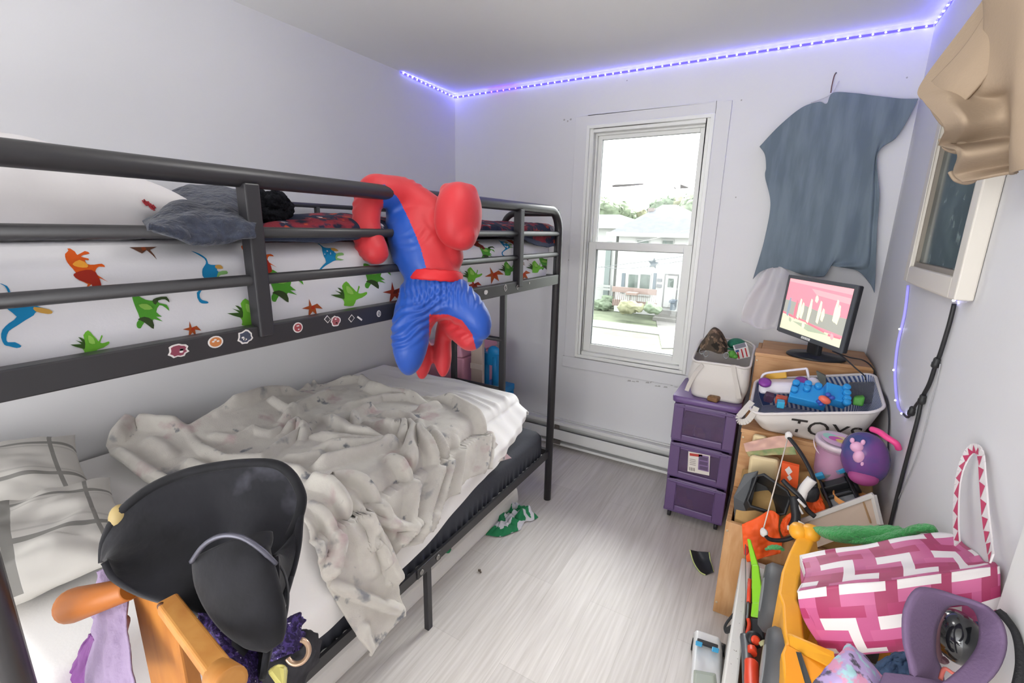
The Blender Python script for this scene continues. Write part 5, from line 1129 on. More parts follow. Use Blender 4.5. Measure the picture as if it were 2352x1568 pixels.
b.build('zip_bag', [mat('peach_film', '#e3b7a5', rough=.3, alpha=.85), mat('clear_film_food', '#b5a878', rough=.25, alpha=.85, col2='#8fa06a', vscale=30)], solid=.003, label='clear zip bag with a pinkish seal lying across the cream boxes', cat='bag')
b = MB(); oc = [P(1796,1062,1.99),P(1836,1072,1.99),P(1832,1122,1.97),P(1792,1108,1.97)]; b.prism(oc, (.0,.012,.004)); 
def onq(u, v, o): return oc[0]*(1-u)*(1-v)+oc[1]*u*(1-v)+oc[2]*u*v+oc[3]*(1-u)*v+V((0,-.001-o,.0004))
for (u, v, s) in ((.42,.30,.22),(.50,.62,.15)): b.face([onq(u, v-s, .001), onq(u+s, v, .001), onq(u, v+s, .001), onq(u-s, v, .001)], 1)
b.build('orange_box', [m_orange, mat('card_white', '#e6ded8', rough=.6)], label='flat orange box with two pale marks behind the black bin', cat='box')
# black bin on its side
bi = root('black_bin', P(1750,1150,1.93), 'black plastic bin tipped on its side at the left of the low crate', 'bin')
fr_ = [P(1744,1082,1.88), P(1818,1134,1.87), P(1800,1186,1.86), P(1712,1158,1.87)]; bk = [P(1712,1092,1.98), P(1770,1120,1.98), P(1764,1190,1.97), P(1686,1190,1.96)]
b = MB(); rnd = lambda Q: [p for i in range(4) for p in ((Q[i]*.86+Q[i-1]*.14), (Q[i]*.86+Q[(i+1) % 4]*.14))]
loft(b, [rnd(bk), rnd(fr_)], 0, True, False, sm=False); b.build('bin_body', m_gbk, bi, solid=.005, off=-1)
b = MB(); b.tube(rnd(fr_), .006, 6, closed=True); b.build('rim', m_gbk, bi)
sd = single(lambda b: b.hexa([P(1709,1088,1.92),P(1742,1080,1.92),P(1716,1158,1.90),P(1684,1140,1.90),P(1709,1090,1.93),P(1742,1082,1.93),P(1718,1205,1.91),P(1686,1200,1.91)]), 'side_flap', mat('dark_grey_plastic', '#4b4e52', rough=.5), 'dark grey panel standing left of the tipped black bin', 'panel', bevel=.003)
# pink slime bucket
bu = root('slime_bucket', P(1904,1096,2.0), 'clear bucket of pink slime with a printed lid in front of the canvas basket', 'bucket')
bc = P(1903,1092,2.01); ax = V((.03,-.10,1)).normalized(); hB = .145
part(lambda b: b.lathe([(.046,0),(.052,.02),(.062,hB)], bc, ax, 32), 'slime', mat('pink_slime', '#c284ac', rough=.35), bu)
m_clear = mat('clear_lid_plastic', '#ead9e2', rough=.2, alpha=.75)
part(lambda b: b.lathe([(.048,-.003),(.054,.02),(.0645,hB),(.068,hB+.002),(.068,hB-.016),(.066,hB-.016)], bc, ax, 32, caps=False), 'tub', mat('clear_tub', '#dcbcd0', rough=.15, alpha=.35), bu)
part(lambda b: b.lathe([(.071,hB-.006),(.072,hB+.010),(.068,hB+.014),(.06,hB+.011),(.002,hB+.012)], bc, ax, 32), 'lid', m_clear, bu)
lt = bc+ax*(hB+.0135); e1 = ax.orthogonal().normalized(); e1 = (V((1,0,0))-ax*ax.x).normalized(); e2 = ax.cross(e1)
def lid_art(b):
    el = lambda cx, cy, rx, ry, mi, o, a0=0: b.face([lt+ax*o+e1*(cx+rx*math.cos(a))+e2*(cy+ry*math.sin(a)) for a in np.linspace(0, 6.28, 22)[:-1]], mi)
    el(0,0,.052,.052,0,.0); el(-.022,.016,.026,.024,1,.0003); el(.012,.004,.030,.028,2,.0004); el(-.006,.004,.024,.018,3,.0006); el(.012,-.004,.020,.012,4,.0008)
part(lid_art, 'lid_print', [mat('lid_pink','#d9b2cf'), mat('lid_mint','#9fd0c4'), mat('lid_cream','#dfcf9a'), mat('lid_magenta','#c45aa6'), mat('lid_yellow','#e2c46a')], bu)
part(lambda b: b.tube([bc+ax*(hB-.005-.055*math.sin(a))+e1*(.073*math.cos(a))-e2*(.040*math.sin(a)) for a in np.linspace(0, math.pi, 24)], .0022, 6), 'handle', m_clear, bu)
# translucent blue carry case with pink handle
ca = root('carry_case', P(2015,1110,1.93), 'round translucent blue carry case with a hot pink handle against the right wall', 'toy case')
cc = P(2012,1056,1.94); cc.x = .345
part(lambda b: b.ball(cc, (.072,.07,.092), rotm(0,-12), n=36, pw=.92), 'case', mat('blue_translucent', '#43538e', rough=.15, alpha=.85, col2='#7d4f96', vscale=9), ca)
part(lambda b: b.ball(cc+V((.0,-.045,-.055)), (.045,.03,.03)), 'lining', mat('magenta_cloth', '#a54a86', rough=.6), ca)
part(lambda b: b.tube(curve([P(2002,985,1.93),P(2020,992,1.90),P(2038,1005,1.88),P(2058,1018,1.87),P(2064,1030,1.88)], 20), .010, 8), 'handle', mat('hot_pink', '#f04f93', rough=.4), ca)
def critter(b):
    b.ball(cc+V((-.036,-.050,.052)), (.020,.014,.020)); b.ball(cc+V((-.026,-.058,.022)), (.018,.014,.024)); b.ball(cc+V((-.052,-.046,.072)), (.007,.006,.010)); b.ball(cc+V((-.022,-.050,.074)), (.007,.006,.010)); b.ball(cc+V((-.014,-.062,.002)), (.008,.008,.014))
part(critter, 'pink_charm', mat('pale_pink', '#dfa9cb', rough=.4), ca)
# toy patrol truck, black with a silver bed
tr_ = root('toy_truck', P(1925,1130,1.9), 'black toy truck with blue roof lights and a grey bed on top of the pile', 'toy truck')
A_, B_, C_, D_ = P(1884,1104,1.97), P(1944,1088,1.97), P(1984,1150,1.85), P(1903,1178,1.83)
fwd = ((A_+B_)/2-(C_+D_)/2); rt = ((B_-A_)+(C_-D_))/2; L_ = fwd.length; W_ = rt.length*.95; fwd.normalize(); rt = (rt-fwd*rt.dot(fwd)).normalized(); upv = rt.cross(fwd); cen = (A_+B_+C_+D_)/4
T_ = lambda x, y, z: cen+rt*(x*W_)+fwd*(y*L_)+upv*z
def tbx(b, x0, x1, y0, y1, z0, z1, mi=0, tp=0.): b.hexa([T_(x0,y0,z0),T_(x1,y0,z0),T_(x1,y1,z0),T_(x0,y1,z0),T_(x0+tp,y0,z1),T_(x1-tp,y0,z1),T_(x1-tp,y1,z1),T_(x0+tp,y1,z1)], mi)
part(lambda b: tbx(b, -.5, .5, -.55, .55, -.055, -.012), 'chassis', m_gbk, tr_, bevel=.006)
part(lambda b: [tbx(b, -.48, -.40, -.5, .5, -.012, .018), tbx(b, .40, .48, -.5, .5, -.012, .018), tbx(b, -.40, .40, .10, .16, -.012, .020), tbx(b, -.42, .42, -.16, -.10, -.012, .010)], 'cab_frame', m_gbk, tr_, bevel=.004)
part(lambda b: [tbx(b, -.40, .40, -.52, -.10, -.012, -.002), tbx(b, -.36, .36, -.15, -.06, -.002, .006)], 'hood', m_gry, tr_, bevel=.004)
part(lambda b: tbx(b, -.36, .36, .17, .42, -.012, .004), 'seat', mat('toy_darkgrey', '#3a3b3e', rough=.5), tr_, bevel=.003)
lb_ = part(lambda b: tbx(b, -.46, .46, .44, .54, .010, .026), 'light_bar', m_gry, tr_, bevel=.003)
m_cy = mat('light_cyan', '#3fa4d4', rough=.3)
for x0, x1 in ((-.50,-.22),(.20,.48)): part(lambda b: tbx(b, x0, x1, .43, .56, .016, .036), 'blue_light', m_cy, lb_, bevel=.003)
for x in (-.52,.52):
    for y in (-.35,.33): part(lambda b: b.lathe([(.012,-.008),(.026,-.008),(.026,.008),(.012,.008)], T_(x,y,-.045), rt, 18), 'wheel', m_gbk, tr_)
# white tray leaning, peach bowl behind
wt = root('plastic_tray', P(1930,1200,1.80), 'white plastic tray leaning across the front of the low crate', 'tray')
m_tray = mat('tray_white', '#dddad6', rough=.4); m_trayc = mat('tray_clear', '#dcc9b8', rough=.3, alpha=.8)
Q = [P(1842,1196,1.86), P(2006,1136,1.80), P(2022,1204,1.77), P(1862,1262,1.83)]
part(lambda b: b.tube([Q[0], Q[1]], .011, 4), 'rim', m_tray, wt, bevel=.002)
part(lambda b: b.prism(Q, (0,.006,.002)), 'panel', m_trayc, wt)
part(lambda b: b.tube([Q[1], Q[2]], .009, 4), 'end_rim', m_tray, wt)
part(lambda b: b.tube([Q[0]*.14+Q[1]*.86, Q[3]*.14+Q[2]*.86+V((0,0,.02))], .003, 4), 'rib', mat('rib_tan','#b08f6a'), wt)
single(lambda b: loft(b, [[V((x, y, z)) for x, y in rrect(.335, 1.90, h, h, h*.98)] for h, z in ((.03,.555),(.055,.58),(.066,.64),(.063,.64),(.05,.585))], 0, True, True), 'bowl', mat('peach_plastic', '#efa763', rough=.35), 'peach orange plastic bowl behind the white tray', 'bowl')
# orange vests
def cloth(rows, name, m, label, cat, amp=.008, sc=5, n=30, solid=.003, dirv=(0,-1,.4), mfn=None):
    f = patchfn(rows); b = MB(); d = V(dirv).normalized()
    b.grid(lambda u, v: f(u, v)+d*amp*(nz((u*sc, v*sc, 1.3))+.5*nz((u*sc*2.3, v*sc*2.3, 4))), n, n, mfn=mfn)
    return b.build(name, m, solid=solid, label=label, cat=cat)
cloth([[P(1704,1204,1.80),P(1735,1190,1.81),P(1770,1172,1.83),P(1790,1184,1.83)],[P(1706,1232,1.79),P(1740,1224,1.79),P(1772,1212,1.81),P(1788,1216,1.81)],[P(1708,1258,1.785),P(1742,1254,1.785),P(1772,1248,1.80),P(1796,1244,1.81)],[P(1716,1290,1.78),P(1742,1284,1.78),P(1768,1276,1.79),P(1792,1270,1.80)]], 'safety_flag', m_orange, 'blaze orange cloth hanging over the front board of the low crate', 'cloth')
cloth([[P(1848,1130,1.92),P(1868,1128,1.92),P(1884,1134,1.92)],[P(1852,1152,1.89),P(1875,1150,1.88),P(1892,1156,1.88)],[P(1862,1176,1.87),P(1884,1180,1.86),P(1900,1178,1.86)]], 'safety_flag', m_orange, 'crumpled orange cloth beside the black toy truck', 'cloth')
cloth([[P(1798,1192,1.83),P(1815,1178,1.84),P(1830,1176,1.84)],[P(1792,1212,1.82),P(1812,1204,1.82),P(1835,1198,1.83)],[P(1800,1232,1.81),P(1815,1226,1.81),P(1842,1216,1.82)]], 'safety_flag', m_orange, 'small orange cloth under the grip of the toy crossbow', 'cloth')
# toy crossbow with white taped tips and string
xb = root('toy_crossbow', P(1830,1150,1.85), 'black and white toy crossbow with taped tips lying over the crate', 'toy bow')
tipA, tipB = P(1811,1000,1.96), P(1753,1216,1.74)
m_tape_w = mat('white_tape', '#e2dedc', rough=.7)
part(lambda b: b.tube(curve([P(1812,1004,1.955),P(1832,1030,1.93),P(1852,1062,1.90),P(1868,1096,1.87),P(1874,1118,1.86)], 20), [.010]*20, 6, flat=.6), 'limb', m_gbk, xb)
part(lambda b: b.tube(curve([P(1755,1224,1.735),P(1768,1238,1.735),P(1800,1240,1.745),P(1830,1230,1.76)], 16), .010, 6, flat=.6), 'limb', m_gbk, xb)
part(lambda b: b.tube([tipA, tipB], .0022, 6), 'string', mat('string_white', '#e0d3c8', rough=.8), xb)
for c, d in ((tipA, V((-.02,0,.03))), (P(1754,1222,1.735), V((.0,0,.03)))): part(lambda b: fur(b.ball(c, (.013,.012,.017), n=14), .004, 120), 'taped_tip', m_tape_w, xb)
part(lambda b: b.tube(curve([P(1866,1100,1.86),P(1848,1122,1.85),P(1838,1148,1.84)], 10), .018, 8), 'bracket', m_tape_w, xb)
part(lambda b: b.ball(P(1856,1130,1.865), (.036,.03,.034), n=18, pw=.8), 'hub', m_gbk, xb)
part(lambda b: b.tube(curve([P(1797,1102,1.85),P(1815,1120,1.835),P(1838,1142,1.825),P(1854,1170,1.82),P(1872,1186,1.815)], 18), .0085, 6), 'barrel', m_gbk, xb)
part(lambda b: b.tube(curve([P(1822,1140,1.82),P(1826,1165,1.80),P(1828,1190,1.785),P(1820,1210,1.775)], 14), .015, 8), 'grip', m_gbk, xb)
part(lambda b: [b.tube([P(1832,1146,1.81), P(1850,1164,1.80)], .005, 6), b.tube([P(1828,1152,1.805), P(1844,1180,1.79)], .004, 6)], 'white_trim', m_tape_w, xb)
part(lambda b: b.hexa([P(1806,1216,1.77),P(1832,1204,1.77),P(1850,1214,1.76),P(1822,1226,1.76),P(1806,1206,1.775),P(1832,1192,1.775),P(1850,1202,1.765),P(1822,1214,1.765)]), 'stock_end', m_tape_w, xb, bevel=.004)
# white painted bench and things lying in it
wbch = root('white_bench', (.2,1.4,0), 'scuffed white painted wooden bench box at the near right, under the toys', 'bench')
m_wp = mixmat('scuffed_white_paint', '#d9d7d3', [('#5a5552', 34, .68, .72, 3), ('#8a8077', 60, .69, .73, 8)], rough=.5)
m_brn = mat('brown_board', '#6e5038', rough=.6, vary=.25, vscale=12)
bz = .325
part(lambda b: b.hexa([(.012,.85,0),(.055,.85,0),(.055,1.80,0),(.012,1.80,0),(.012,.85,bz),(.052,.85,bz),(.050,1.80,bz),(.016,1.80,bz)]), 'side_board', m_wp, wbch, bevel=.006)
part(lambda b: b.box((.055,.85,.20), (.415,1.80,.225)), 'inside_board', m_brn, wbch)
part(lambda b: [b.box((.055,1.77,0), (.415,1.80,bz)), b.box((.375,.85,0), (.415,1.77,bz)), b.box((.055,.85,0), (.375,.88,bz))], 'frame_board', m_wp, wbch)
# dump truck
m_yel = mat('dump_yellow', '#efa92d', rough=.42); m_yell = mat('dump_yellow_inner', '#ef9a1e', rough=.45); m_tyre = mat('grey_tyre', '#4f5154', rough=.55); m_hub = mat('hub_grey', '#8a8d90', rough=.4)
dt = root('dump_truck', (.24,1.32,.226), 'large yellow plastic toy dump truck with grey wheels on the white bench', 'toy truck')
def lipq(pts, w, th, b, mi=0):
    n_ = len(pts)
    for i in range(n_-1):
        a, c = pts[i], pts[i+1]; b.hexa([a, c, c+V((w,0,0)), a+V((w,0,0)), a-V((0,0,th)), c-V((0,0,th)), c+V((w,0,-th)), a+V((w,0,-th))], mi)
lp_ = [P(1838,1216,1.50), P(1812,1268,1.42), P(1796,1310,1.35), P(1788,1360,1.27), P(1797,1385,1.235), P(1800,1440,1.16), P(1806,1472,1.12), P(1795,1498,1.085), P(1803,1568,1.01)]
zt_ = .66
def side_wall(b):
    for a, c in zip(lp_, lp_[1:]):
        w = .042
        b.hexa([a-V((0,0,.20)), c-V((0,0,.20)), c+V((w+.05,0,-.20)), a+V((w+.05,0,-.20)), a, c, c+V((w,0,0)), a+V((w,0,0))])
part(side_wall, 'bed_side', m_yel, dt, bevel=.006, seg=3)
part(lambda b: [b.lathe([(.004,0),(.018,.004),(.025,.014),(.026,.03),(.02,.042),(.006,.046)], P(px,py,1.50)-V((0,0,.02)), (0,0,1), 18) for px, py in ((1834,1222),(1862,1226))], 'knob', m_yel, dt)
part(lambda b: b.hexa([P(1838,1240,1.51),P(1878,1240,1.51),P(1878,1236,1.56),P(1838,1236,1.56)]+[P(1838,1222,1.50),P(1880,1224,1.50),P(1880,1220,1.55),P(1838,1218,1.55)]), 'bed_end', m_yel, dt, bevel=.006)
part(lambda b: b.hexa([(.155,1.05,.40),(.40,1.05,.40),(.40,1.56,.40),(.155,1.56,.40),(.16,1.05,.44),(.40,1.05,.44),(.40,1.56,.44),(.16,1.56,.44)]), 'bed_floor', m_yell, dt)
part(lambda b: b.hexa([P(1804,1446,1.155),P(1812,1456,1.13),P(1920,1512,1.03),P(1916,1492,1.05)]+[P(1808,1478,1.12),P(1816,1492,1.10),P(1920,1545,1.0),P(1916,1530,1.02)]), 'cross_bar', m_yel, dt, bevel=.006)
part(lambda b: b.hexa([P(1828,1496,1.08),P(1840,1498,1.07),P(1868,1580,.99),P(1852,1580,.99)]+[P(1828,1496,1.10),P(1840,1498,1.09),P(1868,1580,1.02),P(1852,1580,1.02)]), 'decal_stripe', mat('decal_dark', '#3d3f40'), dt)
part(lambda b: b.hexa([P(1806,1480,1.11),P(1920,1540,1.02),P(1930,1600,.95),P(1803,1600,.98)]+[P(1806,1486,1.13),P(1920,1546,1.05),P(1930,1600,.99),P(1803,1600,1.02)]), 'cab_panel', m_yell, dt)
for px, py, y in ((1782,1362,1.40),(1792,1528,1.14)):
    c = P(px, py, y); c.x = max(c.x, .115); c.z = max(c.z-.02, .325)
    w_ = part(lambda b: b.lathe([(.03,-.035),(.085,-.035),(.098,-.02),(.098,.02),(.085,.035),(.03,.035)], c, (1,0,0), 30), 'wheel', m_tyre, dt)
    part(lambda b: b.lathe([(.045,-.038),(.05,-.034),(.05,-.03)], c, (1,0,0), 24), 'hub_cap', m_hub, w_)
    for sx in (1,):
        c2_ = c+V((.20,0,0)); part(lambda b: b.lathe([(.03,-.035),(.085,-.035),(.098,-.02),(.098,.02),(.085,.035),(.03,.035)], c2_, (1,0,0), 24), 'wheel', m_tyre, dt)
# pink woven bag sitting in the dump bed
def weave_mat():
    m = bpy.data.materials.new('pink_weave'); m.use_nodes = True; N = m.node_tree.nodes; L = m.node_tree.links; b = N['Principled BSDF']
    uv = N.new('ShaderNodeUVMap')
    sx = N.new('ShaderNodeSeparateXYZ'); L.new(uv.outputs[0], sx.inputs[0])
    def math_(op, a, b_=None):
        n = N.new('ShaderNodeMath'); n.operation = op
        for i, v in enumerate((a, b_)):
            if v is None: continue
            if isinstance(v, (int, float)): n.inputs[i].default_value = v
            else: L.new(v, n.inputs[i])
        return n.outputs[0]
    fu = math_('FLOOR', sx.outputs[0]); fv = math_('FLOOR', sx.outputs[1])
    # 2/2 twill: which strand is on top
    s = math_('FLOORED_MODULO', math_('ADD', fu, fv), 5); over = math_('LESS_THAN', s, 3)
    whiteU = math_('LESS_THAN', math_('FLOORED_MODULO', fu, 3), 1); whiteV = math_('LESS_THAN', math_('FLOORED_MODULO', math_('ADD', fv, 1), 5), 1)
    darkU = math_('LESS_THAN', math_('FLOORED_MODULO', math_('ADD', fu, 1), 3), 1); darkV = math_('LESS_THAN', math_('FLOORED_MODULO', math_('ADD', fv, 3), 5), 2)
    def mix(f, a, c):
        x = N.new('ShaderNodeMix'); x.data_type = 'RGBA'; L.new(f, x.inputs[0])
        for i, v in ((6, a), (7, c)):
            if isinstance(v, str): x.inputs[i].default_value = lin(v)
            else: L.new(v, x.inputs[i])
        return x.outputs[2]
    cu = mix(whiteU, mix(darkU, '#c4608f', '#a83263'), '#e2dcdc'); cv = mix(whiteV, mix(darkV, '#bb5686', '#a02f5c'), '#e2dcdc')
    L.new(mix(over, cv, cu), b.inputs['Base Color']); b.inputs['Roughness'].default_value = .5
    return m
m_weave = weave_mat()
def add_uv(o, fn):
    me = o.data; uvl = me.uv_layers.new(name='UVMap'); og = ORG[o.name]
    for p in me.polygons:
        for li in p.loop_indices: uvl.data[li].uv = fn(og+me.vertices[me.loops[li].vertex_index].co, p)
def quad_sheet(name, rows, parent, cu, cv, nu=24, nv=24, amp=.004, solid=.003):
    f = patchfn(rows); b = MB(); b.grid(lambda u, v: f(u, v)+V((0,0,1))*amp*nz((u*4, v*4, 7)), nu, nv)
    o = b.build(name, m_weave, parent, solid=solid, weld=False)
    me = o.data; uvl = me.uv_layers.new(name='UVMap')
    for p in me.polygons:
        for li in p.loop_indices:
            k = me.loops[li].vertex_index; uvl.data[li].uv = ((k // nv)/(nu-1)*cu, (k % nv)/(nv-1)*cv)
    return o
bg_ = root('woven_bag', (.30,1.15,.58), 'pink and white woven strap bag lying in the yellow dump truck', 'bag')
FT = [P(1832,1358,1.075), P(1950,1340,1.075), P(2080,1328,1.08), P(2200,1312,1.08), P(2296,1300,1.085)]
FM = [P(1842,1412,1.08), P(1960,1412,1.06), P(2085,1400,1.06), P(2200,1385,1.065), P(2298,1362,1.07)]
FB = [P(1880,1478,1.10), P(1985,1480,1.07), P(2095,1470,1.07), P(2200,1455,1.075), P(2294,1430,1.075)]
FF_ = [P(1908,1508,1.14), P(2000,1500,1.12), P(2100,1490,1.12), P(2200,1478,1.12), P(2292,1460,1.12)]
quad_sheet('front_panel', [FT, FM, FB, FF_], bg_, 8.2, 19.5, 24, 60)
BT = [P(1838,1275,1.25), P(1930,1258,1.27), P(2040,1240,1.29), P(2130,1226,1.31), P(2185,1226,1.32)]
MT_ = [P(1850,1318,1.17), P(1950,1302,1.18), P(2070,1290,1.19), P(2180,1282,1.19), P(2250,1276,1.19)]
quad_sheet('top_panel', [BT, MT_, [p+V((0,.004,-.004)) for p in FT]], bg_, 8, 18, 24, 60, amp=.008)
quad_sheet('end_panel', [[BT[0], MT_[0], FT[0]], [BT[0]+V((.02,0,-.10)), MT_[0]+V((.03,0,-.11)), FM[0]+V((.03,0,-.02))], [BT[0]+V((.05,0,-.18)), MT_[0]+V((.06,-.02,-.18)), FF_[0]]], bg_, 6, 6)
m_hr = mat('handle_red_white', '#bf3a63', rough=.5); m_hw = mat('handle_white', '#e0dbdb', rough=.5)
def handle(pts, nrm, wdt=.020):
    Q = curve(pts, 37); b = MB(); n_ = V(nrm).normalized()
    for i, (a, c) in enumerate(zip(Q, Q[1:])):
        s = (c-a).normalized().cross(n_).normalized()*wdt/2
        b.hexa([a-s, c-s, c+s, a+s, a-s+n_*.003, c-s+n_*.003, c+s+n_*.003, a+s+n_*.003], 1)
        if i % 2 == 0:
            d_ = Q[min(i+2, len(Q)-1)]; b.face([a-s-n_*.0004, d_-s-n_*.0004, (a+d_)/2+s*.8-n_*.0004], 0)
    b.build('handle', [m_hr, m_hw], bg_)
hx_ = lambda px, py, x=.405: at(px, py, x=x)
handle([hx_(2197,1248,.385), hx_(2194,1190,.39), hx_(2198,1110,.40), hx_(2212,1058,.41), hx_(2232,1030,.415), hx_(2250,1040,.415), hx_(2256,1100,.41), hx_(2262,1180,.405), hx_(2270,1240,.40), hx_(2276,1282,.39)], (1,.25,0))
# green fuzzy cloth
m_gf = mat('green_terry', '#4fb062', rough=1., bump=1., bscale=160, vary=.2, vscale=60, sheen=.3)
def rope(pts, rad, n, flat=.6): 
    b = MB(); Q = curve(pts, n); R_ = curve([V((r,0,0)) for r in rad], n); b.tube(Q, [max(.002, r.x) for r in R_], 16, flat=flat); return fur(b, .0025, 110)
gt = rope([P(1872,1212,1.50),P(1900,1222,1.47),P(1930,1226,1.45),P(1970,1226,1.44),P(2010,1224,1.44),P(2050,1222,1.44),P(2068,1216,1.45)], [.008,.026,.036,.036,.032,.030,.016], 60)
gt2 = rope([P(1925,1240,1.44),P(1970,1240,1.42),P(2020,1238,1.41),P(2070,1226,1.40),P(2110,1214,1.39),P(2140,1214,1.38),P(2148,1222,1.38)], [.008,.017,.019,.018,.017,.015,.008], 60)
k0 = len(gt.v); gt.add(gt2.v, gt2.f, 0, True); gt.build('fuzzy_cloth', m_gf, weld=False, label='rolled green fuzzy cloth lying behind the pink woven bag', cat='cloth')
b = rope([P(1760,1262,1.66),P(1772,1256,1.65),P(1790,1258,1.64),P(1800,1262,1.64)], [.006,.012,.012,.008], 30); b.build('fuzzy_cloth', m_gf, label='small end of green fuzzy cloth left of the yellow truck', cat='cloth')
# lime toy bow, red and black toy gun, black strap
lb = root('toy_bow', P(1735,1330,1.62), 'lime green toy bow with an orange arrow standing on the bench edge', 'toy bow')
m_lime = mat('lime_plastic', '#8fd62c', rough=.4)
part(lambda b: b.hexa([P(1716,1236,1.70),P(1724,1238,1.70),P(1742,1300,1.62),P(1726,1300,1.62)]+[P(1716,1238,1.73),P(1724,1240,1.73),P(1744,1302,1.65),P(1728,1302,1.65)]), 'upper_limb', m_lime, lb, bevel=.004)
part(lambda b: b.hexa([P(1726,1296,1.62),P(1742,1296,1.62),P(1754,1385,1.50),P(1727,1385,1.50)]+[P(1728,1298,1.65),P(1744,1298,1.65),P(1756,1387,1.53),P(1730,1387,1.53)]), 'riser', m_lime, lb, bevel=.004)
part(lambda b: b.hexa([P(1727,1383,1.50),P(1754,1383,1.50),P(1750,1420,1.46),P(1724,1416,1.46)]+[P(1730,1385,1.53),P(1756,1385,1.53),P(1752,1420,1.49),P(1726,1416,1.49)]), 'lower_limb', m_lime, lb, bevel=.004)
part(lambda b: b.hexa([P(1724,1418,1.46),P(1750,1420,1.46),P(1756,1470,1.40),P(1728,1466,1.40)]+[P(1726,1418,1.50),P(1752,1420,1.50),P(1758,1470,1.44),P(1730,1466,1.44)]), 'joint', m_gbk, lb, bevel=.004)
part(lambda b: b.tube([P(1712,1250,1.70), P(1713,1360,1.54), P(1710,1458,1.41)], .0016, 6), 'string', mat('string_grey', '#6a6866'), lb)
ar = root('toy_arrow', P(1718,1340,1.58), 'orange red toy arrow beside the lime green bow', 'toy arrow'); m_ro = mat('red_orange', '#e2492c', rough=.4)
part(lambda b: b.tube([P(1722,1330,1.585), P(1719,1382,1.51)], .006, 8), 'shaft', m_ro, ar)
part(lambda b: b.tube([P(1719,1382,1.51), P(1716,1420,1.46)], .0035, 8), 'tip_wire', m_gry, ar)
part(lambda b: b.tube(curve([P(1718,1420,1.455), P(1721,1435,1.44), P(1716,1456,1.41)], 10), .006, 6), 'fletching', m_ro, ar)
part(lambda b: fur(b.ball(P(1714,1264,1.70), (.008,.01,.02), n=12), .003, 150), 'tassel', mat('red_thread_b','#d8352f', rough=.9), ar)
gn = root('toy_gun', P(1725,1510,1.30), 'black and red toy gun lying along the bench edge at the bottom', 'toy gun')
part(lambda b: b.tube(curve([P(1712,1462,1.37), P(1716,1500,1.31), P(1718,1545,1.24), P(1720,1590,1.18)], 16), .016, 8), 'barrel', mat('gun_grey', '#5a5c60', rough=.4), gn)
dk = part(lambda b: b.lathe([(.014,-.014),(.022,-.010),(.022,.010),(.014,.014)], P(1732,1468,1.355), (.25,-.75,.6), 22), 'dial', m_gbk, gn)
part(lambda b: b.lathe([(.013,.0),(.013,.004),(.008,.006)], P(1732,1468,1.355)+V((.25,-.75,.6)).normalized()*.012, (.25,-.75,.6), 18), 'dial_face', m_ro, dk)
part(lambda b: b.tube(curve([P(1727,1488,1.32), P(1728,1500,1.30)], 6), .013, 8), 'red_collar', m_ro, gn)
part(lambda b: b.tube(curve([P(1726,1522,1.27), P(1726,1550,1.23), P(1728,1590,1.17)], 10), .019, 10), 'grip', m_ro, gn)
single(lambda b: b.tube(curve([P(1745,1480,1.33),P(1756,1475,1.33),P(1752,1510,1.27),P(1748,1550,1.21),P(1758,1568,1.19)], 20), .007, 6, flat=.4), 'hose', mat('pale_hose', '#b5b48a', rough=.6), 'pale yellow green hose beside the red toy gun', 'hose')
def strapb(b):
    Q = curve([P(1712,1412,1.54),P(1696,1402,1.55),P(1680,1416,1.55),P(1666,1436,1.53),P(1668,1448,1.51),P(1684,1440,1.49),P(1700,1440,1.48),P(1716,1448,1.47)], 40)
    b.tube(Q, .010, 8, flat=.45)
single(strapb, 'strap', mat('black_webbing', '#2d2d2f', rough=.85, bump=.3, bscale=200), 'looped black webbing strap hanging over the white bench edge', 'strap')
# ---- on the floor
f = patchfn([[at(1584,1262,z=.055),at(1592,1290,z=.015),at(1606,1312,z=.006),at(1620,1320,z=.006)],[at(1604,1266,z=.035),at(1612,1286,z=.006),at(1622,1304,z=.004),at(1632,1316,z=.006)],[at(1630,1268,z=.06),at(1632,1284,z=.03),at(1636,1298,z=.02),at(1640,1312,z=.025)]])
b = MB(); b.grid(lambda u, v: f(u, v), 20, 20, mfn=lambda u, v: 1 if u < .07 or u > .93 else 0); vis = b.build('sun_visor', [mat('visor_black', '#2b2d33', rough=.6), mat('neon_edge', '#b9c57e', rough=.6)], solid=.004, label='small black visor with pale neon edges on the floor by the crate', cat='visor')
ft = root('toy_car', at(1620,1500,z=.0), 'white toy car with blue roof lights on the floor beside the bench', 'toy car')
def F(px, py, z): return at(px, py, z=z)
m_tcw = mat('toy_car_white', '#dedede', rough=.35)
part(lambda b: b.hexa([F(1586,1600,.02),F(1662,1600,.02),F(1660,1475,.02),F(1592,1450,.02)]+[F(1584,1590,.07),F(1654,1590,.07),F(1652,1462,.09),F(1598,1444,.09)]), 'body', m_tcw, ft, bevel=.010, seg=3)
part(lambda b: b.hexa([F(1590,1590,.07),F(1650,1590,.07),F(1645,1545,.08),F(1592,1536,.08)]+[F(1594,1588,.085),F(1642,1588,.085),F(1638,1552,.092),F(1598,1545,.092)]), 'windshield', mat('pale_windshield', '#a9b0a4', rough=.25), ft, bevel=.004)
lbar = part(lambda b: b.hexa([F(1602,1466,.092),F(1650,1482,.092),F(1648,1494,.092),F(1600,1478,.092)]+[F(1602,1464,.105),F(1650,1480,.105),F(1648,1491,.105),F(1600,1475,.105)]), 'light_bar', m_gbk, ft, bevel=.003)
for q in (((1598,1470),(1614,1475),(1612,1486),(1597,1481)), ((1636,1484),(1652,1489),(1650,1500),(1634,1495))): part(lambda b: b.hexa([F(a, c, .095) for a, c in q]+[F(a, c, .115) for a, c in q]), 'blue_light', m_cy, lbar, bevel=.002)
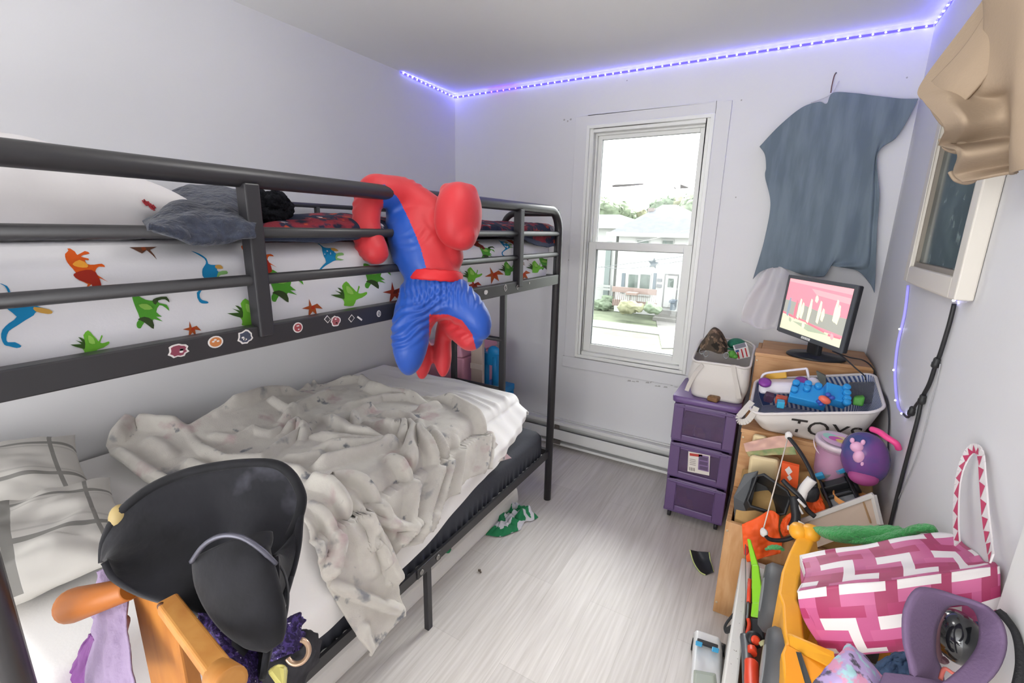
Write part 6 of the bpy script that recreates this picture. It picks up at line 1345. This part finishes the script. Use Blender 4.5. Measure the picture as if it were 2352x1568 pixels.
for px, py in ((1594,1480),(1660,1492)): part(lambda b: b.lathe([(.008,-.008),(.022,-.008),(.022,.008),(.008,.008)], F(px,py,.023), (1,0,0), 16), 'wheel', m_gbk, ft)
# green and white shorts
m_gs = mat('green_jersey', '#1f7a4d', rough=.8); m_wsx = mat('white_jersey', '#c9c9cf', rough=.85)
def crump(poly, name, mats, label, cat, h, amp, sc, seed=0, n=46, mfn=None, z0=.004):
    f = patchfn([[at(a, c, z=z0) for a, c in r] for r in poly]); b = MB()
    def fn(u, v):
        p = f(u, v); e = min(u, 1-u, v, 1-v); k = min(1, e*5)
        hh = h*k*(.75+.5*nz((p.x*9,p.y*9,1),1,seed))+amp*k*(abs(nz((p.x*sc,p.y*sc,2),1,seed))*2)
        q = V((nz((p.x*sc,p.y*sc,5),1,seed), nz((p.x*sc,p.y*sc,8),1,seed), 0))*.012*k
        return p+V((0,0,hh))+q
    b.grid(fn, n, n, mfn=mfn); return b.build(name, mats, solid=.003, label=label, cat=cat)
crump([[(1116,1228),(1150,1232),(1180,1222),(1196,1216)],[(1132,1200),(1160,1204),(1186,1196),(1206,1198)],[(1150,1178),(1172,1178),(1196,1180),(1222,1196)],[(1174,1162),(1188,1160),(1212,1172),(1236,1188)]], 'shorts', [m_gs, m_wsx], 'crumpled green and white shorts on the floor at the foot of the bed', 'shorts', .035, .022, 26, 3, 60, mfn=lambda u, v: 0 if nz((u*4.2, v*3.6, 3)) > -.02 or abs(u-.93) < .05 else 1)
crump([[(1018,1268),(1030,1270),(1036,1262)],[(1020,1262),(1030,1262),(1036,1256)],[(1026,1254),(1032,1252),(1037,1250)]], 'sock', m_gs, 'scrap of green cloth half hidden under the lower bed rail', 'sock', .012, .01, 40, 5, 16, z0=.117)
single(lambda b: [b.obox(at(1101,1309,z=.006), (.012,.006,.008), rotm(20,10,40)), b.obox(at(1104,1313,z=.005), (.008,.005,.006), rotm(0,30,-20))], 'crumb', mat('crumb_brown', '#5d5148', rough=.7), 'tiny brown crumb on the open floor', 'crumb')
# ================================================================ NEAR FOREGROUND
# purple sling, glossy ball, denim, floral cap at the lower right
def D(px, py, d): return at(px, py, d=d*.80)
m_plum = mat('plum_fabric', '#6e5a78', rough=.9, bump=.15, bscale=200)
sl_ = root('sling_bag', D(2200,1560,.95), 'dusty purple fabric sling bag with a wide arched strap at the lower right', 'bag')
def band(b, pa, pb, th=.006, n=46):
    A = curve(pa, n); B = curve(pb, n); 
    b.grid(lambda u, v: A[int(round(u*(n-1)))]*(1-v)+B[int(round(u*(n-1)))]*v, n, 8)
b = MB(); band(b, [D(2100,1600,.92),D(2092,1530,.92),D(2078,1470,.93),D(2080,1400,.94),D(2108,1354,.95),D(2150,1356,.96),D(2200,1372,.96),D(2240,1384,.95),D(2275,1400,.93),D(2300,1430,.90),D(2310,1480,.88),D(2290,1540,.86),D(2240,1590,.85)],
   [D(2170,1600,.98),D(2160,1540,.98),D(2145,1500,.98),D(2148,1440,.99),D(2170,1396,1.00),D(2190,1386,1.00),D(2215,1385,1.00),D(2228,1390,.99),D(2246,1410,.96),D(2254,1450,.93),D(2246,1490,.91),D(2215,1530,.89),D(2160,1575,.88)])
b.build('strap', m_plum, sl_, solid=.007)
b = MB(); f = patchfn([[D(2030,1545,.92),D(2090,1552,.92),D(2130,1560,.92),D(2180,1570,.93)],[D(2020,1580,.90),D(2090,1585,.90),D(2140,1590,.90),D(2200,1600,.90)],[D(2020,1650,.88),D(2090,1650,.88),D(2140,1650,.88),D(2200,1650,.88)]]); b.grid(f, 16, 20); b.build('pouch', m_plum, sl_, solid=.006)
b = MB(); band(b, [D(2290,1400,.96),D(2330,1450,.92),D(2342,1520,.88),D(2330,1590,.85)], [D(2312,1415,.99),D(2345,1465,.95),D(2352,1530,.90),D(2345,1590,.87)]); b.build('dark_lining', mat('black_webbing', '#2d2d2f'), sl_, solid=.01)
hl = root('helmet', D(2200,1480,1.0), 'glossy black round helmet showing through the purple strap', 'helmet')
part(lambda b: b.ball(D(2200,1462,1.04), (.036,.044,.047), rotm(10,-15), n=32), 'shell', mat('gloss_black', '#1c1e22', rough=.12, spec=.6, coat=.4), hl)
part(lambda b: b.tube([D(2166+2*math.cos(a)*8, 1465+52*math.sin(a), 1.01-.01*math.cos(a)) for a in np.linspace(1.2, 5.0, 20)], .006, 6), 'rim', mat('helmet_rim', '#5a3b44', rough=.4), hl)
single(lambda b: b.ball(D(2238,1456,1.10), (.024,.024,.04), rotm(0,-20), n=20), 'denim_cloth', mat('denim', '#3f5675', rough=.9, vary=.3, vscale=50), 'bit of blue denim behind the glossy black helmet', 'cloth')
cloth([[D(2010,1530,1.02),D(2045,1505,1.02),D(2085,1495,1.02)],[D(2020,1545,1.0),D(2055,1525,1.0),D(2090,1515,1.0)],[D(2040,1575,.98),D(2070,1560,.98),D(2100,1550,.98)]], 'jeans', mat('denim', '#3f5675'), 'folded blue denim between the floral cap and the purple sling', 'cloth', amp=.01)
m_flor = mixmat('floral_cloth', '#b9a3cf', [('#d99ab8', 26, .52, .56, 2), ('#5f5a68', 22, .58, .61, 6), ('#a9d0d6', 30, .55, .6, 9), ('#8673b0', 20, .6, .64, 13)], rough=.8)
cloth([[D(1944,1482,.99),D(1952,1480,.99),D(1962,1488,1.0),D(1985,1505,1.0)],[D(1925,1505,.96),D(1955,1500,.95),D(1985,1515,.96),D(2015,1540,.98)],[D(1895,1540,.94),D(1945,1535,.92),D(1995,1545,.93),D(2035,1565,.95)],[D(1860,1580,.92),D(1940,1580,.90),D(2000,1585,.90),D(2045,1590,.93)],[D(1850,1640,.90),D(1940,1640,.88),D(2000,1640,.88),D(2050,1640,.90)]], 'floral_cap', m_flor, 'pastel floral cloth cap in front of the purple sling', 'cap', amp=.006, n=36)
single(lambda b: b.tube(curve([D(2160,1560,.93),D(2170,1535,.94),D(2195,1548,.93),D(2225,1540,.93)], 16), .003, 6), 'cord_loop', mat('coral_cord', '#c96a60', rough=.7), 'thin coral cord inside the purple sling', 'cord')
def D(px, py, d): return at(px, py, d=d)
# ---- beige garment hanging at the top right, close to the camera
m_beige = mat('beige_linen', '#a08d78', rough=.9, bump=.08, bscale=160)
gr = root('hanging_garment', D(2280,200,1.0), 'beige cloth garment hanging at the top right near the camera', 'garment')
gl_ = [(2290,-40,.98),(2222,55,1.02),(2124,192,1.08),(2136,232,1.04),(2176,286,.98),(2158,332,1.07),(2190,352,1.0),(2178,396,1.06),(2204,418,1.03)]
gy = [-40, 50, 182, 225, 268, 315, 340, 380, 398]; gz_ = [-40, 50, 150, 200, 245, 290, 315, 355, 374]
f = patchfn([[D(*l), D(l[0]+46, (l[1]+y)/2+2, l[2]-.05), D(2270+i*8, y, .93+.02*(i % 2)), D(2340, y-6, .87), D(2460, z, .80)] for i, (l, y, z) in enumerate(zip(gl_, gy, gz_))])
def gfn(u, v):
    p = f(u, v); return p+FF*(.012*math.sin(v*15+u*5)*(1-v*.5)+.010*nz((u*3, v*4, 2)))
b = MB(); b.grid(gfn, 90, 60); b.build('body', m_beige, gr, solid=.006)
for pts in ([(2125,205,1.09),(2160,170,1.04),(2215,110,1.0),(2262,40,.98),(2300,-30,.96)], ):
    f2 = patchfn([[D(x, y, d) for x, y, d in pts], [D(x+16, y+40, d-.03) for x, y, d in pts], [D(x+45, y+75, d-.05) for x, y, d in pts]])
    b = MB(); b.grid(f2, 20, 40); b.build('placket', m_beige, gr, solid=.008)
for pts in ([(2128,215,1.09),(2150,262,1.08),(2178,290,1.06),(2200,250,1.0)], [(2162,320,1.07),(2176,342,1.06),(2205,345,1.03),(2215,300,1.0)], [(2184,395,1.06),(2200,415,1.05),(2232,412,1.02),(2245,345,.99)]):
    b = MB(); Q = curve([D(*p) for p in pts], 24); b.tube(Q, [.010]*24, 8, flat=.5); b.build('hem_fold', m_beige, gr)
single(lambda b: b.tube(curve([at(2262,-10,x=XR-.012), at(2235,45,x=XR-.01), at(2228,70,x=XR-.01), at(2228,90,x=XR-.01)], 12), .0016, 6), 'thin_wire', mat('wire_grey', '#a3a3a6'), 'thin wire dangling from the ceiling strip near the beige garment', 'wire')
# ---- pine peg rack with a black velvet hat
m_rack = wood('honey_pine', '#b9772f', '#a56524', (12, 12, 2), True); m_peg = wood('honey_peg', '#bd8540', '#ad6f2c', (6, 6, 6), False)
rk = root('peg_rack', D(380,1560,.80), 'honey pine peg rack post with turned pegs beside the bed', 'coat rack')
dz = V((0,0,-1))
def post(b):
    tl, tr, tb_ = D(284,1336,.80), D(392,1376,.76), D(366,1380,.86)
    c = D(362,1350,.86); rx = (D(395,1380,.77)-D(288,1340,.81)); rx.z = 0; rx.normalize(); ry = V((rx.y,-rx.x,0))
    q = [c-rx*.056-ry*.014, c+rx*.058-ry*.014, c+rx*.056+ry*.014, c-rx*.056+ry*.014]
    b.hexa([p+V((0,0,-c.z)) for p in q]+[p+V((0,0,.02)) for p in q])
part(post, 'post', m_rack, rk, bevel=.004)
def peg(b, p0, p1, r0, r1, cap=True):
    d = (p1-p0); L_ = d.length; b.lathe([(r0*.9,0),(r0,.02*L_),(r1*1.02,.90*L_),(r1,.97*L_),(r1*.8,L_)], p0, d, 20)
part(lambda b: peg(b, D(300,1352,.82), D(160,1392,.86), .019, .030), 'peg', mat('peg_orange', '#a75f1e', rough=.45), rk)
def railp(b):
    a, c = D(385,1385,.79), D(512,1552,.66); d = (c-a).normalized(); s = d.cross(V((0,0,1))).normalized()*.016; u_ = V((0,0,1))*.013
    b.hexa([a-s-u_, c-s-u_, c+s-u_, a+s-u_, a-s+u_, c-s+u_, c+s+u_, a+s+u_])
part(railp, 'side_peg', m_peg, rk, bevel=.005, seg=3)
part(lambda b: peg(b, D(500,1545,.67), D(530,1575,.645), .021, .024), 'peg_knob', m_peg, rk)
part(lambda b: b.ball(D(278,1190,.93), (.020,.020,.03)), 'finial', mat('pale_knob', '#b09a66', rough=.5), rk)
part(lambda b: [b.lathe([(.006,0),(.006,.004),(.003,.006)], D(372,1390,.775), -FF, 12)], 'dark_screw', mat('dark_knot', '#5a341c', rough=.5), rk)
m_vel = mat('black_velvet', '#15151b', rough=.75, sheen=.12, vary=.4, vscale=20, bump=.3, bscale=18, spec=.3)
m_velh = mixmat('black_velvet_worn', '#17171d', [('#4d4d57', 9, .60, .80, 4), ('#0c0c10', 6, .55, .7, 9)], rough=.7, bump=.3, bscale=20, sheen=.15)
ht_ = root('velvet_hat', D(470,1250,.86), 'black velvet wide brimmed pointed hat hanging on the pine peg rack', 'hat')
out = [(240,1290),(244,1240),(275,1180),(340,1125),(410,1092),(480,1074),(560,1064),(630,1066),(668,1090),(690,1130),(692,1160),(680,1200),(655,1245),(632,1278)]
low = [(240,1290),(258,1325),(300,1355),(350,1378),(430,1402),(490,1440),(540,1490),(575,1540),(600,1562),(612,1500),(625,1430),(630,1370),(632,1320),(632,1278)]
Od = [D(x, y, .90+.05*math.sin(i/13*math.pi)) for i, (x, y) in enumerate(out)]; Ld = [D(x, y, .805-.01*math.sin(i/13*math.pi)-(.05 if 6 <= i <= 9 else 0)) for i, (x, y) in enumerate(low)]
n_ = 60; A = curve(Od, n_); B = curve(Ld, n_)
def brim(u, v):
    i = int(round(u*(n_-1))); p = A[i]*(1-v)+B[i]*v
    return p+FF*(-.045*math.sin(math.pi*v)*math.sin(math.pi*u)*0+.055*math.sin(math.pi*v)*math.sin(math.pi*u)+.006*nz((u*5,v*5,2)))
b = MB(); b.grid(brim, n_, 40); b.build('brim', m_velh, ht_, solid=.010)
b = MB(); b.tube(A, .010, 10); b.build('brim_edge', m_vel, ht_)
# crown: a floppy cone dropping toward the lower right
cen = [D(536,1256,.82), D(541,1310,.80), D(575,1380,.775), D(612,1445,.76), D(632,1484,.755)]
cr = [(96,50),(90,52),(74,48),(48,38),(18,16)]
def crown(b):
    K = 30; Cn = curve(cen, K); Rr_ = curve([V((a, c, 0)) for a, c in cr], K); M = 28; rings = []
    for i in range(K):
        d = (Cn[min(K-1, i+1)]-Cn[max(0, i-1)]).normalized(); e1 = d.cross(FF).normalized(); e2 = d.cross(e1); sc_k = .80/FPX
        rings.append([Cn[i]+e1*(math.cos(2*math.pi*j/M)*Rr_[i].x*sc_k*(1+.16*min(1, i/12)*math.sin(3*2*math.pi*j/M+1)+.06*min(1, i/8)*nz((i*.2, j*.5, 3))))+e2*(math.sin(2*math.pi*j/M)*Rr_[i].y*sc_k*(1+.10*min(1, i/12)*math.sin(3*2*math.pi*j/M+1))) for j in range(M)])
    loft(b, rings, 0, True, True)
part(crown, 'crown', m_vel, ht_)
part(lambda b: b.tube(curve([D(440,1290,.785),D(470,1250,.775),D(510,1230,.77),D(555,1234,.77),D(600,1262,.775),D(634,1296,.785)], 30), .0045, 6), 'hat_band', mat('silver_trim', '#5d5d68', rough=.35, metal=.4), ht_)
part(lambda b: b.tube(curve([D(625,1283,.83),D(650,1310,.81),D(661,1350,.79),D(660,1395,.78),D(650,1440,.77),D(632,1478,.76),D(615,1486,.76),D(600,1480,.77)], 40), .0022, 6), 'elastic', mat('elastic_black', '#3b3b3e', rough=.5), ht_)
m_seq = mixmat('purple_sequins', '#2d2348', [('#4b3a78', 120, .52, .56, 2), ('#cfc8dc', 170, .68, .70, 7)], rough=.45, bump=.4, bscale=200)
cloth([[D(455,1405,.80),D(500,1420,.78),D(560,1430,.78),D(590,1440,.79)],[D(470,1450,.77),D(510,1470,.75),D(560,1480,.755),D(595,1490,.77)],[D(500,1520,.73),D(530,1530,.72),D(570,1545,.73),D(600,1560,.75)],[D(520,1600,.70),D(545,1610,.70),D(580,1620,.71),D(600,1630,.73)]], 'sequin_scarf', m_seq, 'dark purple sequinned cloth hanging below the velvet hat', 'scarf', amp=.006, n=36)
cloth([[D(640,1440,.83),D(660,1420,.84),D(685,1408,.85),D(696,1425,.85)],[D(625,1480,.82),D(655,1470,.82),D(685,1460,.83),D(695,1462,.84)],[D(620,1520,.81),D(650,1508,.81),D(675,1498,.82),D(690,1490,.84)]], 'sequin_scarf', m_seq, 'gathered end of purple sequinned cloth right of the hat tip', 'scarf', amp=.01, n=28)
cloth([[D(690,1445,.86),D(720,1450,.86),D(735,1470,.86)],[D(680,1490,.84),D(715,1500,.84),D(735,1510,.85)],[D(610,1530,.81),D(680,1550,.82),D(700,1560,.83)],[D(600,1640,.78),D(650,1640,.79),D(690,1640,.80)]], 'dark_cloth', mat('charcoal_cape', '#2a282c', rough=.85), 'dark cloth hanging behind the purple sequins', 'cloth', amp=.006)
single(lambda b: b.tube([D(684,1496,.80)+RR*(.019*math.cos(a))+UU*(.017*math.sin(a))+FF*(.006*math.sin(a)) for a in np.linspace(-2.6, 1.4, 24)], .0045, 8), 'hook', mat('brass_ring', '#c2a48c', rough=.3, metal=.6), 'pale brass curved hook beside the purple sequins', 'hook')
single(lambda b: b.hexa([D(612,1540,.74),D(640,1522,.74),D(662,1530,.74),D(655,1600,.70)]+[D(612,1540,.77),D(640,1522,.77),D(662,1530,.77),D(655,1600,.73)]), 'yellow_toy', mat('pale_yellow_plastic', '#b9b067', rough=.4), 'pale yellow plastic piece at the bottom below the purple sequins', 'toy', bevel=.006)
m_lav = mat('lavender_towel', '#94839f', rough=.95, bump=.35, bscale=120); m_mag = mat('magenta_satin', '#743b80', rough=.5, vary=.2, vscale=12)
cloth([[D(225,1310,.92),D(245,1312,.90),D(265,1325,.88),D(285,1345,.86)],[D(215,1400,.91),D(238,1400,.88),D(265,1405,.86),D(292,1410,.84)],[D(205,1470,.90),D(235,1475,.87),D(268,1480,.85),D(300,1480,.83)],[D(195,1580,.88),D(235,1585,.85),D(275,1590,.83),D(310,1590,.81)]], 'towel', m_lav, 'pale lavender towel draped over the back of the pine peg rack', 'towel', amp=.016, sc=3.4, n=44, dirv=(.4,-.6,0))
cloth([[D(206,1455,.915),D(214,1460,.91),D(222,1470,.905)],[D(175,1510,.93),D(195,1520,.92),D(215,1530,.91)],[D(140,1570,.95),D(175,1580,.94),D(210,1590,.92)],[D(120,1640,.95),D(160,1640,.94),D(200,1640,.92)]], 'satin_cloth', m_mag, 'magenta satin cloth peeking out below the lavender towel', 'cloth', amp=.006)
# ================================================================ CAMERA, LIGHT, WORLD
cd = bpy.data.cameras.new('camera'); cam = bpy.data.objects.new('camera', cd); COL.objects.link(cam)
cd.sensor_width = 36; cd.lens = 36*FPX/2352; cd.clip_start = .02; cd.clip_end = 200
cam.matrix_world = Matrix(((RR.x, UU.x, -FF.x, CAM.x), (RR.y, UU.y, -FF.y, CAM.y), (RR.z, UU.z, -FF.z, CAM.z), (0,0,0,1)))
SC.camera = cam
w = bpy.data.worlds.new('sky'); SC.world = w; w.use_nodes = True
bg = w.node_tree.nodes['Background']; bg.inputs[0].default_value = (.97, .985, 1., 1); bg.inputs[1].default_value = 3.9
def area(name, loc, rot, size, power, col=(1,1,1), sy=None):
    l = bpy.data.lights.new(name, 'AREA'); l.energy = power; l.color = col; l.size = size
    if sy: l.shape = 'RECTANGLE'; l.size_y = sy
    else: l.shape = 'DISK'
    o = bpy.data.objects.new(name, l); COL.objects.link(o); o.location = loc; o.rotation_euler = rot; return o
pl_ = bpy.data.lights.new('overhead_fill_light', 'POINT'); pl_.energy = 7; pl_.color = (1, .985, .96); pl_.shadow_soft_size = .16  # unseen point light added under the ceiling to even out the room
po = bpy.data.objects.new('overhead_fill_light', pl_); COL.objects.link(po); po.location = (-.55, .95, 2.2)
p2 = bpy.data.lights.new('rear_fill_light', 'POINT'); p2.energy = 85; p2.color = (1, .99, .97); p2.shadow_soft_size = .4  # added fill light behind the camera, lifts the lower bunk and far floor
po2 = bpy.data.objects.new('rear_fill_light', p2); COL.objects.link(po2); po2.location = (-.8, -2.6, .85)
sl2 = bpy.data.lights.new('hazy_sun', 'SUN'); sl2.energy = 20; sl2.angle = math.radians(70); sl2.color = (1, .99, .97)
so = bpy.data.objects.new('hazy_sun', sl2); COL.objects.link(so); so.rotation_euler = V((.03, -.60, -.80)).to_track_quat('-Z', 'Y').to_euler()
SC.view_settings.view_transform = 'Standard'; SC.view_settings.look = 'None'; SC.view_settings.gamma = 1; SC.view_settings.use_curve_mapping = False
SC.view_settings.exposure = .38
SC.cycles.use_denoising = True
SC.cycles.max_bounces = 8; SC.cycles.diffuse_bounces = 5; SC.cycles.adaptive_threshold = .03; SC.cycles.transparent_max_bounces = 10; SC.cycles.glossy_bounces = 3; SC.cycles.caustics_reflective = False; SC.cycles.caustics_refractive = False
SC.cycles.sample_clamp_indirect = 6
